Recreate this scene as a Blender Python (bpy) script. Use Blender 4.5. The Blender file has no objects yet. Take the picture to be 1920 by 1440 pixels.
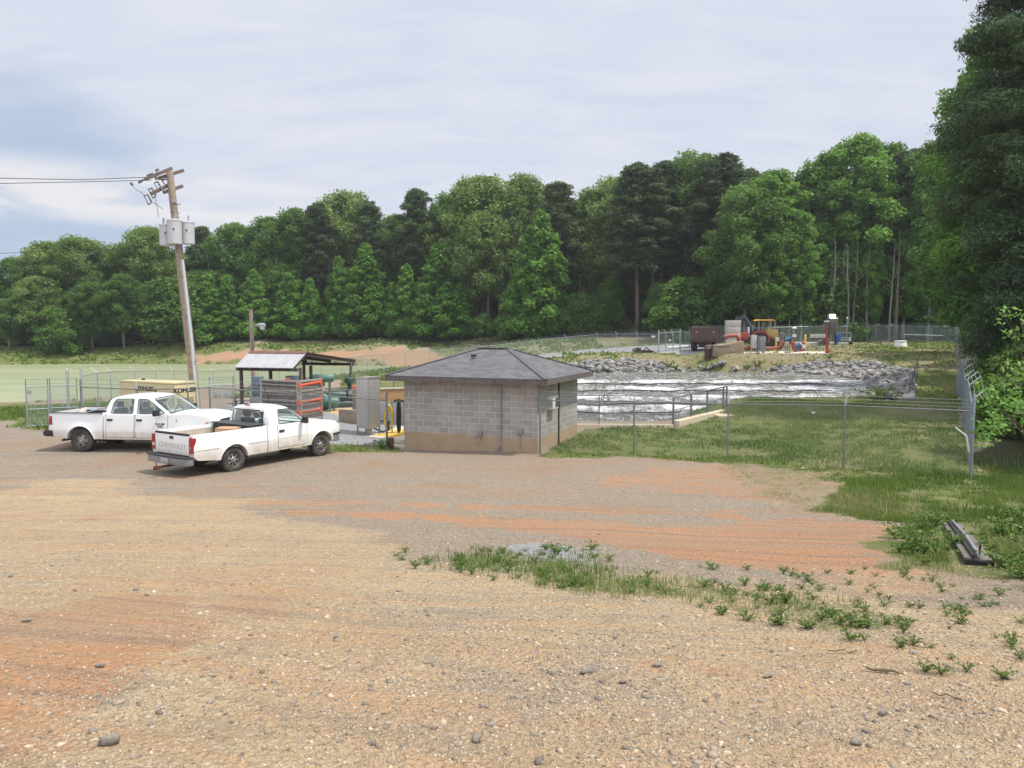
import bpy, bmesh, math, random
import numpy as np
from mathutils import Vector, Matrix
R = math.radians
rnd = random.Random(7)
NP = np.random.default_rng(11)
S = bpy.context.scene
COL = S.collection

# ---------------------------------------------------------------- camera
CAM = Vector((0, 0, 4.2)); PITCH = R(4.2); F = 1430.0
cd = bpy.data.cameras.new('camera'); cam = bpy.data.objects.new('camera', cd); COL.objects.link(cam)
cam.location = CAM; cam.rotation_euler = (R(90) - PITCH, 0, 0)
cd.sensor_width = 36; cd.lens = 36 * F / 1920; cd.clip_start = .1; cd.clip_end = 3000
S.camera = cam

# ---------------------------------------------------------------- sun, sky, exposure
SUN_AZ, SUN_EL = R(98), R(64)          # azimuth measured from +Y, clockwise
sd = bpy.data.lights.new('sun', 'SUN'); so = bpy.data.objects.new('sun', sd); COL.objects.link(so)
sd.energy = 3.7; sd.angle = R(2.5); sd.color = (1, .95, .87)
sv = Vector((math.sin(SUN_AZ) * math.cos(SUN_EL), math.cos(SUN_AZ) * math.cos(SUN_EL), math.sin(SUN_EL)))
so.rotation_euler = sv.to_track_quat('Z', 'Y').to_euler()
S.view_settings.view_transform = 'Standard'; S.view_settings.look = 'None'
S.view_settings.exposure = 0.25; S.view_settings.gamma = 1
S.cycles.transparent_max_bounces = 24; S.cycles.max_bounces = 6

def nodes_of(nt):
    nt.nodes.clear(); return nt.nodes, nt.links

class G:
    """tiny node-graph writer"""
    def __init__(s, nt): s.nt = nt; nt.nodes.clear()
    def n(s, t, **kw):
        nd = s.nt.nodes.new(t)
        for k, v in kw.items():
            if k.startswith('_'): setattr(nd, k[1:], v)
            else:
                key = k.replace('__', ' ')
                sock = nd.inputs[int(key[1:])] if key[0] == 'i' and key[1:].isdigit() else nd.inputs[key]
                s.put(sock, v)
        return nd
    def put(s, sock, v):
        if isinstance(v, bpy.types.NodeSocket): s.nt.links.new(v, sock)
        elif isinstance(v, bpy.types.Node): s.nt.links.new(v.outputs[0], sock)
        else:
            if sock.type == 'RGBA' and len(v) == 3: v = (*v, 1)
            sock.default_value = v
    def math(s, op, a, b=0.5, c=None, clamp=False):
        nd = s.n('ShaderNodeMath', _operation=op, _use_clamp=clamp)
        s.put(nd.inputs[0], a); s.put(nd.inputs[1], b)
        if c is not None: s.put(nd.inputs[2], c)
        return nd.outputs[0]
    def vmath(s, op, a, b=(0, 0, 0)):
        nd = s.n('ShaderNodeVectorMath', _operation=op); s.put(nd.inputs[0], a); s.put(nd.inputs[1], b); return nd.outputs[0]
    def mix(s, f, a, b, mode='MIX'):
        nd = s.n('ShaderNodeMix', _data_type='RGBA', _blend_type=mode)
        s.put(nd.inputs[0], f); s.put(nd.inputs[6], a); s.put(nd.inputs[7], b); return nd.outputs[2]
    def mixf(s, f, a, b):
        nd = s.n('ShaderNodeMix', _data_type='FLOAT')
        s.put(nd.inputs[0], f); s.put(nd.inputs[2], a); s.put(nd.inputs[3], b); return nd.outputs[0]
    def noise(s, vec, scale=5, detail=3, rough=.55, dist=0.0):
        return s.n('ShaderNodeTexNoise', Vector=vec, Scale=scale, Detail=detail, Roughness=rough, Distortion=dist)
    def ramp(s, f, a, b, lo=0.0, hi=1.0):
        nd = s.n('ShaderNodeMapRange', _interpolation_type='SMOOTHSTEP')
        s.put(nd.inputs[0], f)
        for i, v in enumerate((a, b, lo, hi)): s.put(nd.inputs[i + 1], v)
        return nd.outputs[0]
    def scale(s, vec, xyz):
        return s.vmath('MULTIPLY', vec, xyz)

w = bpy.data.worlds.new('World'); S.world = w; w.use_nodes = True
g = G(w.node_tree)
sky = g.n('ShaderNodeTexSky', _sky_type='NISHITA')
sky.sun_disc = False; sky.sun_elevation = SUN_EL; sky.sun_rotation = SUN_AZ; sky.altitude = 100; sky.air_density = 1.0; sky.dust_density = 1.2; sky.ozone_density = 2.0
tc = g.n('ShaderNodeTexCoord'); D = tc.outputs['Generated']
sep = g.n('ShaderNodeSeparateXYZ', Vector=D); dx, dy, dz = sep.outputs
# cloud deck projected on a plane overhead
den = g.math('ADD', g.math('MAXIMUM', dz, 0.0), .22)
cv = g.n('ShaderNodeCombineXYZ', X=g.math('DIVIDE', dx, den), Y=g.math('DIVIDE', dy, den), Z=0.0).outputs[0]
n1 = g.noise(g.scale(cv, (.8, 1.3, 1)), 1.2, 6, .55, .2).outputs[0]
n2 = g.noise(g.scale(cv, (1.5, 4.0, 1)), 1.6, 6, .6, .5).outputs[0]
n3 = g.noise(g.scale(D, (3, 3, 14)), 1.3, 5, .55, .1).outputs[0]
az = g.math('DIVIDE', dx, g.math('MAXIMUM', dy, .05))          # -.67 left edge .. .67 right edge
cov = g.ramp(az, -.64, -.20)                                     # overcast to the right, open blue to the left
cov = g.math('ADD', cov, g.math('MULTIPLY', g.math('SUBTRACT', n1, .5), 1.7))
cov = g.math('ADD', cov, g.ramp(dz, .17, .36, 0, .62))
cov = g.ramp(cov, .10, .62)
low = g.math('MULTIPLY', g.math('MULTIPLY', g.ramp(dz, .20, .165), g.ramp(dz, .10, .135)), g.ramp(n3, .34, .50))
low = g.math('MULTIPLY', low, g.ramp(az, -.15, -.35))
cov = g.math('MAXIMUM', cov, low)
ccol = g.mix(g.ramp(n2, .25, .80), (5.4, 5.85, 6.95), (6.5, 6.75, 7.5))
ccol = g.mix(low, ccol, (7.0, 7.0, 7.3))
ccol = g.mix(g.ramp(dz, .0, .12, .55, 0), ccol, (5.3, 5.45, 5.8))
skb = lambda k: g.math('MULTIPLY', g.ramp(dz, .40, .85, 1, k), g.ramp(dy, .15, -.7, 1, 1.7))  # brighter sky added overhead and behind the camera to light the walls
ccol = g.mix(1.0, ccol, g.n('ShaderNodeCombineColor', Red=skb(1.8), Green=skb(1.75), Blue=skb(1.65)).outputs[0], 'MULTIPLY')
blue = g.mix(.85, sky.outputs[0], (3.2, 4.35, 6.1))
cov = g.math('ADD', g.math('MULTIPLY', cov, .68), .32)
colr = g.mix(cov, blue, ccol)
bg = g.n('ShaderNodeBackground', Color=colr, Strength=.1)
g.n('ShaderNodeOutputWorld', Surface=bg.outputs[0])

# ---------------------------------------------------------------- photo pixel -> world
def ray(px, py):
    xc = (px - 960) / F; yc = (720 - py) / F
    c, s_ = math.cos(PITCH), math.sin(PITCH)
    d = Vector((xc, c + yc * s_, -s_ + yc * c)); return d / d.y
def W(px, py, Y): return CAM + ray(px, py) * Y
def onplane(px, py, z):
    d = ray(px, py); return CAM + d * ((z - CAM.z) / d.z)

# ---------------------------------------------------------------- terrain height field
ZL, ZP = -1.5, -.5       # lagoon level, pond level
cps = []
for X in (-16, -6, 4, 14, 26):
    for Y, z in ((-14, 2.7), (-4, 2.66), (0, 2.58), (3, 2.4), (6, 1.92), (9, 1.38), (12, .9), (15, .5), (18, .22), (21.5, .03)):
        cps.append((X, Y, z))
for p in [(-300,800,33),(0,792,34),(100,798,33),(220,790,34),(0,770,42),(440,800,30),(560,790,32),(440,742,62),(560,720,70),(678,705,79),(760,695,84),(850,688,88),
          (1000,672,92),(1120,659,94),(1234,661,88),(1290,657,91),(700,735,50),(640,760,41),(760,745,46),(500,765,41),(350,760,45),
          (-300,652,135),(0,655,128),(300,650,128),(460,641,130),(700,637,130),(900,633,126),(1100,632,118),(1250,634,112),(460,665,123),(600,658,125),(760,658,123),(900,655,112),(1010,650,104),
          (1100,671,85),(1300,670,85),(1480,670,85),(1600,674,80),(1710,698,66),(1725,738,53),
          (1008,850,25.8),(760,842,27.7),(1190,852,26),(1367,862,24.7),(1587,878,21.9),(1830,898,20.3),(1083,817,30),(1265,799,34),(1070,799,34),
          (1362,762,42),(1500,760,45),(1620,757,46),(1500,800,33),(1700,800,31),(1800,752,46),(1795,692,66),(1792,655,90),(1790,641,102),
          (1370,663.5,83),(1400,663.5,83),(1450,663.5,83),(1500,663.5,83),(1555,663.5,83),(1450,662,86),(1400,656,90),(1600,645,98),(1700,640,102),(1500,641,102),(1700,650,92),(1340,652,90),
          (1900,640,115),(1900,740,40),(1910,820,26),(2100,700,60),(2100,850,28)]:
    q = W(*p); cps.append(tuple(q))
for q in ((-14,25,0),(-6,25,0),(0,23,0),(7,22,0),(-20,25,0),(-30,28,0),(-8,28,0),(-60,200,2.6),(0,200,3.5),(70,200,4),(-150,200,2.6),(150,200,5),(130,100,4),(90,50,2),(60,20,2),(60,-10,3),
          (-60,20,.4),(-60,-10,3),(-160,60,-.2),(-160,20,.3),(0,-60,4),(-120,-60,4),(120,-60,4),(0,420,4),(-350,300,3),(350,300,6),(-350,0,3),(350,0,5)): cps.append(q)
LAG = [(-500,690),(-60,684),(150,683),(300,682),(450,683),(600,686),(760,686),(840,684),(800,689),(700,699),(600,708),(520,716),(420,727),(300,742),(200,752),(100,755),(0,760),(-150,775),(-500,800)]
LAGW = [tuple(onplane(x, y, ZL))[:2] for x, y in LAG]
for x, y in LAGW: cps.append((x, y, ZL - .15))
for q in [(-50,85),(-80,90),(-110,90),(-35,100),(-60,105),(-25,95),(-90,70),(-50,70)]: cps.append((*q, -3))
PON = [(1040,797),(1263,797),(1300,781),(1358,758),(1500,752),(1640,750),(1655,736),(1625,716),(1570,703),(1480,698),(1300,697),(1060,699),(900,702),(800,716),(850,797)]
PONW = [tuple(onplane(x, y, ZP))[:2] for x, y in PON]
for i, (x, y) in enumerate(PONW[3:12]): cps.append((x, y, ZP - .12))
for q in [(2,50),(12,45),(20,60),(28,56),(10,70),(0,75),(25,70),(3,42)]: cps.append((*q, -2.2))
CP = np.array(cps)
_c = 2.0
A = np.sqrt(((CP[:, None, :2] - CP[None, :, :2]) ** 2).sum(-1) + _c * _c)
A += np.eye(len(CP)) * -.02
P1 = np.c_[np.ones(len(CP)), CP[:, :2] / 100]
M_ = np.block([[A, P1], [P1.T, np.zeros((3, 3))]])
COEF = np.linalg.solve(M_, np.r_[CP[:, 2], 0, 0, 0])
PADZ = 1.42; PADW = [tuple(W(*p_))[:2] for p_ in ((1370, 667, 83.5), (1552, 666, 83.5), (1552, 655, 91), (1372, 655, 91))]
_lat = NP.random((256, 256))
def vnoise(x, y, s):
    x = np.asarray(x) / s + 57.3; y = np.asarray(y) / s + 91.7
    xi = np.floor(x).astype(int); yi = np.floor(y).astype(int); fx = x - xi; fy = y - yi
    fx = fx * fx * (3 - 2 * fx); fy = fy * fy * (3 - 2 * fy)
    g_ = lambda a, b: _lat[a % 256, b % 256]
    return (g_(xi, yi) * (1 - fx) + g_(xi + 1, yi) * fx) * (1 - fy) + (g_(xi, yi + 1) * (1 - fx) + g_(xi + 1, yi + 1) * fx) * fy
def H(x, y):
    x = np.atleast_1d(np.asarray(x, float)); y = np.atleast_1d(np.asarray(y, float)); out = np.empty_like(x)
    for i in range(0, len(x), 20000):
        xs, ys = x[i:i + 20000], y[i:i + 20000]
        r = np.sqrt((xs[:, None] - CP[None, :, 0]) ** 2 + (ys[:, None] - CP[None, :, 1]) ** 2 + _c * _c)
        out[i:i + 20000] = r @ COEF[:-3] + COEF[-3] + COEF[-2] * xs / 100 + COEF[-1] * ys / 100
    for poly, lv in ((PONW, ZP), (LAGW, ZL)):
        P_ = np.array(poly); m = (x > P_[:, 0].min() - 4) & (x < P_[:, 0].max() + 4) & (y > P_[:, 1].min() - 4) & (y < P_[:, 1].max() + 4)
        if m.any():
            d = sdist(poly, x[m], y[m]); o_ = out[m]
            o_ = np.where(d > 0, np.minimum(o_, lv - .04 - .5 * np.minimum(d, 2)), np.maximum(o_, lv + .02 + np.minimum(-d, 1.5) * .25 * (d < 0)) * (d > -4) + o_ * (d <= -4)); out[m] = o_
    m = (x > 22) & (x < 39) & (y > 82) & (y < 93)
    if m.any(): o_ = out[m]; dd_ = sdist(PADW, x[m], y[m]); out[m] = np.where(dd_ > 0, np.minimum(o_, PADZ - .06), np.minimum(o_, PADZ - .03 - dd_ * .25))
    near = np.clip((20 - y) / 12, 0, 1)
    out += near * ((vnoise(x, y, 2.3) - .5) * .10 + (vnoise(x, y, .7) - .5) * .035)
    return out
def h(x, y): return float(H([x], [y])[0])
def ground(px, py):
    d = ray(px, py); t = 2.0
    ts = 2.0 * 1.012 ** np.arange(420)
    zs = H(CAM.x + d.x * ts, CAM.y + d.y * ts); rz = CAM.z + d.z * ts
    k = np.nonzero(zs > rz)[0]
    i = k[0] if len(k) else 419
    t = ts[i]
    if i > 0 and len(k):
        a0 = rz[i-1] - zs[i-1]; a1 = zs[i] - rz[i]; t = ts[i-1] + (ts[i] - ts[i-1]) * a0 / (a0 + a1)
    return Vector((CAM.x + d.x * t, CAM.y + d.y * t, CAM.z + d.z * t))
def gat(px, Y):
    """ground point at a picture column and a depth"""
    x = (px - 960) / F * Y * 1.0
    d = ray(px, 700); x = d.x * Y
    return Vector((x, Y, h(x, Y)))

def sdist(poly, x, y):
    """signed distance to polygon, inside positive"""
    P = np.array(poly); n = len(P); d = np.full(len(x), 1e9); ins = np.zeros(len(x), bool)
    for i in range(n):
        a, b = P[i], P[(i + 1) % n]; e = b - a
        t = np.clip(((x - a[0]) * e[0] + (y - a[1]) * e[1]) / (e @ e + 1e-9), 0, 1)
        d = np.minimum(d, np.hypot(x - a[0] - t * e[0], y - a[1] - t * e[1]))
        c = ((a[1] > y) != (b[1] > y))
        with np.errstate(divide='ignore', invalid='ignore'):
            ins ^= c & (x < e[0] * (y - a[1]) / (e[1] if e[1] else 1e-9) + a[0])
    return np.where(ins, d, -d)
def gpoly(pts): return [tuple(ground(*p))[:2] for p in pts]

# ---------------------------------------------------------------- tagging and mesh writers
def tag(o, label=None, cat=None, group=None, kind=None):
    if label: o['label'] = label
    if cat: o['category'] = cat
    if group: o['group'] = group
    if kind: o['kind'] = kind
    return o
def thing(name, label, cat, loc=(0, 0, 0), rz=0, group=None):
    o = bpy.data.objects.new(name, None); COL.objects.link(o); o.location = loc; o.rotation_euler = (0, 0, rz)
    o.empty_display_size = .3
    return tag(o, label, cat, group)
def copy_tree(o, parent=None):
    c = o.copy(); COL.objects.link(c); c.parent = parent
    for ch in o.children: copy_tree(ch, c)
    return c
def linkmesh(name, me, mat, parent=None, smooth=False):
    o = bpy.data.objects.new(name, me); COL.objects.link(o)
    if mat: me.materials.append(mat)
    if parent: o.parent = parent
    if smooth: me.shade_smooth()
    return o
class MB:
    def __init__(s): s.v = []; s.f = []
    def add(s, vs, fs):
        b = len(s.v); s.v += [tuple(v) for v in vs]; s.f += [tuple(i + b for i in f) for f in fs]; return s
    def box(s, c, d, rz=0, rx=0, ry=0):
        m = Matrix.Translation(c) @ Matrix.Rotation(rz, 4, 'Z') @ Matrix.Rotation(ry, 4, 'Y') @ Matrix.Rotation(rx, 4, 'X')
        vs = [m @ Vector((sx * d[0] / 2, sy * d[1] / 2, sz * d[2] / 2)) for sx in (-1, 1) for sy in (-1, 1) for sz in (-1, 1)]
        return s.add(vs, [(0, 1, 3, 2), (4, 6, 7, 5), (0, 4, 5, 1), (2, 3, 7, 6), (0, 2, 6, 4), (1, 5, 7, 3)])
    def b2(s, a, b):
        return s.box([(a[i] + b[i]) / 2 for i in range(3)], [abs(b[i] - a[i]) for i in range(3)])
    def bar(s, p0, p1, wd, ht=None):
        """square bar between two points"""
        p0, p1 = Vector(p0), Vector(p1); d = p1 - p0; q = d.to_track_quat('X', 'Z').to_matrix().to_4x4(); ht = ht or wd
        m = Matrix.Translation((p0 + p1) / 2) @ q; L = d.length
        vs = [m @ Vector((sx * L / 2, sy * wd / 2, sz * ht / 2)) for sx in (-1, 1) for sy in (-1, 1) for sz in (-1, 1)]
        return s.add(vs, [(0, 1, 3, 2), (4, 6, 7, 5), (0, 4, 5, 1), (2, 3, 7, 6), (0, 2, 6, 4), (1, 5, 7, 3)])
    def tube(s, pts, r, n=8, cap=True):
        pts = [Vector(p) for p in pts]; k = len(pts); rs = r if isinstance(r, (list, tuple)) else [r] * k
        vs = []; fs = []; up = None
        for i, p in enumerate(pts):
            t = (pts[min(i + 1, k - 1)] - pts[max(i - 1, 0)]).normalized()
            if up is None: up = t.orthogonal().normalized()
            up = (up - t * up.dot(t)); up = up.normalized() if up.length > 1e-6 else t.orthogonal().normalized()
            sd_ = t.cross(up)
            for j in range(n):
                a = 2 * math.pi * j / n; vs.append(p + (up * math.cos(a) + sd_ * math.sin(a)) * rs[i])
        for i in range(k - 1):
            for j in range(n): fs.append((i * n + j, i * n + (j + 1) % n, (i + 1) * n + (j + 1) % n, (i + 1) * n + j))
        if cap: fs.append(tuple(reversed(range(n)))); fs.append(tuple((k - 1) * n + j for j in range(n)))
        return s.add(vs, fs)
    def lathe(s, prof, c=(0, 0, 0), n=20, axis='Z', cap=True):
        """profile of (radius, height)"""
        vs = []; fs = []; k = len(prof); c = Vector(c)
        for r_, z in prof:
            for j in range(n):
                a = 2 * math.pi * j / n; x, y = r_ * math.cos(a), r_ * math.sin(a)
                v = {'Z': (x, y, z), 'Y': (x, z, -y), 'X': (z, x, y)}[axis]; vs.append(c + Vector(v))
        for i in range(k - 1):
            for j in range(n): fs.append((i * n + j, i * n + (j + 1) % n, (i + 1) * n + (j + 1) % n, (i + 1) * n + j))
        if cap: fs.append(tuple(reversed(range(n)))); fs.append(tuple((k - 1) * n + j for j in range(n)))
        return s.add(vs, fs)
    def prism(s, poly, a, b, axis='Y'):
        """2D polygon extruded from a to b along an axis; polygon is (x,z) for Y, (y,z) for X, (x,y) for Z"""
        n = len(poly); f = {'Y': lambda p, t: (p[0], t, p[1]), 'X': lambda p, t: (t, p[0], p[1]), 'Z': lambda p, t: (p[0], p[1], t)}[axis]
        vs = [f(p, a) for p in poly] + [f(p, b) for p in poly]
        fs = [tuple(range(n)), tuple(reversed(range(n, 2 * n)))] + [(i, (i + 1) % n, n + (i + 1) % n, n + i) for i in range(n)]
        return s.add(vs, fs)
    def quad(s, *p): return s.add(p, [tuple(range(len(p)))])
    def mesh(s, name):
        me = bpy.data.meshes.new(name); me.from_pydata(s.v, [], s.f)
        bm = bmesh.new(); bm.from_mesh(me); bmesh.ops.recalc_face_normals(bm, faces=bm.faces); bm.to_mesh(me); bm.free(); return me
    def build(s, name, mat, parent=None, bevel=0, smooth=False, ang=40):
        me = s.mesh(name)
        if bevel:
            bm = bmesh.new(); bm.from_mesh(me)
            es = [e for e in bm.edges if len(e.link_faces) == 2 and e.calc_face_angle(0) > R(35)]
            bmesh.ops.bevel(bm, geom=es, offset=bevel, segments=2, profile=.6, affect='EDGES', clamp_overlap=True)
            bm.to_mesh(me); bm.free()
        o = linkmesh(name, me, mat, parent)
        if smooth or bevel: me.shade_smooth(); me.set_sharp_from_angle(angle=R(ang))
        return o
def np_mesh(name, V, Fa, mat, parent=None, tint=None, smooth=False):
    """V (n,3), Fa (m,k)"""
    me = bpy.data.meshes.new(name or 'mesh'); n, (m, k) = len(V), Fa.shape
    me.vertices.add(n); me.vertices.foreach_set('co', np.ascontiguousarray(V, np.float32).ravel())
    me.loops.add(m * k); me.loops.foreach_set('vertex_index', np.ascontiguousarray(Fa, np.int32).ravel())
    me.polygons.add(m); me.polygons.foreach_set('loop_start', np.arange(0, m * k, k, dtype=np.int32))
    me.update(calc_edges=True)
    if tint is not None:
        at_ = me.attributes.new('tint', 'FLOAT', 'FACE'); at_.data.foreach_set('value', np.ascontiguousarray(tint, np.float32))
    if smooth: me.shade_smooth()
    return linkmesh(name, me, mat, parent) if name else me
def text_obj(txt, name, mat, parent, loc, rot, size, depth=.004, xs=1.0, bold=0.0):
    cu = bpy.data.curves.new(name, 'FONT'); cu.body = txt; cu.size = size; cu.extrude = depth; cu.align_x = 'CENTER'; cu.align_y = 'CENTER'; cu.offset = bold
    t = bpy.data.objects.new(name, cu); COL.objects.link(t)
    dg = bpy.context.evaluated_depsgraph_get(); me = bpy.data.meshes.new_from_object(t.evaluated_get(dg))
    COL.objects.unlink(t); bpy.data.objects.remove(t)
    m = Matrix.Diagonal((xs, 1, 1, 1)); me.transform(m)
    me.materials.clear(); o = linkmesh(name, me, mat, parent)
    o.location = loc; o.rotation_euler = rot; return o
def boolean(o, cutters, op='DIFFERENCE'):
    """apply boolean with temporary cutter objects"""
    for c in cutters:
        md = o.modifiers.new('b', 'BOOLEAN'); md.operation = op; md.object = c; md.solver = 'EXACT'
    dg = bpy.context.evaluated_depsgraph_get(); dg.update()
    me = bpy.data.meshes.new_from_object(o.evaluated_get(dg)); o.modifiers.clear(); old = o.data; o.data = me
    for c in cutters: bpy.data.objects.remove(c)
    return o

# ---------------------------------------------------------------- materials
MATS = {}
def mat(name, col, rough=.6, metal=0.0, var=0.0, scale=3.0, bump=0.0, bscale=20, col2=None, spec=.5, coat=0.0, dirt=None):
    if name in MATS: return MATS[name]
    m = bpy.data.materials.new(name); m.use_nodes = True; g = G(m.node_tree)
    tc = g.n('ShaderNodeTexCoord'); O = tc.outputs['Object']
    p = g.n('ShaderNodeBsdfPrincipled', Roughness=rough, Metallic=metal)
    p.inputs['Specular IOR Level'].default_value = spec; p.inputs['Coat Weight'].default_value = coat
    c = g.n('ShaderNodeRGB'); c.outputs[0].default_value = (*col, 1); c = c.outputs[0]
    nz = g.noise(O, scale, 5, .6)
    if col2: c = g.mix(g.ramp(nz.outputs[0], .38, .62), c, col2)
    if var: c = g.mix(g.ramp(g.noise(O, scale * 1.7, 6, .65).outputs[0], .3, .7), c, tuple(max(0, x * (1 - var)) for x in col))
    if dirt:   # dirt = (colour, z0, z1): road dust that gets denser towards the sills
        sp = g.n('ShaderNodeSeparateXYZ', Vector=O)
        f = g.ramp(sp.outputs[2], dirt[2], dirt[1]); f = g.math('MULTIPLY', f, g.ramp(g.noise(g.scale(O, (1, 1, .5)), 3, 5, .7).outputs[0], .15, .75))
        c = g.mix(f, c, dirt[0])
        g.put(p.inputs['Roughness'], g.math('MAXIMUM', g.math('MULTIPLY', f, .8), rough))
    g.put(p.inputs['Base Color'], c)
    if bump:
        b = g.n('ShaderNodeBump', Strength=bump, Distance=.02, Height=g.noise(O, bscale, 4, .6).outputs[0]); g.put(p.inputs['Normal'], b.outputs[0])
    g.n('ShaderNodeOutputMaterial', Surface=p.outputs[0]); MATS[name] = m; return m
# ================================================================ SETTING: ground
Rr = [0.0, 0.02, 0.6] + list(1.2 * 1.0135 ** np.arange(0, 480)); Rr = np.array([r for r in Rr if r < 720])
An = np.concatenate([np.linspace(-180, -62, 60)[:-1], np.linspace(-62, 62, 420), np.linspace(62, 180, 60)[1:]])
An = np.radians(An)
RR, AA = np.meshgrid(Rr[1:], An, indexing='ij')
gx = (RR * np.sin(AA)).ravel(); gy = (-6 + RR * np.cos(AA)).ravel()
gz = H(gx, gy)
nr, na = RR.shape
idx = np.arange(nr * na).reshape(nr, na)
FA = np.stack([idx[:-1, :-1], idx[:-1, 1:], idx[1:, 1:], idx[1:, :-1]], -1).reshape(-1, 4)
def cut(lst, extra=()): return gpoly(lst) + list(extra)
Z = {}
Z['cream'] = [(cut([(-500,908),(0,908),(220,932),(450,952),(620,968),(760,998),(900,1012),(1000,1062),(1200,1062),(1500,1072),(1700,1062),(1920,1110),(2400,1150)], [(40, 2), (40, -30), (-60, -30)]), 1.5, 1.0)]
Z['clay'] = [
 (cut([(480,937),(800,940),(1100,950),(1300,960),(1400,955),(1400,972),(1080,962),(800,950),(480,946)]), .25, .75),
 (cut([(560,956),(800,961),(1000,974),(1250,988),(1500,972),(1690,985),(1700,1010),(1660,1048),(1500,1066),(1300,1054),(1150,1024),(980,996),(760,975),(560,966)]), .35, 1.0),
 (cut([(-300,1130),(120,1148),(260,1130),(400,1190),(330,1240),(200,1245),(120,1310),(60,1440),(-300,1440)]), .6, 1.0), (cut([(300,1120),(520,1110),(620,1150),(420,1190),(330,1180)]), .5, .5), (cut([(0,1290),(260,1300),(420,1400),(300,1500),(-200,1500)]), .8, .55),
 (cut([(230,1195),(380,1200),(360,1225),(230,1225)]), .12, .8), (cut([(60,968),(245,960),(330,970),(240,984),(90,990)]), .5, .5),
 (cut([(1180,1236),(1400,1250),(1400,1272),(1180,1266)]), .1, .6), (cut([(550,1140),(760,1150),(760,1180),(600,1170)]), .2, .5),
 (cut([(1050,890),(1200,872),(1340,874),(1420,868),(1540,885),(1570,920),(1530,955),(1400,950),(1200,930),(1050,912)]), .8, .55), (cut([(1480,1060),(1700,1050),(1900,1100),(1900,1160),(1700,1130),(1500,1110)]), .5, .45),
 (cut([(600,900),(1340,905),(1400,930),(1000,925),(600,912)]), .3, .35),
 (cut([(360,900),(470,905),(600,920),(480,925),(300,915)]), .4, .4),
 (cut([(340,672),(500,660),(800,662),(880,668),(700,674),(450,680)]), 1.5, .9),
 (cut([(1725,760),(1712,690),(1730,690),(1745,760)]), .4, .7)]
_wb = lambda pts: [((p[0] - 960) / F * p[1], p[1]) for p in pts]
Z['clay'] += [(_wb([(455, 129.5), (700, 130.5), (900, 126), (1100, 117), (1240, 108), (1240, 110.5), (1100, 119.5), (900, 129), (700, 133), (455, 132)]), .5, .9), (_wb([(350, 120.5), (480, 120.5), (760, 121), (880, 116), (900, 119), (760, 124.5), (480, 124.5), (380, 123)]), 1.6, .85)]
Z['grass'] = [
 (cut([(1000,857),(1085,803),(1265,800),(1362,764),(1500,757),(1720,750),(1800,745),(1830,890),(1920,870),(2300,880),(2300,1100),(1900,1092),(1700,1064),(1650,1020),(1690,985),(1540,955),(1560,905),(1400,872),(1200,858)]), .35, 1.0),
 (cut([(1725,755),(1715,700),(1600,677),(1480,672),(1060,671),(1060,664),(1290,665),(1570,664),(1570,641),(1790,641),(1800,755)]), .5, 1.0),
 (cut([(830,1062),(900,1020),(960,1045),(1130,1030),(1150,1065),(1300,1080),(1500,1112),(1700,1160),(1720,1198),(1500,1185),(1300,1135),(1050,1105),(900,1085)]), .35, .55),
 (cut([(-400,762),(0,757),(60,755),(180,752),(240,748),(250,760),(220,785),(140,798),(60,800),(0,792),(-400,805)]), .6, 1.0),
 (cut([(-400,690),(0,684),(450,684),(840,683),(900,672),(1010,664),(1060,655),(1000,648),(700,650),(480,652),(460,642),(0,657),(-400,664)]), .8, 1.0),
 (cut([(620,704),(840,680),(1000,642),(1240,636),(1240,647),(1000,667),(860,686),(640,735)]), .8, 1.0),
 (cut([(440,748),(470,735),(678,703),(850,688),(900,680),(850,684),(600,708),(450,728)]), .5, 1.0),
 (cut([(560,835),(640,832),(745,836),(748,849),(600,848)]), .12, .9),
 (cut([(640,735),(760,708),(900,690),(1060,680),(1060,672),(900,680),(760,700)]), .6, .6),
 (cut([(30,795),(130,795),(130,806),(30,806)]), .3, .9)]
Z['straw'] = [
 (cut([(1060,673),(1480,674),(1600,682),(1700,700),(1715,690),(1640,668),(1580,664),(1300,666),(1060,666)]), .8, .95),
 (cut([(1340,866),(1592,882),(1545,948),(1500,950),(1380,905)]), .5, .62),
 (cut([(1460,860),(1800,820),(1800,900),(1600,900)]), 1.2, .45), (cut([(1660,790),(1800,780),(1820,840),(1700,830)]), .8, .5),
 (cut([(800,668),(1000,655),(1150,650),(1060,662),(900,676)]), .8, .75),
 (cut([(1000,641),(1240,636),(1235,648),(1050,652)]), .6, .5), (cut([(640,728),(840,684),(1000,650),(1240,640),(1238,646),(1000,664),(860,684),(660,735)]), .8, .5),
 (cut([(640,726),(760,700),(840,692),(800,700),(660,732)]), .5, .7)]
Z['blue'] = [
 (cut([(380,800),(440,752),(640,742),(760,745),(900,770),(900,800),(765,843),(640,838),(560,832)]), .3, 1.0),
 (cut([(600,748),(690,722),(850,694),(1000,677),(1090,664),(1235,664),(1325,661),(1325,645),(1240,643),(1120,648),(1000,666),(880,680),(760,703),(640,733)]), .5, 1.0),
 (cut([(950,1022),(1010,1018),(1110,1030),(1120,1058),(1040,1055),(950,1035)]), .1, .9),
 (cut([(380,930),(560,938),(760,940),(900,938),(700,925),(400,920)]), .5, .4)]
Z['grav'] = [(cut([(250,1500),(300,1330),(560,1230),(800,1130),(1100,1180),(1500,1240),(1700,1330),(1650,1500)]), 1.2, .8), (cut([(40,1200),(120,1220),(200,1340),(60,1300)]), .3, .6)]
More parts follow.
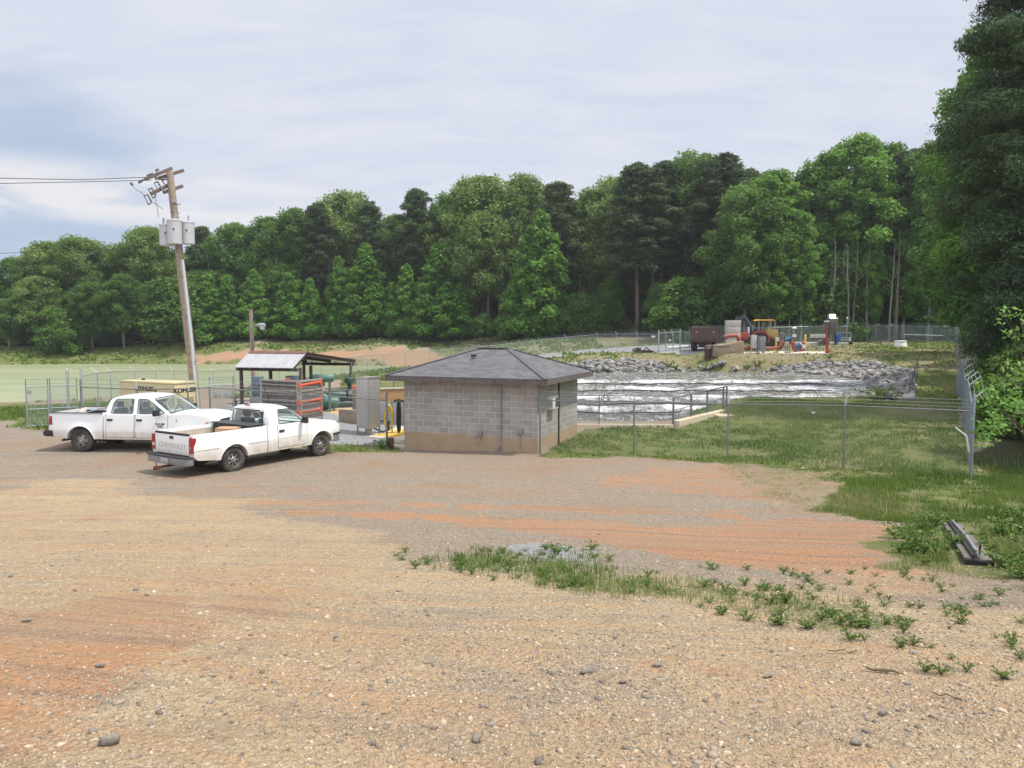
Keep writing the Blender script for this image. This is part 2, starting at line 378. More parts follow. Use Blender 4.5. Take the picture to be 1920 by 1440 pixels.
Z['woods'] = [([(-400, 133), (-120, 133), (-60, 131), (-20, 127), (0, 121), (30, 113), (60, 110), (64, 108), (28.8, 48.3), (12.9, 20.4), (13.0, 18.2), (17, 15.5), (40, 8), (300, 8), (300, 700), (-400, 700)], .7, 1.0)]
def _blue(x, y): return weight('blue', x, y)
def weight(k, x, y, jit=1.0):
    x = np.asarray(x, float); y = np.asarray(y, float); out = np.zeros(len(x))
    if k in ('grass', 'straw'):
        far = np.clip((y - 44) / 3, 0, 1) * np.clip((x + 14) / 3, 0, 1) * np.clip((118 - y) / 5, 0, 1)
        far = np.maximum(far, np.clip((y - 92) / 3, 0, 1) * np.clip((135 - y) / 3, 0, 1) * (x < 5))
        d = -sdist(PONW, x, y); near = (d > 0) & (d < 7) & (y > 36) & (y < 60) & (x > 9)
        out = np.where(near, 1.0, far) if k == 'grass' else far * np.clip((vnoise(x, y, 4.5) - .30) * 2.6 + .35 * (d < 8), 0, .9) * np.clip((x + 45) / 25, .15, 1)
        if k == 'grass': out *= np.where(far > 0, .95, 1)
        if k == 'straw': out *= np.clip((y - 58) / 6, .25, 1)
        out *= (1 - np.clip(_blue(x, y), 0, 1)) * np.where(y > 100, 1 - np.clip(weight('clay', x, y), 0, 1), 1)
    for poly, soft, amp in Z[k]:
        P = np.array(poly); pad = soft * 3 + 2
        m = (x > P[:, 0].min() - pad) & (x < P[:, 0].max() + pad) & (y > P[:, 1].min() - pad) & (y < P[:, 1].max() + pad)
        if not m.any(): continue
        xs, ys = x[m], y[m]; d = sdist(poly, xs, ys)
        d = d + jit * ((vnoise(xs, ys, soft * 2.2) - .5) * soft * 2.4 + (vnoise(xs, ys, soft * .7) - .5) * soft * 1.2)
        out[m] = np.maximum(out[m], amp * np.clip(.5 + d / (2 * soft), 0, 1))
    if k == 'grass': out = np.where(y > 100, out * (1 - np.clip(weight('clay', x, y) * 1.1, 0, 1)), out)
    return out
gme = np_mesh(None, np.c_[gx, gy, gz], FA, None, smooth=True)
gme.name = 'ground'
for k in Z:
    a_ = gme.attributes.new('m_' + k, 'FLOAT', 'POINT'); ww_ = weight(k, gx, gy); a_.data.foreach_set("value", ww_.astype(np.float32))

gm = bpy.data.materials.new('ground_soil'); gm.use_nodes = True; g = G(gm.node_tree)
tc = g.n('ShaderNodeTexCoord'); O = tc.outputs['Object']
wob = g.noise(O, 9, 2, .5); Ow = g.vmath('ADD', O, g.scale(wob.outputs[1], (.05, .05, .05)))
v1 = g.n('ShaderNodeTexVoronoi', Vector=Ow, Scale=26.0); v2 = g.n('ShaderNodeTexVoronoi', Vector=O, Scale=70.0); v3 = g.n('ShaderNodeTexVoronoi', Vector=Ow, Scale=11.0)
big = g.noise(O, .35, 5, .6).outputs[0]; mid = g.noise(O, 1.7, 6, .65).outputs[0]; fine = g.noise(O, 14, 6, .75).outputs[0]
streak = g.noise(g.scale(O, (.12, 1.2, 1)), 1.5, 6, .6, .3).outputs[0]
tx = g.vmath('ADD', g.vmath('ADD', O, g.scale(g.noise(O, .12, 2, .5).outputs[1], (0, 2.2, 0))), (10.0, 30.0, 0.0))   # arcs driven round a far centre
sx_ = g.n('ShaderNodeSeparateXYZ', Vector=tx).outputs; tr_ = g.math('SQRT', g.math('ADD', g.math('MULTIPLY', sx_[0], sx_[0]), g.math('MULTIPLY', sx_[1], sx_[1]))); th_ = g.math('ARCTAN2', sx_[0], sx_[1])
tv = g.n('ShaderNodeCombineXYZ', X=g.math('MULTIPLY', th_, 2.2), Y=g.math('MULTIPLY', tr_, 2.1), Z=0.0).outputs[0]
track = g.noise(tv, 1.6, 5, .62, .1).outputs[0]
def cells(v, a, b, c):
    s_ = g.n('ShaderNodeSeparateColor', Color=v.outputs['Color']).outputs
    return g.mix(g.ramp(s_[1], .72, .86), g.mix(s_[0], a, b), c)
A_ = lambda n_: g.n('ShaderNodeAttribute', _attribute_name='m_' + n_).outputs['Fac']
def wt(n_, k=.5, src=None):
    """mask broken up by fine noise"""
    f = g.math('ADD', A_(n_), g.math('MULTIPLY', g.math('SUBTRACT', src or fine, .5), k)); return g.ramp(f, .35, .65)
pebg = g.mix(.5, cells(v1, (.19, .158, .122), (.33, .28, .22), (.46, .41, .34)), cells(v2, (.17, .142, .11), (.35, .295, .235), (.48, .43, .36)))
base = g.mix(g.ramp(streak, .42, .62), pebg, g.mix(.5, pebg, (.33, .25, .17)))
base = g.mix(g.ramp(track, .50, .60, 0, .7), base, g.mix(.35, (.34, .22, .13), pebg)); base = g.mix(g.ramp(track, .46, .38, 0, .55), base, g.mix(.5, (.17, .14, .11), pebg))
base = g.mix(g.ramp(big, .5, .68, 0, .5), base, (.32, .20, .12))
lowgray = g.mix(.5, cells(v1, (.20, .17, .14), (.36, .31, .25), (.46, .42, .35)), cells(v2, (.22, .18, .14), (.40, .34, .26), (.5, .46, .4)))
cream = g.mix(g.ramp(mid, .35, .65), g.mix(.55, cells(v2, (.36, .265, .15), (.54, .41, .245), (.60, .51, .37)), (.50, .375, .225)), g.mix(.35, cells(v1, (.30, .23, .14), (.50, .385, .245), (.56, .47, .35)), (.41, .305, .195)))
cream = g.mix(g.ramp(big, .50, .64, 0, .30), cream, g.mix(g.ramp(fine, .3, .7), (.44, .22, .105), (.54, .31, .16))); cream = g.mix(g.ramp(streak, .45, .62, 0, .4), cream, (.36, .28, .19)); cream = g.mix(g.ramp(track, .53, .62, 0, .45), cream, (.50, .30, .155)); cream = g.mix(g.ramp(track, .46, .38, 0, .4), cream, (.30, .235, .165)); cream = g.mix(g.math('MULTIPLY', g.ramp(mid, .50, .66, 0, .75), g.math('ADD', A_('grav'), .22, clamp=True)), cream, lowgray)
base = g.mix(wt('cream', 1.1, mid), base, cream)
lowg = g.mix(g.ramp(mid, .3, .7), cells(v1, (.15, .13, .11), (.32, .27, .21), (.48, .42, .33)), cells(v3, (.20, .17, .14), (.34, .285, .22), (.44, .39, .31)))
lowg = g.mix(.35, lowg, cells(v2, (.17, .135, .10), (.40, .32, .23), (.52, .47, .39)))
base = g.mix(g.math('MULTIPLY', wt('grav', .9, mid), .85), base, lowg)
clay = g.mix(g.ramp(fine, .3, .7), (.44, .175, .068), (.58, .285, .122)); clay = g.mix(g.ramp(streak, .42, .6, 0, .6), clay, (.38, .28, .19)); clay = g.mix(g.ramp(track, .5, .42, 0, .6), clay, (.27, .16, .10)); clay = g.mix(g.ramp(track, .54, .62, 0, .5), clay, (.50, .26, .12)); clay = g.mix(g.ramp(fine, .42, .30, 0, .5), clay, (.20, .11, .07)); clay = g.mix(.17, clay, pebg)
base = g.mix(g.math('MULTIPLY', wt('clay', .9, mid), g.ramp(fine, .3, .6, .55, .85)), base, clay)
blue = g.mix(.5, cells(v1, (.20, .21, .23), (.36, .37, .39), (.48, .48, .49)), cells(v2, (.22, .23, .25), (.40, .41, .42), (.5, .5, .5)))
base = g.mix(wt('blue', .4), base, blue)
gr = g.mix(g.ramp(fine, .25, .75), (.07, .105, .022), (.15, .19, .05)); gr = g.mix(g.ramp(mid, .42, .66, 0, .85), gr, (.20, .19, .08)); gr = g.mix(g.ramp(big, .52, .66, 0, .6), gr, (.25, .19, .11))
base = g.mix(wt('grass', .9, fine), base, gr)
straw = g.mix(g.ramp(fine, .3, .7), (.19, .155, .09), (.36, .30, .195)); straw = g.mix(g.ramp(mid, .5, .62, 0, .7), straw, (.15, .17, .06))
base = g.mix(g.math('MULTIPLY', wt('straw', .9, fine), .8), base, straw)
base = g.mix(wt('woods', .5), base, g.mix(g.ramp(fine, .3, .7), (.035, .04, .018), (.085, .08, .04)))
ht = g.math('ADD', g.math('MULTIPLY', v1.outputs['Distance'], -.55), g.math('MULTIPLY', v2.outputs['Distance'], -.25)); ht = g.math('ADD', ht, g.math('MULTIPLY', v3.outputs['Distance'], -.35)); ht = g.math('ADD', ht, g.math('MULTIPLY', fine, .9))
ht = g.math('ADD', ht, g.math('MULTIPLY', streak, 1.5)); ht = g.math('ADD', ht, g.math('MULTIPLY', track, 4.0))
crv = g.math('MULTIPLY', g.ramp(v1.outputs['Distance'], .25, .62), g.ramp(fine, .35, .6)); soil = g.math('SUBTRACT', 1.0, g.math('ADD', A_('grass'), A_('woods'), clamp=True)); base = g.mix(g.math('MULTIPLY', g.math('MULTIPLY', crv, soil), .32), base, (.15, .11, .075))
bp = g.n('ShaderNodeBump', Strength=1.0, Distance=.05, Height=ht)
p = g.n('ShaderNodeBsdfPrincipled', Roughness=.95, Normal=bp.outputs[0]); p.inputs['Specular IOR Level'].default_value = .2
g.put(p.inputs['Base Color'], base)
g.n('ShaderNodeOutputMaterial', Surface=p.outputs[0])
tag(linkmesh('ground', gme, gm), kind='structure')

# ---------------------------------------------------------------- water
def grid_sheet(name, poly, z, res, m, disp=None):
    P = np.array(poly); x0, y0 = P.min(0) - 2; x1, y1 = P.max(0) + 2
    nx = int((x1 - x0) / res) + 1; ny = int((y1 - y0) / res) + 1
    X, Y = np.meshgrid(np.linspace(x0, x1, nx), np.linspace(y0, y1, ny)); X = X.ravel(); Y = Y.ravel()
    zz = np.full(len(X), z)
    if disp is not None: zz = zz + disp(X, Y)
    I = np.arange(nx * ny).reshape(ny, nx); Fq = np.stack([I[:-1, :-1], I[:-1, 1:], I[1:, 1:], I[1:, :-1]], -1).reshape(-1, 4)
    d = sdist(poly, X, Y); keep = (d[Fq] > -2.0).any(1)
    return np_mesh(name, np.c_[X, Y, zz], Fq[keep], m, smooth=True)
lm = bpy.data.materials.new('lagoon_algae'); lm.use_nodes = True; g = G(lm.node_tree)
O = g.n('ShaderNodeTexCoord').outputs['Object']
c = g.mix(g.ramp(g.noise(g.scale(O, (.02, .06, 1)), 2, 5, .6, .4).outputs[0], .35, .65), (.215, .245, .135), (.275, .295, .17))
c = g.mix(g.ramp(g.noise(g.scale(O, (.3, .9, 1)), 1.2, 7, .7).outputs[0], .45, .7, 0, .35), c, (.17, .20, .10)); c = g.mix(g.ramp(g.noise(g.scale(O, (.05, .25, 1)), 2, 5, .6).outputs[0], .55, .75, 0, .5), c, (.20, .245, .12))
p = g.n('ShaderNodeBsdfPrincipled', Roughness=.45); g.put(p.inputs['Base Color'], c); p.inputs['Specular IOR Level'].default_value = .25
bmp = g.n('ShaderNodeBump', Strength=.2, Distance=.02, Height=g.noise(O, 4, 3, .6).outputs[0]); g.put(p.inputs['Normal'], bmp.outputs[0])
g.n('ShaderNodeOutputMaterial', Surface=p.outputs[0])
o = grid_sheet('lagoon_water', LAGW, ZL, 2.0, lm); tag(o, kind='structure')

wm = bpy.data.materials.new('aerated_water'); wm.use_nodes = True; g = G(wm.node_tree)
O = g.n('ShaderNodeTexCoord').outputs['Object']
at_ = g.n('ShaderNodeAttribute', _attribute_name='churn').outputs['Fac']
f1 = g.noise(g.scale(O, (1.0, .42, 1)), .8, 9, .75, 1.6).outputs[0]; f2 = g.noise(g.scale(O, (1.2, .62, 1)), 2.6, 8, .8, 1.2).outputs[0]
foam = g.math('ADD', g.math('MULTIPLY', f1, .5), g.math('MULTIPLY', f2, .5)); foam = g.math('ADD', foam, g.math('MULTIPLY', at_, .13))
fm = g.ramp(foam, .485, .64)
c = g.mix(fm, g.mix(g.ramp(f2, .4, .6), (.11, .11, .095), (.20, .195, .17)), (.74, .75, .76))
p = g.n('ShaderNodeBsdfPrincipled'); g.put(p.inputs['Base Color'], c); g.put(p.inputs['Roughness'], g.mixf(fm, .12, .8))
bmp = g.n('ShaderNodeBump', Strength=.9, Distance=.12, Height=g.math('ADD', f2, g.math('MULTIPLY', fm, .5))); g.put(p.inputs['Normal'], bmp.outputs[0])
g.n('ShaderNodeOutputMaterial', Surface=p.outputs[0])
AER = [(-4 + 7.0 * i + (j % 2) * 3, 44 + 7.5 * j) for j in range(4) for i in range(5)]
def churn(x, y):
    out = np.zeros(len(x))
    for a, b in AER: out = np.maximum(out, np.exp(-(((x - a) / 3.2) ** 2 + ((y - b) / 2.2) ** 2)) * (.4 + 1.2 * vnoise(x, y, .8)))
    return out
o = grid_sheet('pond_water', PONW, ZP, .35, wm, lambda x, y: (vnoise(x, y * 1.5, 1.5) - .5) * .12 + (vnoise(x, y, .6) - .5) * .07 + churn(x, y) * .10)
co = np.empty(len(o.data.vertices) * 3, np.float32); o.data.vertices.foreach_get('co', co); co = co.reshape(-1, 3)
a_ = o.data.attributes.new('churn', 'FLOAT', 'POINT'); a_.data.foreach_set('value', churn(co[:, 0], co[:, 1]).astype(np.float32)); tag(o, kind='structure')

# ================================================================ scattered stuff
def tint_mat(name, stops, rough=.8, trans=0.0, objvar=.25, spec=.3):
    m = bpy.data.materials.new(name); m.use_nodes = True; g = G(m.node_tree)
    t = g.n('ShaderNodeAttribute', _attribute_name='tint').outputs['Fac']
    oi = g.n('ShaderNodeObjectInfo').outputs['Random']
    t = g.math('ADD', t, g.math('MULTIPLY', g.math('SUBTRACT', oi, .5), objvar), clamp=True)
    cr = g.n('ShaderNodeValToRGB', Fac=t); el = cr.color_ramp.elements
    while len(el) < len(stops): el.new(.5)
    for i, s_ in enumerate(stops): el[i].position = i / (len(stops) - 1); el[i].color = (*s_, 1)
    p = g.n('ShaderNodeBsdfPrincipled', Roughness=rough); p.inputs['Specular IOR Level'].default_value = spec
    g.put(p.inputs['Base Color'], cr.outputs[0]); out = p.outputs[0]
    if trans:
        tr = g.n('ShaderNodeBsdfTranslucent', Color=g.mix(.5, cr.outputs[0], (.25, .35, .05)))
        ms = g.n('ShaderNodeMixShader', Fac=trans); g.put(ms.inputs[1], p.outputs[0]); g.put(ms.inputs[2], tr.outputs[0]); out = ms.outputs[0]
    g.n('ShaderNodeOutputMaterial', Surface=out); return m
M_stone = tint_mat('gravel_stone', [(.14, .12, .10), (.23, .195, .155), (.33, .27, .20), (.44, .35, .245), (.50, .41, .29), (.56, .50, .41)], .9, objvar=0)
M_rock = tint_mat('grey_rock', [(.10, .098, .095), (.18, .175, .17), (.26, .25, .24), (.36, .34, .31)], .9, objvar=.5)
ico = {}
for lv in (1, 2):
    bm = bmesh.new(); bmesh.ops.create_icosphere(bm, subdivisions=lv, radius=1)
    ico[lv] = (np.array([v.co[:] for v in bm.verts]), np.array([[v.index for v in f.verts] for f in bm.faces])); bm.free()
OCT = (np.array([(1,0,0),(0,1,0),(-1,0,0),(0,-1,0),(0,0,1),(0,0,-1)], float), np.array([(0,1,4),(1,2,4),(2,3,4),(3,0,4),(1,0,5),(2,1,5),(3,2,5),(0,3,5)]))
def stones(base, pos, size, flat=.6, rough=.28, seed=1):
    """batched deformed stones -> V,F,count per stone"""
    rg = np.random.default_rng(seed); bv, bf = base; n = len(pos); k = len(bv)
    s3 = size[:, None] * np.c_[rg.uniform(.7, 1.35, n), rg.uniform(.6, 1.0, n), rg.uniform(.7, 1.2, n) * flat]
    V = bv[None] * (1 + rg.normal(0, rough, (n, k, 1)) * .6) * s3[:, None, :]
    a = rg.uniform(0, 6.28, n); tl = rg.normal(0, .25, n)
    ct, st = np.cos(tl)[:, None], np.sin(tl)[:, None]; y, z = V[..., 1] * ct - V[..., 2] * st, V[..., 1] * st + V[..., 2] * ct
    ca, sa = np.cos(a)[:, None], np.sin(a)[:, None]; x = V[..., 0]
    V = np.stack([x * ca - y * sa, x * sa + y * ca, z], -1) + pos[:, None, :]
    Fc = bf[None] + (np.arange(n) * k)[:, None, None]
    return V.reshape(-1, 3), Fc.reshape(-1, 3), len(bf)
def scatter(n, ylo, yhi, spread=.74, power=1.0, seed=3):
    rg = np.random.default_rng(seed); u = rg.random(n); y = ylo * (yhi / ylo) ** (u ** power); x = rg.uniform(-spread, spread, n) * (y + .8); return x, y, rg
# gravel, dense and small near the camera
x, y, rg = scatter(420000, 2.0, 20, seed=4)
dens = .28 + .5 * np.clip(weight('grav', x, y), 0, 1) + .2 * (vnoise(x, y, .9) > .5) - .45 * weight('clay', x, y); dens[(y > 15)] += .1
dens *= np.clip(.25 + 1.6 * vnoise(x + 9, y, .55), 0, 1)
kp = rg.random(len(x)) < dens; x, y = x[kp], y[kp]
size = np.clip(rg.lognormal(math.log(.0058), .48, len(x)), .003, .03) * (1 + y * .03)
z = H(x, y) - size * .05
V, Fc, kf = stones(OCT, np.c_[x, y, z], size, .55, .3, 5)
tn = np.clip(rg.normal(.38, .20, len(x)) - .18 * weight('grav', x, y) , 0, 1)
tag(np_mesh('gravel', V, Fc, M_stone, tint=np.repeat(tn, kf)), kind='stuff')
x, y, rg = scatter(9000, 2.0, 14, seed=6)
kp = rg.random(len(x)) < .35 + .5 * weight('grav', x, y) - .3 * weight('clay', x, y); x, y = x[kp], y[kp]
size = np.clip(rg.lognormal(math.log(.0115), .42, len(x)), .006, .034)
V, Fc, kf = stones(ico[1], np.c_[x, y, H(x, y) + size * .1], size, .55, .16, 8)
tag(np_mesh('gravel_stones', V, Fc, M_stone, tint=np.repeat(np.clip(rg.normal(.26, .2, len(x)), 0, 1), kf)), kind='stuff')
M_darkstone = mat('dark_field_stone', (.25, .215, .175), .9, var=.5, scale=18, bump=.4, bscale=60)
ST = [(205,1395,.07,'dark flat-topped stone lying alone near the bottom left of the gravel'), (255,1107,.045,'dark rounded stone on cream dirt, the larger of a close pair'),
      (275,1117,.035,'grey square-edged stone, the smaller of a close pair on cream dirt'), (50,1166,.055,'pointed brown stone on orange dirt near the left edge'),
      (20,1082,.05,'flat brown stone at the left edge of the cream dirt'), (630,1196,.035,'small dark stone on cream dirt right of the orange patch'),
      (893,1388,.05,'grey stone in the gravel at the bottom centre'), (1100,1263,.055,'rounded grey stone at the middle of the lower gravel'),
      (1232,1250,.045,'dark angular stone right of the rounded grey stone'), (1168,1281,.04,'small dark stone just below the rounded grey stone'),
      (188,1250,.04,'grey stone on the orange dirt'), (1440,1270,.045,'dark rounded stone beside another below the weeds'), (1655,1340,.045,'light grey oval stone at the lower right of the gravel'),
      (745,1110,.04,'small dark stone on cream dirt below the tyre tracks'), (1605,1395,.05,'pale stone near the bottom right of the gravel')]
for i, (px, py, s_, lb) in enumerate(ST):
    q = ground(px, py); V, Fc, _ = stones(ico[2], np.array([[0, 0, 0.]]), np.array([s_ * .62]), .55, .14, 40 + i)
    o = np_mesh('stone', V, Fc, M_darkstone); o.location = (q.x, q.y, q.z + s_ * .25); tag(o, lb, 'stone', 'larger stones lying on the gravel')

# ---- riprap
def rip(px0, px1, n, f_in, f_out, label, grp, seed, smin=.28, smax=.75, keep=None):
    rg = random.Random(seed); k = 0; out = []
    while k < n:
        px = rg.uniform(px0, px1); u = rg.random(); a = f_in(px); b = f_out(px); py = a + (b - a) * u
        q = ground(px, py); s_ = rg.uniform(smin, smax) * (1.1 - .2 * u); k += 1
        o = rocks[rg.randrange(10)].copy(); COL.objects.link(o)
        o.location = (q.x, q.y, max(q.z, ZP - .1) + s_ * .22); o.rotation_euler = (rg.uniform(-.5, .5), rg.uniform(-.5, .5), rg.uniform(0, 6.28)); o.scale = (s_, s_, s_)
        lb = ('small ' if s_ < smin + (smax - smin) * .33 else 'large ' if s_ > smin + (smax - smin) * .7 else 'middle-sized ') + label + (', at the waterline' if u < .25 else ', high on the bank' if u > .75 else ', midway up the bank')
        tag(o, lb, 'rock', grp)
rocks = []
for i in range(10):
    V, Fc, kf = stones(ico[2], np.array([[0, 0, 0.]]), np.array([.75]), .62, .0, 60 + i)
    # chop with random planes for an angular block
    rg_ = np.random.default_rng(90 + i)
    for _ in range(16):
        n_ = rg_.normal(size=3); n_ /= np.linalg.norm(n_); d = rg_.uniform(.20, .42); e = V @ n_ - d; V = V - np.clip(e, 0, None)[:, None] * n_
    rocks.append(np_mesh('rock', V, Fc, M_rock, tint=np.full(len(Fc), rg_.uniform(.25, .85))))
interp = lambda pts: (lambda x: float(np.interp(x, [p[0] for p in pts], [p[1] for p in pts])))
rip(1072, 1245, 85, interp([(1072, 701), (1245, 699)]), interp([(1072, 684), (1160, 676), (1245, 682)]), 'angular rock right of the block building roof', 'grey riprap rocks on the far pond bank', 1, .6, 1.1)
rip(1460, 1600, 60, interp([(1460, 701), (1570, 706), (1600, 712)]), interp([(1460, 690), (1530, 680), (1600, 678)]), 'angular rock below the red crane', 'grey riprap rocks below the crane', 2, .4, .95)
rip(1600, 1712, 140, interp([(1600, 714), (1640, 734), (1660, 752), (1712, 752)]), interp([(1600, 679), (1660, 684), (1712, 700)]), 'angular rock at the right end of the pond', 'grey riprap rocks at the right end of the pond', 3, .42, .9)
rip(1250, 1460, 18, interp([(1250, 699), (1460, 700)]), interp([(1250, 688), (1460, 690)]), 'dusty rock among weeds on the far bank', 'brown rocks among weeds on the far bank', 4, .4, .8)
# small filler stone between the blocks
fx_, fy_ = [], []
for px0, px1, fi, fo, n in ((1066, 1250, interp([(1066, 701), (1250, 699)]), interp([(1066, 680), (1160, 674), (1250, 680)]), 420), (1250, 1460, interp([(1250, 699), (1460, 700)]), interp([(1250, 691), (1460, 692)]), 110), (1450, 1600, interp([(1450, 701), (1600, 712)]), interp([(1450, 690), (1530, 679), (1600, 677)]), 330), (1600, 1716, interp([(1600, 714), (1640, 734), (1660, 752), (1716, 752)]), interp([(1600, 677), (1660, 682), (1716, 698)]), 700)):
    for _ in range(n):
        px = rnd.uniform(px0, px1); q = ground(px, fi(px) + (fo(px) - fi(px)) * rnd.random()); fx_.append(q.x); fy_.append(q.y)
fx_, fy_ = np.array(fx_), np.array(fy_); sz_ = NP.uniform(.14, .34, len(fx_))
V, Fc, kf = stones(ico[1], np.c_[fx_, fy_, np.maximum(H(fx_, fy_), ZP - .1) + .03], sz_, .7, .22, 17)
tag(np_mesh('riprap_filler', V, Fc, M_rock, tint=np.repeat(NP.uniform(.2, .9, len(fx_)), kf)), kind='stuff')
for r_ in rocks: bpy.data.objects.remove(r_)

# ---------------------------------------------------------------- grass and weeds
M_blade = tint_mat('grass_blade', [(.055, .10, .018), (.10, .165, .032), (.155, .23, .052), (.24, .24, .10), (.38, .31, .17)], .6, .25, 0, .2)
def blades(name, x, y, hh, ww, tn, rg, lean=.45, z0=None):
    n = len(x); z = H(x, y) if z0 is None else z0; a = rg.uniform(0, 6.28, n); la = rg.uniform(0, 6.28, n); ln = np.abs(rg.normal(0, lean, n)) * hh
    p0 = np.c_[x - np.cos(a) * ww, y - np.sin(a) * ww, z - .01]; p1 = np.c_[x + np.cos(a) * ww, y + np.sin(a) * ww, z - .01]
    mx, my = x + np.cos(la) * ln * .35, y + np.sin(la) * ln * .35
    p2 = np.c_[mx + np.cos(a) * ww * .7, my + np.sin(a) * ww * .7, z + hh * .6]; p3 = np.c_[mx - np.cos(a) * ww * .7, my - np.sin(a) * ww * .7, z + hh * .6]
    p4 = np.c_[x + np.cos(la) * ln, y + np.sin(la) * ln, z + hh]
    V = np.stack([p0, p1, p2, p3, p4], 1).reshape(-1, 3); b = np.arange(n)[:, None] * 5
    Fq = np.concatenate([b + [0, 1, 2], b + [0, 2, 3], b + [3, 2, 4]], 1).reshape(-1, 3)
    return tag(np_mesh(name, V, Fq, M_blade, tint=np.repeat(np.clip(tn, 0, 1), 3)), kind='stuff')
def grass_field(name, n, x0, x1, y0, y1, hfun, wd, tfun, seed, key='grass', thr=.35):
    rg = np.random.default_rng(seed); x = rg.uniform(x0, x1, n); y = y0 * (y1 / y0) ** rg.random(n)
    w_ = weight(key, x, y) - .35 * weight('straw', x, y) - .8 * weight('clay', x, y); k = (w_ > thr) & (np.abs(x) < .78 * y + 2); x, y, w_ = x[k], y[k], w_[k]
    cl = vnoise(x, y, .35) * .5 + vnoise(x, y, 1.7) * .5
    if name in ('tall_grass', 'foreground_grass'):
        pa_, pb_ = ground(1785, 988), ground(1836, 1060); ex_, ey_ = pb_.x - pa_.x, pb_.y - pa_.y; tt_ = np.clip(((x - pa_.x) * ex_ + (y - pa_.y) * ey_) / (ex_ ** 2 + ey_ ** 2), -.1, 1.5); keep_ = np.hypot(x - pa_.x - tt_ * ex_, y - pa_.y - tt_ * ey_) > .30
        x, y, w_, cl = x[keep_], y[keep_], w_[keep_], cl[keep_]
    k = rg.random(len(x)) < np.clip((cl - .30) * 3.2, .06, 1) * w_; x, y, cl = x[k], y[k], cl[k]
    hh = hfun(x, y, cl, rg); tn = tfun(x, y, cl, rg)
    return blades(name, x, y, hh, wd * rg.uniform(.7, 1.3, len(x)) * (1 + y * .03), tn, rg)
tl = lambda x, y, c, rg: .42 + (vnoise(x, y, 3.1) - .5) * .6 + rg.normal(0, .13, len(x)) - (c - .5) * .25
# lawn between the block building and the corner post
grass_field('lawn_grass', 150000, 0, 27, 19, 50, lambda x, y, c, rg: (.05 + .13 * np.clip(c - .25, 0, 1)) * rg.uniform(.6, 1.4, len(x)), .008, tl, 21)
# taller growth at the right edge and beside the drain
def rh(x, y, c, rg):
    e = np.clip(sdist(gpoly([(1700,1060),(1780,960),(1920,900),(2300,900),(2300,1110),(1900,1095)]), x, y) + .6, 0, 1); f = np.clip(sdist(gpoly([(1540,960),(1560,900),(1700,900),(1780,960),(1690,985)]), x, y) + .4, 0, 1)
    return (.05 + .09 * e + .09 * f) * rg.uniform(.5, 1.4, len(x)) * (.4 + c)
grass_field('tall_grass', 230000, 5, 22, 9, 22, rh, .0055, lambda x, y, c, rg: .46 + (vnoise(x, y, 2.0) - .5) * .7 + rg.normal(0, .16, len(x)), 22)
# weeds and grass across the foreground
def wz(x, y, c, rg): return (.03 + .16 * np.clip(c - .3, 0, 1)) * rg.uniform(.5, 1.5, len(x))
grass_field('foreground_grass', 110000, -3, 9, 6, 15, wz, .0028, lambda x, y, c, rg: .42 + (vnoise(x, y, 1.0) - .5) * .7 + rg.normal(0, .18, len(x)), 23, thr=.16)
grass_field('bank_grass', 60000, -34, -12, 27, 60, lambda x, y, c, rg: .35 * rg.uniform(.3, 1.2, len(x)) * c, .02, lambda x, y, c, rg: .35 + rg.normal(0, .15, len(x)), 24)
grass_field('far_bank_grass', 70000, -110, 12, 62, 131, lambda x, y, c, rg: .55 * rg.uniform(.3, 1.2, len(x)) * c, .05, lambda x, y, c, rg: .42 + (vnoise(x, y, 9) - .5) * .4 + rg.normal(0, .15, len(x)), 25)
grass_field('pad_lawn_grass', 40000, 5, 62, 50, 104, lambda x, y, c, rg: .12 * rg.uniform(.3, 1.2, len(x)), .03, tl, 26)
rgw = np.random.default_rng(31); xw = rgw.uniform(12.5, 34, 16000); yw = rgw.uniform(14, 46, 16000); kw_ = (weight('woods', xw, yw) > .4) & (vnoise(xw, yw, 1.2) > .45); xw, yw = xw[kw_], yw[kw_]
blades('wood_edge_grass', xw, yw, rgw.uniform(.08, .32, len(xw)), np.full(len(xw), .012), np.clip(rgw.normal(.3, .15, len(xw)), 0, 1), rgw)
grass_field('verge_grass', 4000, -9, -3, 26, 29, lambda x, y, c, rg: .12 * rg.uniform(.3, 1.3, len(x)), .006, lambda x, y, c, rg: .4 + rg.normal(0, .15, len(x)), 27, thr=.2)
# dry stems lying on the lawn
rg = np.random.default_rng(28); x = rg.uniform(4, 16, 26000); y = rg.uniform(15, 36, 26000)
k = (weight('straw', x, y) > .25) & (vnoise(x, y, .6) > .42); x, y = x[k], y[k]
blades('dry_straw', x, y, rg.uniform(.02, .07, len(x)), np.full(len(x), .009), np.clip(rg.normal(.92, .1, len(x)), 0, 1), rg, lean=2.2)

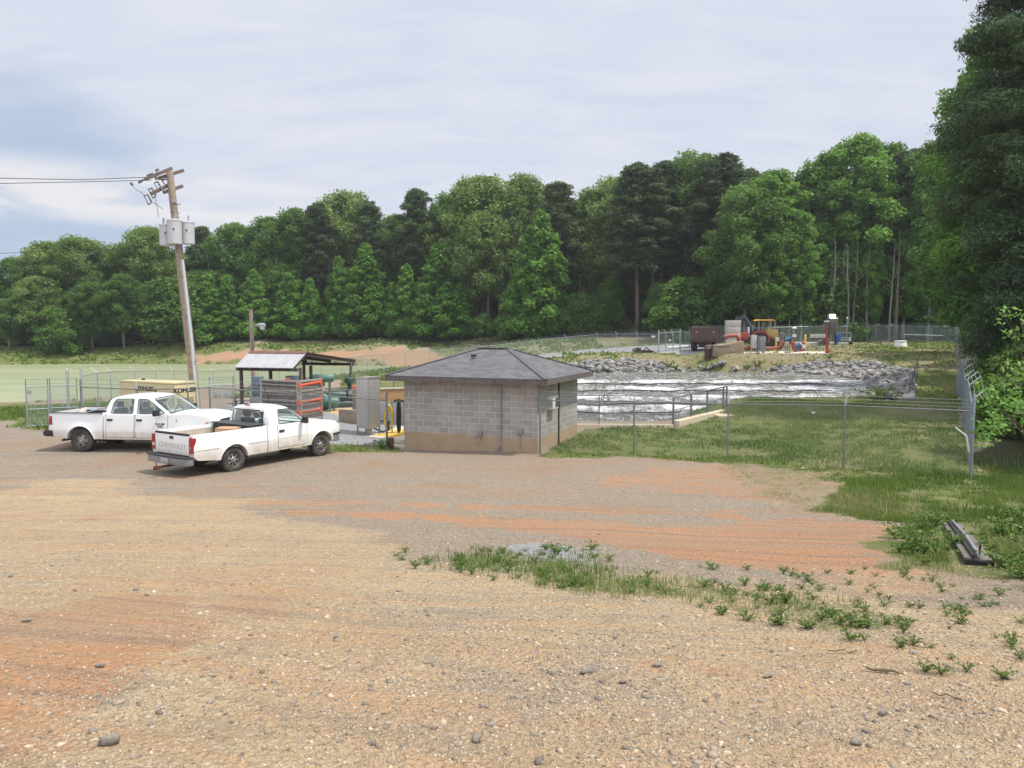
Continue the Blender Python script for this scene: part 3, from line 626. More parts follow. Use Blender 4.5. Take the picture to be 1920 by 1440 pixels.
# leaf clumps: generic leaf cards on a list of points
def leaf_cards(P, Nrm, size, rg, aspect=.55, spread=.8):
    n = len(P); d = Nrm + rg.normal(0, spread, (n, 3)); d /= np.linalg.norm(d, axis=1)[:, None]
    t = np.cross(d, rg.normal(0, 1, (n, 3))); t /= np.linalg.norm(t, axis=1)[:, None]; b = np.cross(d, t)
    s_ = size[:, None]; V = np.stack([P - t * s_, P + b * s_ * aspect + d * s_ * .12, P + t * s_, P - b * s_ * aspect + d * s_ * .12], 1).reshape(-1, 3)
    return V, np.arange(4 * n).reshape(n, 4)
M_weed = tint_mat('weed_leaf', [(.035, .07, .012), (.06, .12, .02), (.10, .18, .03), (.16, .22, .05)], .55, .25, .1)
M_redstem = mat('red_weed_stem', (.16, .05, .03), .8)
def weed(q, r_, hh, n, seed, size=.015, m=None):
    """stems arching out of one root with leaves along them"""
    rg = np.random.default_rng(seed); mb = MB(); P = []
    for k in range(11):
        a = k * 2.4 + rg.uniform(-.3, .3); L = r_ * rg.uniform(.5, 1.1); hz_ = hh * rg.uniform(.4, 1.1); pts = [(math.cos(a) * L * t, math.sin(a) * L * t, hz_ * math.sin(t * 2.0) * .9) for t in np.linspace(0, 1, 5)]
        mb.tube(pts, [.0028, .0024, .002, .0016, .001], 3)
        for _ in range(n // 11):
            t = rg.uniform(.15, 1.0); i = min(3, int(t * 4)); f = t * 4 - i; p_ = Vector(pts[i]).lerp(Vector(pts[i + 1]), f); P.append((p_.x + rg.normal(0, .008), p_.y + rg.normal(0, .008), p_.z + rg.normal(0, .005)))
    P = np.array(P); V, Fc = leaf_cards(P, np.tile([0, 0, 1.], (len(P), 1)), size * rg.uniform(.6, 1.5, len(P)), rg, .5, .6)
    V2 = np.array(mb.v); F2 = np.array([f for f in mb.f if len(f) == 4])
    return np.r_[V, V2], np.r_[Fc, F2 + len(V)]
wv = [weed(None, .17, .15, 190, 300 + i) for i in range(5)]
weeds = []
for i, (V, Fc) in enumerate(wv):
    weeds.append(np_mesh('weed_source', V, Fc, M_weed, tint=np.random.default_rng(i).random(len(Fc))))
WL = [(cut([(830,1062),(900,1030),(1130,1030),(1150,1065),(1300,1080),(1500,1112),(1700,1165),(1720,1210),(1500,1195),(1300,1140),(1050,1110),(900,1090)]), 120, 'leafy weed in the foreground weed strip', 'weeds in the strip across the foreground', .55),
      (cut([(1300,1060),(1700,1060),(1920,1110),(1920,1290),(1700,1260),(1500,1130)]), 85, 'weed on bare dirt right of the weed strip', 'weeds on the dirt at the right', .42),
      (cut([(740,1030),(900,1075),(880,1090),(740,1060)]), 7, 'small creeping weed on cream dirt left of the weed strip', 'weeds left of the weed strip', .6),
      (cut([(1660,1010),(1780,970),(1810,1060),(1700,1062)]), 20, 'leafy weed in grass beside the plank', 'weeds beside the wooden plank', 1.5),
      (cut([(1840,960),(2000,960),(2000,1120),(1870,1085)]), 34, 'leafy weed between plank and right edge', 'weeds at the right edge', 1.8)]
for poly, n, lb, grp, sc in WL:
    P = np.array(poly); k = 0
    while k < n:
        x, y = rnd.uniform(P[:, 0].min(), P[:, 0].max()), rnd.uniform(P[:, 1].min(), P[:, 1].max())
        if sdist(poly, np.array([x]), np.array([y]))[0] < 0: continue
        k += 1; o = weeds[rnd.randrange(5)].copy(); COL.objects.link(o); o.name = 'weed'; s_ = sc * rnd.uniform(.5, 1.3)
        o.location = (x, y, h(x, y)); o.rotation_euler = (0, 0, rnd.uniform(0, 6.28)); o.scale = (s_, s_, s_ * rnd.uniform(.6, 1.2))
        xs_ = (x - P[:, 0].min()) / (P[:, 0].max() - P[:, 0].min()); tag(o, ('tiny ' if s_ < sc * .75 else 'large ' if s_ > sc * 1.1 else 'mid-sized ') + lb + ('' if n < 10 else (', at the left end', ', left of its middle', ', right of its middle', ', at the right end')[min(3, int(xs_ * 4))]), 'weed', grp)
# pond bank plants
for px, py, s_ in [(1255,688,3.5),(1265,694,3),(1330,690,2.6),(1290,693,2),(1400,692,2.5),(1420,688,3.8),(1460,690,3),(1350,692,2),(1555,672,2.6),(1530,676,2),(1618,690,2.5),(1668,690,2.6),(1672,686,2),(1095,699,2),(1138,697,2),(1640,752,4.2),(1655,748,3.6),(1668,752,3),(1590,676,2.0)]:
    q = ground(px, py); o = weeds[rnd.randrange(5)].copy(); COL.objects.link(o); o.name = 'bank_plant'; o.location = q; o.scale = (s_ * 1.6, s_ * 1.6, s_ * 1.4)
    near_lawn = py > 740
    tag(o, 'bright green plant clump at the near right water edge of the pond' if near_lawn else ('green plant clump on the weedy middle stretch of the far pond bank' if 1250 < px < 1500 else 'green plant growing between the riprap rocks'), 'plant', 'plants along the pond bank')
q = ground(718, 843)
o = weeds[0].copy(); COL.objects.link(o); o.name = 'leafy_weed'; o.location = q; o.scale = (2.6, 2.6, 2.8); tag(o, 'broad-leaved green weed at the foot of the rusty steel stub', 'weed')
for w_ in weeds: bpy.data.objects.remove(w_)
# sticks
M_stick = mat('dry_stick', (.12, .09, .06), .9, bump=.4, bscale=60)
for i, (px, py, L, a, lb) in enumerate([(1655,1262,.11,.35,'thick dark stick lying on the gravel at the right'), (1775,1310,.07,.5,'short thin twig on gravel below the dark stick'), (1580,1225,.09,.1,'thin bent twig just below the weed strip')]):
    q = ground(px, py); pts = [(q.x + t * L * math.cos(a), q.y - t * L * math.sin(a), q.z + .018 + .01 * math.sin(t * 5 + i)) for t in (-1, -.5, 0, .5, 1)]
    m_ = MB(); m_.tube(pts, [.004, .008, .010, .008, .004] if i == 0 else .004, 6); tag(m_.build('stick', M_stick), lb, 'stick')
# ================================================================ TREES
M_bark = mat('pine_bark', (.16, .125, .10), .95, var=.5, scale=3, bump=.8, bscale=9)
M_bark2 = mat('pale_bark', (.30, .28, .25), .95, var=.5, scale=3, bump=.6, bscale=9)
M_leafmid = tint_mat('leaf_mid_green', [(0.036, 0.097, 0.017), (0.071, 0.160, 0.028), (0.114, 0.234, 0.043), (0.177, 0.319, 0.068)], .6, .38, .35)
M_leafbright = tint_mat('leaf_bright_green', [(0.046, 0.137, 0.018), (0.091, 0.222, 0.030), (0.142, 0.302, 0.046), (0.211, 0.399, 0.074)], .6, .4, .3)
M_leafolive = tint_mat('leaf_olive', [(0.080, 0.135, 0.032), (0.137, 0.217, 0.051), (0.199, 0.296, 0.080), (0.285, 0.376, 0.125)], .65, .36, .35)
M_needle = tint_mat('pine_needles', [(0.030, 0.055, 0.027), (0.055, 0.091, 0.041), (0.084, 0.131, 0.055), (0.125, 0.171, 0.074)], .75, .18, .4)
M_needledark = tint_mat('pine_needles_dark', [(0.034, 0.065, 0.031), (0.062, 0.105, 0.046), (0.096, 0.154, 0.062), (0.139, 0.208, 0.085)], .75, .1, .3)

def crown(kind, seed, hh, rad, z0, nblob, nleaf, size):
    """blobs of leaf cards inside an irregular outline; unit: metres, trunk at origin"""
    rg = np.random.default_rng(seed); C = []; RB = []
    for i in range(nblob):
        u = (i + rg.random()) / nblob; a = i * 2.4 + rg.uniform(-.5, .5)
        if kind == 'round': prof = math.sin(math.pi * min(1, .12 + .86 * u)) ** .55; bs = .22
        elif kind == 'cone': prof = (1 - u) ** .75 * .95 + .06; bs = .21
        elif kind == 'pine': prof = (math.sin(math.pi * min(1, .18 + .78 * u)) ** .8) * rg.uniform(.5, 1.1); bs = .19
        else: prof = math.sqrt(max(0, 1 - u * u)) ; bs = .27
        rr = rad * prof * (rg.random() ** .42) * rg.uniform(.75, 1.08)
        C.append((math.cos(a) * rr, math.sin(a) * rr, z0 + u * (hh - z0) * (.96 if kind != 'cone' else .98)))
        RB.append(rad * bs * rg.uniform(.65, 1.25) * (1.0 if kind != 'cone' else (.45 + .8 * (1 - u))))
    C = np.array(C); RB = np.array(RB); wts = RB ** 2; wts /= wts.sum()
    b = rg.choice(len(C), nleaf, p=wts); d = rg.normal(size=(nleaf, 3)); d[:, 2] += .25; d /= np.linalg.norm(d, axis=1)[:, None]
    lump = 1 + .38 * np.sin(d[:, 0] * 5 + b) * np.sin(d[:, 1] * 6 + b * 1.7) * np.sin(d[:, 2] * 5 + b * .6)
    r_ = RB[b] * (rg.random(nleaf) ** .35) * lump * 1.1
    fz = {'pine': .50, 'cone': .8, 'round': .82, 'bush': .8}[kind]
    P = C[b] + d * r_[:, None] * np.array([1, 1, fz])
    V, Fc = leaf_cards(P, d * .8 + np.array([0, 0, .5]), size * rg.uniform(.6, 1.4, nleaf), rg, .26 if kind == 'pine' else .6, .7)
    bt = rg.normal(0, .13, len(C)); t = .42 + bt[b] + rg.normal(0, .14, nleaf)
    return V, Fc, np.clip(t, 0, 1), C, RB
def trunk_mb(C, hh, r0, seed, bend=.3, z_top=.93, nl=14):
    rg = random.Random(seed); m = MB(); n = 9; pts = []; ph = rg.uniform(0, 6)
    for i in range(n):
        t = i / (n - 1); pts.append((math.sin(t * 3 + ph) * bend * t, math.cos(t * 2.3 + ph) * bend * t, hh * z_top * t - .3 * (i == 0)))
    m.tube(pts, [r0 * (1.25 if i == 0 else 1) * (1 - .85 * i / (n - 1)) for i in range(n)], 7)
    for k in rg.sample(range(len(C)), min(nl, len(C))):
        c = Vector(C[k]); t = max(.12, min(.88, (c.z - c.xy.length * .6) / (hh * z_top))); j = t * (n - 1); i = int(j); f = j - i
        p0 = Vector(pts[i]).lerp(Vector(pts[min(i + 1, n - 1)]), f); md = p0.lerp(c, .55) + Vector((0, 0, .06 * hh * .3))
        rr = r0 * (1 - .85 * t) * .45; m.tube([p0, md, c], [rr, rr * .6, rr * .2], 5)
    return m
TV = {}
def tree_variant(key, kind, matl, bark, seed, hh=20, rad=5, z0=5, nblob=34, nleaf=8000, size=.30, r0=.28, bend=.4, nl=14):
    V, Fc, t, C, RB = crown(kind, seed, hh, rad, z0, nblob, nleaf, size)
    cm = np_mesh(None, V, Fc, None, tint=t); cm.name = key + '_crown'; cm.materials.append(matl)
    tm = trunk_mb(C, hh, r0, seed, bend, nl=nl).mesh(key + '_trunk'); tm.materials.append(bark); tm.shade_smooth()
    TV.setdefault(key, []).append((cm, tm, hh))
for i in range(4):
    tree_variant('oak', 'round', M_leafmid, M_bark2, 100 + i, 20, 5.4, 4.5, 115, 30000, .18)
    tree_variant('olive', 'round', M_leafolive, M_bark2, 120 + i, 20, 5.8, 6, 120, 30000, .18)
    tree_variant('cone', 'cone', M_leafbright, M_bark2, 140 + i, 12, 3.3, .6, 130, 22000, .15, .13)
    tree_variant('pine', 'pine', M_needle, M_bark, 160 + i, 25, 4.6, 9.5, 105, 26000, .24, .26)
for i in range(2):
    tree_variant('tall', 'round', M_leafbright, M_bark2, 180 + i, 22, 4.2, 5, 120, 30000, .175)
    tree_variant('under', 'bush', M_leafmid, M_bark2, 200 + i, 7, 3.6, .3, 60, 13000, .16, .1, .2)
    tree_variant('shrub', 'bush', M_leafolive, M_bark2, 220 + i, 3.2, 2.2, .1, 20, 6000, .11, .05, .1)
    tree_variant('backoak', 'round', M_leafmid, M_bark2, 240 + i, 20, 6.2, 2.5, 80, 12000, .28)
bare = trunk_mb([(rnd.uniform(-2, 2), rnd.uniform(-2, 2), rnd.uniform(7, 15)) for _ in range(12)], 16, .18, 9, .6).mesh('bare_trunk'); bare.materials.append(M_bark2)
EXTRA = []
def tree(px, top, Y, key, label, name=None, wd=1.0, var=None, cat='tree', group=None, zbase=None):
    x = ray(px, 700).x * Y; zb = h(x, Y) if zbase is None else zbase
    zt = W(px, top, Y).z; lst = TV[key]; cm, tm, hh = lst[(var if var is not None else rnd.randrange(len(lst)))]
    s_ = (zt - zb) / hh
    o = thing(name or {'pine': 'pine_tree', 'under': 'young_tree', 'shrub': 'shrub', 'cone': 'young_tree'}.get(key, 'broadleaf_tree'), label, cat, (x, Y, zb), rnd.uniform(0, 6.28), group)
    sx = (s_ * .45 + .55) * wd if s_ > 1 else s_ ** .7 * wd
    o.scale = (sx, sx, s_)
    a = bpy.data.objects.new('trunk', tm); COL.objects.link(a); a.parent = o
    b = bpy.data.objects.new('crown', cm); COL.objects.link(b); b.parent = o
    return o
TREES = [ # px, top py, Y, kind, width, label
 (-60,470,136,'oak',1.2,None),
 (35,485,134,'oak',1.1,'mid green rounded tree at the far left edge of the wood'),
 (95,455,137,'olive',1.1,'pale olive tree with a ragged rounded top near the far left'),
 (160,447,136,'olive',1.35,'broad olive green tree standing highest above the left half of the lagoon'),
 (238,458,138,'oak',1.0,'mid green tree between the broad olive tree and the utility pole'),
 (285,428,137,'olive',1.2,'yellowish flowering tree just left of the transformers on the pole'),
 (385,422,139,'pine',1.1,'dark pine just right of the transformers on the pole'),
 (445,420,136,'oak',1.2,'bright rounded tree between the transformers and the tall middle trees'),
 (505,408,134,'oak',1.1,'mid green tree above the lamp pole'),
 (560,392,134,'oak',1.1,'rounded green tree right above the lamp pole, left of a dark pine'),
 (600,376,130,'pine',1.0,'dark pine with a pointed top between two pale rounded trees'),
 (655,362,136,'olive',1.3,'pale olive tree with a domed top above the metal roofed shed'),
 (695,372,129,'pine',1.0,'dark green pine in front of the pale domed tree'),
 (745,405,133,'oak',1.0,'mid green tree in the dip left of the jagged pine'),
 (783,353,128,'pine',1.2,'tall jagged dark pine with see-through gaps near its top'),
 (845,365,131,'oak',1.1,'green tree right of the jagged pine'),
 (905,333,126,'olive',1.35,'big olive green tree above the block building'),
 (915,400,121,'olive',1.1,'olive tree with pale bare branches under its crown'),
 (985,332,126,'olive',1.0,'pale green tree top behind the dark round pine'),
 (1045,341,120,'pine',1.25,'dark round topped pine in the middle of the wood'),
 (1105,358,124,'olive',1.0,'yellow green tree top in the dip of the wood'),
 (1150,335,124,'olive',1.0,'bright green tree top left of the tallest pines'),
 (1195,301,113,'pine',1.5,'tall wide dark pine with a full height bare trunk left of the dump truck'),
 (1240,299,118,'pine',1.1,'dark pine with a small knob-shaped top'),
 (1300,287,122,'oak',1.2,'green tree top between the two tallest dark pines'),
 (1345,284,116,'pine',1.5,'tallest dark pine above the dump truck'),
 (1400,312,118,'pine',1.1,'dark pine right of the tallest pine'),
 (1445,318,108,'tall',1.35,'large leafy green tree behind the orange tractor'),
 (1395,350,105,'oak',1.1,'dense green tree above the concrete box'),
 (1500,325,112,'oak',1.1,'mid green tree above the silver tank tower'),
 (1545,283,110,'tall',1.2,'bright green tree with a feathery pointed top'),
 (1600,254,108,'tall',1.3,'tallest feathery bright green tree in the right half'),
 (1655,268,112,'tall',1.1,'light green tree left of the flat topped dark pine'),
 (1690,278,108,'pine',1.3,'flat topped dark pine near the right side trees'),
 (1740,262,104,'tall',1.1,'pale green tree top beyond the flat topped pine'),
 # second storey
 (20,560,128,'oak',1.0,'lower green tree at the far left edge above the grassy bank'),
 (75,520,130,'olive',1.2,'lower olive tree left of the lagoon middle'),
 (120,580,127,'under',1.4,'small dark tree above the left grassy bank'),
 (175,530,128,'oak',1.2,'lower mid green tree under the broad olive tree'),
 (235,515,128,'oak',1.1,'mid green tree standing below the yellowish flowering tree'),
 (290,540,127,'oak',1.0,'green tree just left of the utility pole foot'),
 (330,525,128,'under',1.8,'dark green small tree behind the utility pole'),
 (395,512,126,'cone',1.3,'bright young tree just right of the utility pole'),
 (428,515,125,'cone',1.1,'narrow pointed young tree left of the lamp pole'),
 (480,505,125,'cone',1.2,'pointed young tree directly behind the lamp pole'),
 (545,510,124,'cone',1.3,'leafy young tree right of the lamp pole'),
 (585,520,123,'cone',1.0,'slim young tree above the shed roof ridge'),
 (638,480,122,'cone',1.1,'slim feathery young tree left of the tallest young tree'),
 (688,458,121,'cone',1.5,'tallest bright conical young tree above the shed'),
 (735,530,120,'cone',1.1,'short conical young tree in a row above the far fence'),
 (765,495,120,'cone',1.2,'pointed conical young tree left of the broad dark gap'),
 (822,455,119,'cone',1.5,'large conical young tree with broad lower branches above the block building'),
 (865,530,117,'cone',1.3,'wide low young tree left of the dark gap in the wood'),
 (1015,395,113,'cone',1.5,'tall bright conical tree standing forward of the dark pines'),
 (985,440,112,'cone',1.2,'smaller bright tree joined to the left of the tall conical one'),
 (905,590,116,'under',1.0,'small bush-like tree at the foot of the dark gap'),
 (955,600,114,'under',.9,'low dark bush left of the tall conical tree foot'),
 (1095,555,113,'under',1.2,'dark understorey tree right of the tall conical tree'),
 (1145,520,114,'oak',.8,'dark green understorey tree left of the tall wide pine'),
 (1232,530,111,'oak',.7,'dark understorey tree right of the bare pine trunk'),
 (1290,525,105,'under',1.6,'rounded yellow green small tree above the dump truck'),
 (1350,470,108,'oak',.8,'dark understorey tree right of the rounded small tree'),
 (1440,440,103,'tall',1.1,'lower leafy tree behind the orange tractor canopy'),
 (1492,395,104,'tall',.9,'leafy tree with layered branches above the pump'),
 (1530,470,106,'under',1.3,'small bright tree above the silver tank tower'),
 (1625,470,104,'tall',.8,'light green understorey tree right of the pale bare trunks'),
 (1690,430,105,'tall',.9,'yellow green layered tree right of the reddish trunk'),
 (1730,520,107,'under',1.4,'olive bush-like tree left of the fence corner'),
 (1560,560,106,'under',1.0,'low bush behind the silver tank tower'),
 (1815,350,80,'oak',1.1,'dark tree behind the fence corner at the right'),
 (1832,200,62,'tall',1.0,'thin light green tree with airy leaves left of the giant dark pine'),
]
shift = interp([(0, 0), (300, 2), (430, 8), (700, 13), (900, 11), (1100, 7), (1250, 3), (1400, 0)])
for px, top, Y, key, wd, lb in TREES:
    if Y > 100: Y += shift(px)
    if lb is None: lb = 'mid green tree cut by the left picture edge'
    tree(px, top, Y, key, lb, wd=wd)
def near_label(px, _):
    lb = min((t for t in TREES if t[5]), key=lambda t: abs(t[0] - px) + (0 if t[1] < 450 else 300))[5]; ws = lb.split()
    return ' '.join(ws[:9]) if len(ws) > 9 else lb
# back rows that close the wood
sky_y = interp([(-200,500),(0,495),(60,475),(150,455),(230,465),(320,440),(430,430),(500,420),(560,400),(650,375),(730,400),(790,370),(870,360),(960,345),(1080,365),(1150,340),(1230,310),(1340,295),(1430,320),(1490,325),(1560,285),(1650,275),(1760,260),(1900,150),(2100,100)])
for row, (off, dY, st) in enumerate([(32, 8, 62), (60, 16, 70)]):
    px = -140 + row * 23
    while px < 1900:
        Yb = float(np.interp(px, [0, 700, 1100, 1500, 1800], [140, 148, 132, 114, 110])) + dY
        tree(px, sky_y(px) + off + rnd.uniform(-6, 20), Yb, 'backoak' if rnd.random() < .8 else 'pine', 'tree in the ' + ('second' if row == 0 else 'last') + ' row, behind the ' + near_label(px, 30), group='back row trees of the wood', wd=1.15)
        px += st * rnd.uniform(.8, 1.2)
px = -80
while px < 1790:                          # filler trees between the skyline trees and the low growth
    Yb = float(np.interp(px, [0, 450, 700, 900, 1100, 1250, 1500, 1800], [134, 139, 141, 138, 129, 119, 110, 108])) + rnd.uniform(0, 5)
    f_ = rnd.uniform(.35, .75); tp = sky_y(px) * (1 - f_) + 640 * f_
    tree(px, tp, Yb, rnd.choice(['oak', 'tall', 'olive', 'cone', 'oak']), 'middle-height tree filling the wood below the ' + near_label(px, 30), group='filler trees of the wood', wd=1.25); px += rnd.uniform(24, 46)
for px in list(range(-100, 1800, 48)):   # low growth at the foot of the wood
    Yb = float(np.interp(px, [0, 450, 700, 900, 1100, 1250, 1500, 1800], [131, 136, 136, 132, 124, 116, 108, 107])) + rnd.uniform(-.5, 4)
    hi = rnd.uniform(14, 40) * 110 / Yb; b = W(px, 640, Yb); zb = h(b.x, Yb); bp = 615 + (4.2 - zb) * F / Yb
    tree(px + rnd.uniform(-14, 14), bp - hi, Yb, 'shrub' if hi < 26 else 'under', 'low bush at the foot of the ' + near_label(px, 400), group='bushes along the foot of the wood', wd=1.5 if hi < 26 else 1.1)
for i in range(46):                      # visible bare trunks inside the wood
    px = rnd.uniform(380, 1760); Yb = float(np.interp(px, [0, 700, 1100, 1500, 1800], [137, 139, 124, 110, 108])) + rnd.uniform(0, 5); Yb = rnd.uniform(102.2, 104) if px > 1380 else Yb; x = ray(px, 700).x * Yb
    o = bpy.data.objects.new('tree_trunk', bare); COL.objects.link(o); o.location = (x, Yb, h(x, Yb)); s_ = rnd.uniform(.6, 1.1); o.scale = (s_ * rnd.uniform(.5, 1), s_ * .8, s_); o.rotation_euler = (0, 0, rnd.uniform(0, 6))
    tag(o, 'slender bare trunk under the ' + near_label(px, 0), 'tree', 'slender trunks at the edge of the wood')
for px, top, bend, r_, lb in [(1586,455,.5,.16,'pale straight bare trunk standing above the far fence right of the silver tower'), (1575,460,.9,.10,'thin pale trunk just left of the straight pale trunk'),
                           (1676,430,.2,.28,'thick reddish brown pine trunk right of the pale trunks'), (1222,420,.1,.30,'thick brown pine trunk behind the far fence left of the gate')]:
    Y = 102.6 if px > 1300 else 118.5; x = ray(px, 700).x * Y; zb = h(x, Y); hh = W(px, top, Y).z - zb
    m_ = trunk_mb([(1.2, .5, hh * .8), (-1.3, .2, hh * .7), (.9, -.6, hh * .9)], hh, r_, px, bend, 1.0, 3)
    o = m_.build('tree_trunk', M_bark if r_ > .2 else M_bark2, None, smooth=True); o.location = (x, Y, zb); tag(o, lb, 'tree')

# far wood mass behind everything
rg = np.random.default_rng(77); n = 60000; px = rg.uniform(-500, 2400, n); Y = rg.uniform(152, 185, n); x = (px - 960) / F * Y
topz = 4.2 + (615 - np.array([sky_y(p) for p in px])) / F * Y - 4; z = .5 + (topz - .5) * rg.random(n) ** 1.3 * rg.uniform(.9, 1, n)
V, Fc = leaf_cards(np.c_[x, Y, z], np.tile([0, -1, .3], (n, 1)), rg.uniform(.6, 1.2, n), rg, .6, .6)
tag(np_mesh('distant_wood', V, Fc, M_leafmid, tint=rg.uniform(.1, .5, n)), kind='stuff')

# ---- near dark pine and growth right of the side fence
def near_tree(name, label, x, y, hh, rad, z0, kind, matl, nblob, nleaf, size, r0, seed, cat='tree', bark=None, bend=.3, nl=30):
    V, Fc, t, C, RB = crown(kind, seed, hh, rad, z0, nblob, nleaf, size)
    o = thing(name, label, cat, (x, y, h(x, y)), 0)
    np_mesh('crown', V, Fc, matl, o, tint=t); trunk_mb(C, hh, r0, seed, bend, nl=nl).build('trunk', bark or M_bark, o, smooth=True); return o
near_tree('pine_tree', 'giant dark pine at the right edge rising beyond the top of the picture', 25.1, 36, 27, 5.2, 2.2, 'pine', M_needledark, 300, 330000, .105, .32, 501)
near_tree('pine_tree', 'dark pine behind the giant pine, filling the right edge above the fence', 33.5, 47, 23, 5.2, 2, 'pine', M_needledark, 160, 150000, .13, .3, 502)
near_tree('broadleaf_tree', 'airy light green tree against the sky at the upper left of the giant dark pine', 37.6, 60, 28.5, 4.9, 9, 'round', M_leafbright, 110, 42000, .17, .22, 503, bark=M_bark2)
near_tree('broadleaf_tree', 'dark olive tree hanging over the far half of the side fence', 46, 68, 15, 4.6, 1.5, 'round', M_leafmid, 60, 40000, .2, .2, 504, bark=M_bark2)
near_tree('pine_tree', 'low dark pine boughs behind the middle of the side fence', 23.3, 29.5, 8.5, 3.4, .6, 'pine', M_needledark, 80, 70000, .13, .2, 505)
near_tree('pine_tree', 'dark brownish green pine at the right picture edge behind the corner post', 19.0, 22.8, 9.5, 3.0, .8, 'pine', M_needledark, 80, 80000, .11, .2, 506)
near_tree('pine_tree', 'dark young pine beside the far part of the side fence', 36.5, 50, 11, 4.0, .6, 'pine', M_needledark, 70, 50000, .17, .2, 510)
near_tree('shrub', 'dark shrub at the foot of the side fence beyond the drooping strap', 28.4, 41, 3.4, 2.4, .1, 'bush', M_leafmid, 30, 16000, .13, .08, 507, 'shrub', M_bark2)
near_tree('shrub', 'olive shrub spilling toward the far fence corner', 55, 84, 6, 4.5, .1, 'bush', M_leafolive, 40, 20000, .22, .1, 508, 'shrub', M_bark2)
near_tree('shrub', 'dark green shrub behind the corner post of the side fence', 16.9, 22.0, 1.9, 1.7, .05, 'bush', M_leafmid, 26, 14000, .07, .05, 511, 'shrub', M_bark2)
for i, (x_, y_, hh_, rr_) in enumerate([(17.6, 25.5, 2.2, 1.7), (19.6, 27.5, 3.0, 2.0), (21.0, 31, 3.4, 2.2), (24.0, 35, 3.6, 2.4), (31.5, 47, 4.2, 2.6), (35.5, 54, 4.5, 2.8), (40.5, 61, 4.6, 3.0), (46.5, 70, 4.6, 3.2), (18.2, 20.5, 1.5, 1.3)]):
    near_tree('shrub', ['dark shrub nearest the corner post outside the side fence', 'dark bushy shrub second from the corner post outside the side fence', 'tall dark shrub third from the corner post outside the side fence', 'broad dark shrub fourth from the corner post outside the side fence', 'shrub outside the middle of the side fence', 'shrub outside the far middle of the side fence', 'shrub outside the far third of the side fence', 'last shrub outside the far end of the side fence', 'low shrub at the right edge just beyond the corner post'][i], x_, y_, hh_, rr_, .1, 'bush', M_leafmid if i % 2 else M_leafolive, 24, 11000, .05 + y_ * .0016, .05, 620 + i, 'shrub', M_bark2, .1, 8)
# bright sapling branch at the right edge
rg = np.random.default_rng(88)
def sapling(label, px, py, Y, R_, n, seed, name='sapling'):
    rg = np.random.default_rng(seed); c = W(px, py, Y); base = (c.x + R_ * 1.2, Y + .2); zb = h(*base); o = thing(name, label, 'sapling', (base[0], base[1], zb))
    C = np.array([(c.x - base[0] + R_ * rg.uniform(-.8, .9), rg.uniform(-.4, .4), c.z - zb + R_ * rg.uniform(-.6, .6)) for _ in range(14)])
    b = rg.integers(0, 14, n); d = rg.normal(size=(n, 3)); d /= np.linalg.norm(d, axis=1)[:, None]; P = C[b] + d * R_ * .33 * rg.random(n)[:, None] ** .5
    V, Fc = leaf_cards(P, np.tile([0, -.5, .7], (n, 1)), rg.uniform(.035, .075, n), rg, .5, .5)
    np_mesh('leaves', V, Fc, M_leafbright, o, tint=rg.uniform(.35, 1, n))
    m = MB(); m.tube([(0, 0, -.1), (.05, 0, (c.z - zb) * .5), (c.x - base[0], 0, c.z - zb)], [.02, .014, .006], 5)
    for k in range(8): m.tube([(0, 0, (c.z - zb) * .6), C[k]], [.008, .003], 4)
    m.build('stem', M_bark, o)
sapling('bright green broad-leaved sapling at the right edge beside the corner post', 1895, 775, 13.5, .75, 420, 601)
sapling('small sapling with reddish tips high on the right edge', 1925, 600, 15, .55, 110, 602)
sapling('thin sapling leaves at the right edge above the bright sapling', 1930, 690, 14.5, .5, 120, 603)
# ================================================================ BUILT THINGS
galv = mat('galvanised_steel', (.42, .44, .46), .45, .55, var=.25, scale=8)
galvd = mat('weathered_steel', (.22, .235, .25), .5, .5, var=.3, scale=9)
conc = mat('concrete', (.52, .46, .37), .9, var=.25, scale=1.2, bump=.2, bscale=12)
concd = mat('stained_concrete', (.33, .26, .17), .9, var=.45, scale=1.5, bump=.3, bscale=10)
wood = mat('weathered_wood', (.24, .19, .145), .85, var=.4, scale=6, bump=.3, bscale=25)
woodd = mat('dark_wood', (.10, .075, .06), .85, var=.5, scale=5, bump=.3, bscale=20)
rust = mat('rusty_steel', (.17, .075, .04), .85, .2, var=.6, scale=6)
black = mat('black_rubber', (.018, .018, .018), .6)
gsteel = mat('grey_enamel', (.25, .27, .28), .45, .2, var=.15)
orange = mat('orange_paint', (.72, .11, .04), .5, var=.2, scale=6)
red = mat('red_paint', (.36, .03, .025), .45, var=.2)
pipered = mat('faded_red_pipe', (.36, .10, .08), .6, var=.3)
yellow = mat('yellow_paint', (.70, .50, .03), .5, var=.15)
bluep = mat('blue_pump_paint', (.05, .16, .26), .5, var=.3)
greenp = mat('green_machine_paint', (.03, .08, .06), .5, var=.3)
white = mat('white_plastic', (.72, .72, .70), .5)
orange_dull = mat('tractor_orange', (.36, .05, .03), .5, var=.2)

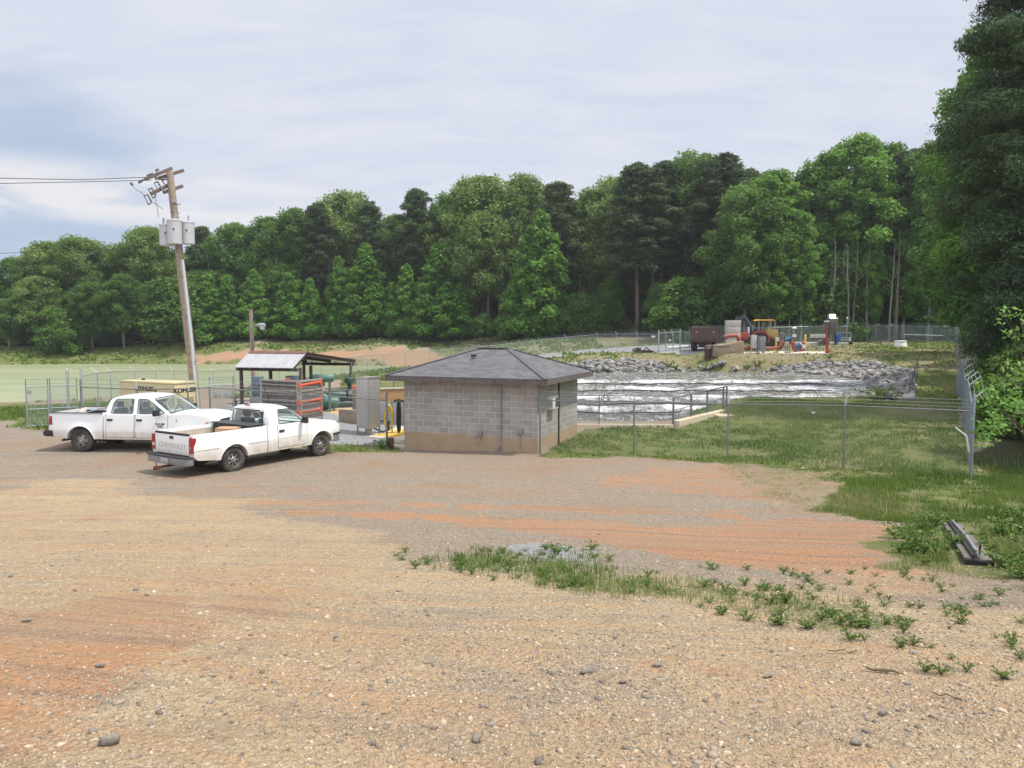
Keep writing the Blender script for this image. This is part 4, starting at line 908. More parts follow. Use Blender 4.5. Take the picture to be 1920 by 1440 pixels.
# chain-link fabric: two crossed sets of wires, see-through between
def link_mat(name, col, cellm, wire):
    m = bpy.data.materials.new(name); m.use_nodes = True; g = G(m.node_tree)
    uv = g.n('ShaderNodeAttribute', _attribute_name='fab').outputs['Vector']; sp = g.n('ShaderNodeSeparateXYZ', Vector=uv).outputs
    def line(s_):
        q = g.math('FRACT', g.math('DIVIDE', g.math('ADD' if s_ > 0 else 'SUBTRACT', sp[0], sp[1]), cellm))
        return g.math('LESS_THAN', q, wire / cellm * 1.4)
    f = g.math('MAXIMUM', line(1), line(-1))
    b = g.n('ShaderNodeBsdfPrincipled', Roughness=.5, Metallic=.4); g.put(b.inputs['Base Color'], col)
    t = g.n('ShaderNodeBsdfTransparent'); ms = g.n('ShaderNodeMixShader', Fac=f); g.put(ms.inputs[1], t.outputs[0]); g.put(ms.inputs[2], b.outputs[0])
    g.n('ShaderNodeOutputMaterial', Surface=ms.outputs[0]); return m
M_link = link_mat('chain_link', (.26, .28, .29), .075, .0030)
M_linkfar = link_mat('chain_link_thick', (.30, .36, .33), .075, .0085)
def fabric(name, pts, zlo, zhi, m, parent):
    """pts: list of (x,y,zground) in parent space"""
    V = []; Fc = []; U = []; s_ = 0
    for i, p in enumerate(pts):
        if i: s_ += (Vector(p) - Vector(pts[i - 1])).length
        V += [(p[0], p[1], p[2] + zlo), (p[0], p[1], p[2] + zhi)]; U += [(s_, zlo, 0), (s_, zhi, 0)]
        if i: k = 2 * i; Fc.append((k - 2, k, k + 1, k - 1))
    me = bpy.data.meshes.new(name); me.from_pydata(V, [], Fc); a = me.attributes.new('fab', 'FLOAT_VECTOR', 'POINT'); a.data.foreach_set('vector', [c for u in U for c in u])
    return linkmesh(name, me, m, parent)
def fence(label, P, spacing=3.0, hh=2.0, rail=True, midrail=None, barb=0, barb_dir=(0, 0), pr=.03, m=None, fm=None, group=None, ends=True, skip=()):
    """P: world xy polyline; posts follow the ground. barb: number of wires, barb_dir: horizontal lean of the arms"""
    m = m or galv; o = thing('chain_link_fence', label, 'fence', (P[0][0], P[0][1], h(*P[0])), 0, group); org = Vector(o.location)
    pts = []
    for a, b in zip(P[:-1], P[1:]):
        L = math.hypot(b[0] - a[0], b[1] - a[1]); n = max(1, round(L / spacing))
        for i in range(n): t = i / n; pts.append((a[0] + (b[0] - a[0]) * t, a[1] + (b[1] - a[1]) * t))
    pts.append(P[-1]); G3 = [Vector((x, y, h(x, y))) - org for x, y in pts]
    bd = Vector((barb_dir[0], barb_dir[1], 0)) * .30 + Vector((0, 0, .30))
    for i, q in enumerate(G3):
        if i in skip: continue
        end = ends and i in (0, len(G3) - 1); r_ = pr * (1.35 if end else 1); mb = MB()
        up = bd.z if (end and barb) else 0
        mb.lathe([(r_, -.25), (r_, hh + up), (r_ * .6, hh + up + .04), (.001, hh + up + .05)], q, 8)
        po = mb.build('post', m, o, smooth=True)
        if barb and not end:
            ab = MB(); ab.bar(q + Vector((0, 0, hh)), q + Vector((0, 0, hh)) + bd, .045, .03); ab.build('barb_arm', mat('pale_arm_steel', (.62, .64, .66), .45, .2), po)
    if rail: MB().tube([q + Vector((0, 0, hh)) for q in G3], pr * .72, 6).build('top_rail', m, o, smooth=True)
    if midrail: MB().tube([q + Vector((0, 0, midrail)) for q in G3], pr * .6, 6).build('middle_rail', m, o, smooth=True)
    if barb:
        wb = MB()
        for k in range(barb):
            t = (k + 1) / barb; wb.tube([q + Vector((0, 0, hh)) + bd * t for q in G3], .0085, 4)
        wb.build('barbed_wire', galv, o)
    fabric('mesh', [tuple(q) for q in G3], .04, hh, fm or M_link, o); return o
gxy = lambda px, Y: (ray(px, 700).x * Y, Y)
# front fence, two runs either side of the block building
fence('low chain-link fence crossing the lawn from block building to corner post', [(.95, 25.6), gxy(1190, 26), gxy(1367, 24.7), gxy(1587, 21.9), (12.35, 20.3)], 9, 1.83, barb=3, barb_dir=(0, -.25), m=galvd, pr=.028)
fence('long chain-link fence with barbed wire receding along the trees at the right', [(12.35, 20.3), (28.4, 48.3), (58, 100)], 3.05, 1.95, barb=3, barb_dir=(.95, -.45), pr=.032, m=mat('blue_grey_steel', (.24, .27, .30), .5, .45, var=.2))
fence('chain-link fence at the far edge of the lawn, before the wood', [gxy(1318, 100), gxy(1500, 101), gxy(1640, 102), (58, 100)], 3.6, 2.1, fm=M_linkfar, pr=.03, barb=2)
lb_ = 'chain-link fence with slanted barbed arms curving behind the shed along the road'
fence(lb_, [gxy(152, 33.5), gxy(207, 41), gxy(355, 55), gxy(440, 62), gxy(560, 70), gxy(678, 79), gxy(760, 84), gxy(850, 88), gxy(1000, 92), gxy(1120, 94), gxy(1234, 88)], 3.4, 2.1, barb=2, barb_dir=(-.9, -.3), fm=M_linkfar)
fence('short chain-link fence run before the far gate, with two slanted arms', [gxy(1234, 88), gxy(1274, 90)], 1.3, 2.2, barb=3, barb_dir=(-.9, -.3), fm=M_linkfar, pr=.045)
fence('chain-link fence behind the two white trucks, from the generator to the block building', [gxy(150, 31), gxy(256, 28.6), gxy(351, 28.3), gxy(392, 28.6), (-4.62, 27.95)], 3.6, 1.75, m=galvd, pr=.03, barb=2, barb_dir=(0, -.3), skip=(4,))
def gate(label, px0, Y0, px1, Y1, hh, n=2, mid=True, z=0):
    a = gxy(px0, Y0); b = gxy(px1, Y1); o = thing('gate', label, 'gate', (a[0], a[1], h(*a)), math.atan2(b[1] - a[1], b[0] - a[0])); L = math.hypot(b[0] - a[0], b[1] - a[1])
    m = MB()
    for x in [L * i / n for i in range(n + 1)]: m.tube([(x, 0, .05), (x, 0, hh)], .028, 8)
    for zz in [.08, hh] + ([hh * .45] if mid else []): m.tube([(0, 0, zz), (L, 0, zz)], .022, 8)
    m.build('frame', galv, o, smooth=True); w_ = MB()
    for k in range(3): w_.tube([(0, 0, hh + .1 + .1 * k), (L, 0, hh + .1 + .1 * k)], .007, 4)
    for x in (0, L): w_.tube([(x, 0, hh), (x, 0, hh + .33)], .02, 6)
    w_.build('barbed_wire', galvd, o); fabric('mesh', [(0, 0, 0), (L, 0, 0)], .08, hh, M_linkfar, o)
    return o
gate('grey chain-link gate leaf at the far left end of the yard, left panel', 47, 32.2, 88, 32.6, 1.75, 1)
gate('second grey gate leaf from the left, behind the crew cab truck bed', 92, 32.8, 143, 33.2, 1.75, 1)
gate('far open gate of grey chain-link beside the brown dump truck', 1276, 90.5, 1292, 88, 2.3, 2)
gate('small walk-through gate with grey signs between the generator and the shed', 392, 30.5, 437, 31, 1.6, 1, False)
for px, Y, lb in [(126, 36, 'tall grey steel post behind the left gates'), ]:
    a = gxy(px, Y); o = MB().lathe([(.06, -.2), (.06, 2.25), (.03, 2.36), (.001, 2.38)], (0, 0, 0), 10).build('gate_post', galv, None, smooth=True); o.location = (a[0], a[1], h(*a)); tag(o, lb, 'post')
M_sign = mat('grey_sign_back', (.33, .34, .34), .6)
for px, lb in ((408, 'left one of two small grey boards hanging on the walk-through gate'), (426, 'right one of two small grey boards hanging on the walk-through gate')):
    q = W(px, 741, 30.4); tag(MB().box(q, (.30, .012, .24)).build('sign_board', M_sign, None, bevel=.004), lb, 'sign')
for px, py, Y, w_, lb in ((1225, 631, 88.2, .45, 'small white sign on the far fence left of the far gate'), (1256, 638, 88.9, .28, 'pale yellow sign low on the fence panel next to the far gate')):
    tag(MB().box(W(px, py, Y), (w_, .02, .2)).build('sign_board', white), lb, 'sign')
q = W(55, 736, 32.1); tag(MB().box(q, (.18, .01, .16)).build('sign_board', M_sign), 'small pale sign on the leftmost gate panel', 'sign')

# ---------------------------------------------------------------- block building
U = Vector((.925, -.379, 0)); Vv = Vector((.379, .925, 0))
bo = thing('block_building', 'small grey concrete block building with a dark hipped shingle roof', 'building', (.87, 25.8, 0), math.atan2(-.379, .925))
LB, WB, HB = 5.20, 4.5, 2.36    # local x: 0 = right front corner, negative to the left; local y: away
bm_ = bpy.data.materials.new('concrete_block'); bm_.use_nodes = True; g = G(bm_.node_tree)
O = g.n('ShaderNodeTexCoord').outputs['Object']; sp = g.n('ShaderNodeSeparateXYZ', Vector=O).outputs
geo = g.n('ShaderNodeNewGeometry'); nrm = g.n('ShaderNodeVectorTransform', _vector_type='NORMAL', _convert_from='WORLD', _convert_to='OBJECT', Vector=geo.outputs['Normal']); nx = g.math('ABSOLUTE', g.n('ShaderNodeSeparateXYZ', Vector=nrm.outputs[0]).outputs[0])
hc = g.mixf(g.math('GREATER_THAN', nx, .5), sp[0], sp[1]); cvv = g.n('ShaderNodeCombineXYZ', X=g.math('ADD', hc, 20.0), Y=g.math('ADD', sp[2], .17), Z=0.0).outputs[0]
br = g.n('ShaderNodeTexBrick', Vector=cvv, Scale=1.0); br.inputs['Brick Width'].default_value = .405; br.inputs['Row Height'].default_value = .205; br.inputs['Mortar Size'].default_value = .011; br.inputs['Mortar Smooth'].default_value = .25
br.inputs['Color1'].default_value = (.31, .29, .26, 1); br.inputs['Color2'].default_value = (.40, .375, .34, 1); br.inputs['Mortar'].default_value = (.60, .565, .51, 1)
c = g.mix(g.ramp(g.noise(O, 1.3, 5, .6).outputs[0], .35, .7, 0, .35), br.outputs['Color'], (.22, .20, .18))
c = g.mix(g.ramp(g.noise(O, 40, 4, .7).outputs[0], .4, .8, 0, .4), c, (.20, .185, .17))
tz = g.math('ADD', sp[2], g.math('MULTIPLY', g.math('SUBTRACT', g.noise(O, 1.6, 4, .6).outputs[0], .5), .10))
c = g.mix(g.ramp(tz, .52, .36), c, g.mix(.68, c, g.mix(g.noise(O, 2.5, 4, .6).outputs[0], (.44, .31, .17), (.34, .21, .10))))
p = g.n('ShaderNodeBsdfPrincipled', Roughness=.95); g.put(p.inputs['Base Color'], c); p.inputs['Specular IOR Level'].default_value = .2
bmp = g.n('ShaderNodeBump', Strength=.7, Distance=.012, Height=g.math('ADD', g.math('MULTIPLY', br.outputs['Fac'], -1.0), g.math('MULTIPLY', g.noise(O, 45, 4, .7).outputs[0], .5))); g.put(p.inputs['Normal'], bmp.outputs[0])
g.n('ShaderNodeOutputMaterial', Surface=p.outputs[0])
MB().b2((-LB, 0, -.5), (0, WB, HB)).build('wall', bm_, bo)
rm = bpy.data.materials.new('asphalt_shingle'); rm.use_nodes = True; g = G(rm.node_tree)
O = g.n('ShaderNodeTexCoord').outputs['UV']; br = g.n('ShaderNodeTexBrick', Vector=O, Scale=1.0); br.inputs['Brick Width'].default_value = .30; br.inputs['Row Height'].default_value = .14; br.inputs['Mortar Size'].default_value = .006
br.inputs['Color1'].default_value = (.085, .085, .092, 1); br.inputs['Color2'].default_value = (.155, .15, .155, 1); br.inputs['Mortar'].default_value = (.05, .05, .05, 1); br.offset_frequency = 2
c = g.mix(g.ramp(g.noise(O, 1.5, 5, .65).outputs[0], .35, .7, 0, .5), br.outputs['Color'], (.10, .10, .11)); c = g.mix(g.ramp(g.noise(O, 25, 4, .8).outputs[0], .3, .8, 0, .5), c, (.20, .195, .195))
p = g.n('ShaderNodeBsdfPrincipled', Roughness=.95); g.put(p.inputs['Base Color'], c); p.inputs['Specular IOR Level'].default_value = .15
bmp = g.n('ShaderNodeBump', Strength=.8, Distance=.02, Height=g.math('ADD', g.math('MULTIPLY', br.outputs['Fac'], -1.0), g.noise(O, 9, 3, .6).outputs[0])); g.put(p.inputs['Normal'], bmp.outputs[0])
g.n('ShaderNodeOutputMaterial', Surface=p.outputs[0])
e = .50; zr = HB + .14; x0, x1, y0, y1 = -LB - e, e, -e, WB + e; rise = .93
rl = (x1 - x0 - (y1 - y0)) / 2 + .25; cx, cy = (x0 + x1) / 2, (y0 + y1) / 2
cor = [(x0, y0, zr), (x1, y0, zr), (x1, y1, zr), (x0, y1, zr)]; ra = (cx - rl, cy, zr + rise); rb = (cx + rl, cy, zr + rise)
me = bpy.data.meshes.new('roof'); me.from_pydata(cor + [ra, rb] + [(a, b, zr - .03) for a, b, _ in cor], [], [(0, 1, 5, 4), (1, 2, 5), (2, 3, 4, 5), (3, 0, 4), (0, 6, 7, 1), (1, 7, 8, 2), (2, 8, 9, 3), (3, 9, 6, 0), (9, 8, 7, 6)])
uvl = me.uv_layers.new(name='UVMap')
for pl in me.polygons:
    n_ = pl.normal; hx = Vector((-n_.y, n_.x, 0)); hx = hx.normalized() if hx.length > .01 else Vector((1, 0, 0)); vv = n_.cross(hx)
    for li in pl.loop_indices: co = me.vertices[me.loops[li].vertex_index].co; uvl.data[li].uv = (co.dot(hx) + 20, co.dot(vv) + 20)
rf = linkmesh('roof', me, rm, bo)
hipm = MB()
for a in cor:
    b_ = ra if a[0] < cx else rb; hipm.bar(Vector(a) + Vector((0, 0, .012)), Vector(b_) + Vector((0, 0, .004)), .20, .016)
hipm.bar(Vector(ra) + Vector((0, 0, .016)), Vector(rb) + Vector((0, 0, .016)), .22, .03); hipm.build('ridge_cap', mat('ridge_shingle', (.115, .112, .118), .95, var=.4, scale=9, bump=.4), rf)
MB().box((cx - .35, cy - 1.05, zr + .70), (.18, .14, .10), rx=.33).build('roof_vent', mat('vent_dark', (.05, .05, .05), .7), rf, bevel=.02)
fsc = mat('fascia_wood', (.16, .13, .12), .85, var=.5, scale=5, bump=.2)
f_ = MB(); f_.b2((x0, y0 - .0, zr - .20), (x1, y0 + .04, zr - .034)); f_.b2((x0, y1 - .04, zr - .20), (x1, y1, zr - .034)); f_.b2((x0, y0 + .042, zr - .20), (x0 + .04, y1 - .042, zr - .034)); f_.b2((x1 - .04, y0 + .042, zr - .20), (x1, y1 - .042, zr - .034)); f_.build('fascia', fsc, bo)
MB().b2((x0 + .05, y0 + .05, zr - .17), (x1 - .05, y1 - .05, zr - .14)).build('soffit', fsc, bo)
MB().b2((-.02, -.024, HB - .02), (.02, 0, HB)).build('trim', fsc, bo)
# conduits and boxes on the walls
MB().tube([(-1.34, -.03, HB - .10), (-1.34, -.03, .35), (-1.33, -.04, -.2)], .022, 8).build('conduit', gsteel, bo, smooth=True)
MB().tube([(.03, 2.15, HB - .1), (.03, 2.17, -.1)], .032, 8).build('downspout', black, bo, smooth=True)
for x, z in ((-2.15, .50), (-.62, .66)):
    MB().b2((x - .09, -.09, z - .09), (x + .09, -.002, z + .09)).build('junction_box', gsteel, bo, bevel=.01)
MB().tube([(-2.15, -.04, .42), (-2.17, -.06, .25), (-2.28, -.03, .12)], .015, 6).build('pipe', conc, bo); MB().tube([(-.62, -.03, .58), (-.62, -.03, .0)], .008, 6).build('cable', gsteel, bo)
MB().b2((-1.46, -.07, -.05), (-1.40, -.002, .08)).build('outlet_box', gsteel, bo)
ac = MB().b2((.0, .95, 1.34), (.22, 1.55, 1.80)).build('air_conditioner', white, bo, bevel=.015)
gr = MB(); gr.b2((.221, 1.20, 1.40), (.228, 1.50, 1.74)); gr.build('grille', mat('ac_grille', (.06, .06, .06), .6), ac)
sl = MB()
for k in range(5): sl.b2((.03 + .036 * k, .943, 1.42), (.046 + .036 * k, .949, 1.70))
sl.build('louvres', mat('ac_louvre', (.25, .25, .25), .6), ac)
fl = MB().b2((.221, .97, 1.38), (.234, 1.17, 1.76)).build('side_panel', white, ac)

# ---------------------------------------------------------------- utility pole
pb = gat(371, 31); ptop = W(318, 322, 31)
po = thing('utility_pole', 'tall leaning wooden utility pole with two crossarm pairs and transformers', 'utility pole', tuple(pb)); T = ptop - pb; ax = T.normalized()
pm = mat('pole_wood', (.36, .285, .215), .9, var=.35, scale=4, bump=.5, bscale=30)
def onp(px, py): q = W(px, py, 31) - pb; return q
MB().tube([(0, 0, -.5), tuple(T * .5), tuple(T)], [.19, .165, .135], 14).build('pole', pm, po, smooth=True)
arm = mat('crossarm_wood', (.17, .13, .115), .85, var=.3)
for (a, b, dy) in (((285, 341), (319, 314), -.2), ((300, 336), (333, 314), .2), ((295, 368), (317, 344), -.2), ((310, 362), (331, 344), .2)):
    a = onp(*a) + Vector((0, dy, 0)); b = onp(*b) + Vector((0, dy, 0)); a += Vector((0, -.35, 0)); b += Vector((0, .35, 0)); MB().bar(a, b, .12, .13).build('crossarm', arm, po, bevel=.01)
brc = MB(); brc.bar(onp(303, 338), onp(315, 335), .05); brc.bar(onp(300, 334), onp(314, 352), .02, .04); brc.bar(onp(321, 371), onp(322, 356), .02, .04); brc.build('brace', galvd, po)
ins = mat('insulator', (.20, .19, .22), .3)
def insul(a, b, r_=.055, m=ins, nm='insulator', par=None):
    a, b = Vector(a), Vector(b); pts = []; rs = []
    for i in range(9): pts.append(a.lerp(b, i / 8)); rs.append(r_ if i % 2 else r_ * .5)
    return MB().tube(pts, rs, 8).build(nm, m, par or po)
for a, b in (((282, 332), (289, 332)), ((267, 343), (283, 337)), ((286, 330), (294, 328)), ((298, 324), (304, 319)), ((273, 342), (266, 345)), ((297, 332), (300, 340)), ((330, 383), (337, 383))):
    insul(onp(*a) + Vector((0, -.3, 0)), onp(*b) + Vector((0, -.3, 0)), .06 if a[0] != 330 else .08)
for cxp, cyp in ((279, 376), (287, 364), (298, 352)):   # fused cutouts
    q = onp(cxp, cyp) + Vector((0, -.3, 0)); m_ = MB(); m_.tube([q + Vector((-.03, 0, .1)), q + Vector((.14, 0, -.22))], .02, 6); m_.tube([q + Vector((-.06, 0, .12)), q + Vector((.12, 0, .2))], .022, 6); m_.tube([q + Vector((.10, 0, -.22)), q + Vector((.26, 0, -.12))], .022, 6)
    k = m_.build('fuse_cutout', galvd, po, smooth=True); insul(q + Vector((.1, 0, .18)), q + Vector((.24, 0, -.1)), .045, ins, 'insulator', k)
MB().tube([onp(322, 383), onp(338, 383)], .02, 6).build('bracket', galvd, po)
tmat = mat('transformer_grey', (.50, .51, .52), .45, .1, var=.08)
TRF = []
for px, py0, py1, dy, r_ in ((312, 424, 461, .15, .25), (328, 416, 458, -.42, .27), (352, 419, 458, .05, .27)):
    b = W(px, py1, 31 + dy) - pb; hh = (py1 - py0) * 31 / F
    t_ = MB().lathe([(r_ * .92, 0), (r_, .02), (r_, hh - .02), (r_ * 1.05, hh - .01), (r_ * 1.05, hh + .03), (r_ * .6, hh + .07), (.01, hh + .08)], b, 20).build('transformer', tmat, po, smooth=True)
    insul(b + Vector((.08 if px > 320 else -.06, -.05, hh + .05)), b + Vector((.08 if px > 320 else -.06, -.05, hh + .30)), .045, mat('bushing', (.30, .35, .38), .3), 'bushing', t_)
    if px == 351: insul(b + Vector((-.08, .05, hh + .05)), b + Vector((-.08, .05, hh + .27)), .045, MATS['bushing'], 'bushing', t_)
    MB().box(b + Vector((r_ * .3, -r_ * .95, hh * .62)), (.05, .04, .07)).build('terminal', black, t_)
    MB().bar(b + Vector((0, 0, hh * .7)), T * ((b.z + hh * .7) / T.z), .06, .08).build('mount', galvd, t_)
wir = MB()
for pts in (((300, 372), (304, 390), (307, 410)), ((322, 418), (324, 440), (330, 457)), ((331, 418), (333, 438), (345, 457)), ((330, 385), (333, 395), (331, 402)), ((333, 402), (341, 401), (347, 404)), ((296, 382), (310, 392), (315, 396)), ((257, 348), (262, 357), (272, 363)), ((272, 363), (277, 366), (281, 370)), ((341, 420), (341, 440), (341, 470))):
    wir.tube([onp(*q) + Vector((0, -.45, 0)) for q in pts], .010, 5)
wir.build('jumper_wire', black, po)
insul(onp(254, 346) + Vector((0, -.4, 0)), onp(258, 351) + Vector((0, -.4, 0)), .05)
cp = MB(); cp.tube([onp(378, 790) + Vector((0, -.25, 0)), onp(364, 640) + Vector((0, -.25, 0)), onp(347, 488) + Vector((0, -.25, 0))], .058, 10)
cp.build('riser_conduit', mat('pvc_grey', (.46, .50, .52), .5), po, smooth=True)
sb = MB()
for a, b in (((343, 519), (350, 519)), ((352, 592), (359, 592)), ((366, 677), (373, 677))): sb.bar(onp(*a) + Vector((0, -.2, 0)), onp(*b) + Vector((0, -.28, 0)), .05)
sb.build('standoff', galvd, po)
def line(pts, r_, label):
    o = MB().tube([W(*p) for p in pts], r_, 5).build('power_line', black); tag(o, label, 'power line', None)
line([(283, 332, 30.7), (150, 337, 29), (0, 334, 27.5), (-300, 318, 24)], .013, 'upper power line running from the pole top out of the picture at the left')
line([(284, 338, 30.7), (150, 341, 29.5), (0, 344, 28), (-300, 340, 25)], .012, 'power line just below the upper one at the pole top')
line([(318, 464, 31), (170, 468, 31), (0, 475, 31), (-300, 492, 31)], .010, 'lowest thin cable running left from below the transformers across the trees')

# ---------------------------------------------------------------- lamp pole behind the shed
lp = gat(476, 42); lo = thing('lamp_pole', 'short wooden pole with a grey street lamp behind the metal roofed shed', 'lamp pole', tuple(lp)); tl_ = W(470, 580, 42) - lp
MB().tube([(0, 0, -.3), tuple(tl_)], [.13, .10], 12).build('pole', pm, lo, smooth=True)
MB().tube([W(473, 617, 41.9) - lp, W(476, 611, 41.9) - lp, W(482, 610, 41.8) - lp], .03, 8).build('arm', galv, lo, smooth=True)
hd = MB(); q = W(481, 611, 41.8) - lp; hd.tube([q, q + Vector((.15, 0, .03)), q + Vector((.4, 0, .02)), q + Vector((.5, 0, -.02))], [.05, .12, .15, .05], 12); hd.build('lamp_head', galv, lo, smooth=True)
MB().lathe([(.02, -.22), (.10, -.18), (.15, -.05), (.15, .0)], q + Vector((.32, 0, -.03)), 14).build('lens', mat('lamp_lens', (.55, .60, .60), .2), lo, smooth=True)
MB().tube([W(474, 585, 41.8) - lp, W(474, 660, 41.8) - lp], .02, 6).build('conduit', galvd, lo)

# ---------------------------------------------------------------- generator
cream_p = mat('cream_enamel', (.60, .51, .27), .45, var=.10, scale=2); M_blk = mat('black_lettering', (.015, .015, .015), .5)
ga = Vector((-13.1, 29.5, 0)); gb = Vector((-15.95, 30.9, 0)); gl = (gb - ga).length; grz = math.atan2((ga - gb).y, (ga - gb).x)
go = thing('generator', 'long cream enclosed standby generator behind the crew cab truck', 'generator', (ga.x, ga.y, -.05), grz)   # local x from -gl..0, y away
MB().b2((-gl, 0, .22), (0, 1.0, 2.08)).build('enclosure', cream_p, go, bevel=.02)
MB().prism([(-.03, 2.08), (1.03, 2.08), (1.01, 2.14), (-.01, 2.14)], -gl - .03, .03, 'X').build('roof', cream_p, go, bevel=.01)
MB().b2((-gl - .05, -.05, 0), (.05, 1.1, .215)).build('base_frame', black, go)
for i, (a, b) in enumerate(((-gl + .08, -gl / 2 - .45), (-gl / 2 - .42, -gl / 2 + .42), (-gl / 2 + .45, -.08))):
    d = MB().b2((a, -.012, .35), (b, -.001, 1.98)).build('door', cream_p, go, bevel=.004)
    for hx_ in ((b - .1,) if i == 0 else (a + .12,) if i == 2 else ()): MB().prism([(hx_ - .07, 1.78), (hx_ + .02, 1.86), (hx_ + .02, 1.70)], -.035, -.013).build('latch', M_blk, d)
vm = MB()
for k in range(7): vm.box((.004, .5, 1.16 + k * .055), (.018, .8, .016), ry=.5)
vm.build('louvre', mat('louvre_dark', (.16, .13, .07), .7), go)
text_obj('KOHLER', 'lettering', M_blk, go, (-gl / 2 - .05, -.018, 1.84), (R(90), 0, 0), .22, .003, 1.15, .010)
text_obj('KOHLER', 'lettering', M_blk, go, (.004, .5, 1.80), (R(90), 0, R(90)), .24, .003, 1.2, .011)
MB().tube([(-gl * .75, .5, 2.11), (-gl * .75, .5, 2.2)], .07, 10).build('exhaust_cap', M_blk, go)

# ---------------------------------------------------------------- open shed
cor_ = bpy.data.materials.new('corrugated_metal'); cor_.use_nodes = True; g = G(cor_.node_tree)
O = g.n('ShaderNodeTexCoord').outputs['Object']; wv_ = g.n('ShaderNodeTexWave', Vector=O, Scale=2.2, _bands_direction='X')
c = g.mix(g.ramp(g.noise(g.scale(O, (3, .6, .6)), 2, 5, .6).outputs[0], .35, .7), (.44, .44, .45), (.36, .355, .355)); p = g.n('ShaderNodeBsdfPrincipled', Roughness=.5, Metallic=.35); g.put(p.inputs['Base Color'], c)
g.put(p.inputs['Normal'], g.n('ShaderNodeBump', Strength=.35, Distance=.03, Height=wv_.outputs[0]).outputs[0]); g.n('ShaderNodeOutputMaterial', Surface=p.outputs[0])
ex = Vector((-.97, .24, 0)); sxo = W(549, 691, 35); srz = math.atan2(-.24, .97)
sh = thing('open_shed', 'open sided shed with a grey corrugated metal roof sheltering green machines', 'shed', (sxo.x, sxo.y, 0), srz)   # local x: -3..0, y: away
ze = sxo.z
def lsh(px, py, Y): q = W(px, py, Y); d = q - Vector((sxo.x, sxo.y, 0)); return Vector((d.x * .97 - d.y * .24 * -1 * -1, 0, d.z)) if 0 else Matrix.Rotation(-srz, 3, 'Z') @ d
zrg = 3.03; LS = 3.05
rp = MB()
def slab(a, b, t=.03): # a,b: (y,z) from/to across slope, along x -LS..0
    rp.prism([(a[0], a[1]), (b[0], b[1]), (b[0], b[1] + t), (a[0], a[1] + t)], -LS, 0, 'X')
slab((0, ze), (1.33, zrg)); rf2 = rp.build('roof', cor_, sh)
rp = MB(); slab((1.332, zrg), (6.7, 2.45)); rp.build('roof', mat('rusty_sheet', (.20, .11, .085), .8, .2, var=.5, scale=3), sh)
MB().prism([(1.15, zrg - .03), (1.33, zrg + .07), (1.55, zrg + .02)], -LS - .02, .02, 'X').build('ridge_cap', mat('rusty_ridge', (.20, .085, .07), .8, var=.4, scale=4), sh)
fr = MB()
for x in (-.08, -LS + .08, -LS / 2):
    fr.bar((x, .05, ze - .08), (x, 1.33, zrg - .08), .05, .14); fr.bar((x, 1.33, zrg - .08), (x, 6.65, 2.37), .05, .14)
for y, z in ((.35, ze + .0), (6.3, 2.33)): fr.bar((-LS, y, z - .08), (.05, y, z - .08), .14, .14)
for k in range(5): fr.bar((-LS + .15 + k * .7, -.02, ze - .07), (-LS + .15 + k * .7, .3, ze + .02), .05, .12)
fr.build('rafters', woodd, sh)
for x, y in ((-.1, .9), (-.1, 6.2), (-LS + .1, .4), (-LS + .15, 6.2), (-1.7, .9), (-.4, 2.4)):
    MB().b2((x - .06, y - .06, -.1), (x + .06, y + .06, ze if y < 1 else 2.35)).build('post', woodd if x < -.2 else wood, sh)
def stand(o, q): o.location = q; return o
shw = lambda x, y, z=0: Matrix.Rotation(srz, 3, 'Z') @ Vector((x, y, 0)) + Vector((sxo.x, sxo.y, z))
def blower(label, x, y, sc, rz):
    o = thing('blower', label, 'machine', shw(x, y), rz); o.scale = (sc,) * 3
    MB().b2((-.7, -.3, .05), (.8, .3, .22)).build('skid', greenp, o, bevel=.02)
    MB().lathe([(.1, -.45), (.26, -.4), (.30, -.2), (.30, .2), (.26, .4), (.1, .45)], (-.1, 0, .62), 18, 'X').build('motor', greenp, o, smooth=True)
    MB().lathe([(.05, -.16), (.34, -.14), (.36, 0), (.34, .14), (.05, .16)], (.52, 0, .6), 18, 'X').build('housing', mat('machine_dark', (.05, .06, .06), .5), o, smooth=True)
    f_ = MB(); f_.tube([(.5, 0, .9), (.5, 0, 1.25)], .09, 12); f_.build('inlet_pipe', greenp, o, smooth=True); MB().lathe([(.2, 1.25), (.24, 1.28), (.24, 1.48), (.2, 1.52), (.02, 1.54)], (.5, 0, 0), 16).build('air_filter', greenp, o, smooth=True)
    MB().tube([(-.2, -.28, .3), (.3, -.42, .34), (.9, -.36, .3)], .045, 8).build('pipe', galvd, o)
blower('dark green blower machine under the far half of the shed roof', -.9, 3.2, 1.0, .5)
blower('dark green blower machine in the shed, closest to the right end', -.1, 4.8, 1.05, .4)
blower('green blower machine mostly hidden behind the stacked trench panels', -1.8, 1.8, .95, .2)
def tank(label, px, py, Y, L, r_, mt, rz=0, legs=True):
    q = W(px, py, Y); o = thing('tank', label, 'tank', (q.x, q.y, h(q.x, q.y)), rz); zc = q.z - o.location.z
    MB().lathe([(r_ * .2, -L / 2 - r_ * .5), (r_ * .8, -L / 2 - r_ * .25), (r_, -L / 2), (r_, L / 2), (r_ * .8, L / 2 + r_ * .25), (r_ * .2, L / 2 + r_ * .5)], (0, 0, zc), 18, 'X').build('shell', mt, o, smooth=True)
    for x in (-L / 3, L / 3): MB().b2((x - .04, -r_ * .7, 0), (x + .04, r_ * .7, zc - r_ * .75)).build('saddle', mt, o)
    return o
tank('horizontal green air tank below the right side of the shed roof', 612, 754, 38, 1.1, .25, mat('pale_green_tank', (.09, .18, .14), .5, var=.2), .15)
tank('pale green horizontal motor tank on top of the machines in the shed', 606, 709, 37.5, .9, .2, MATS['pale_green_tank'], .1)
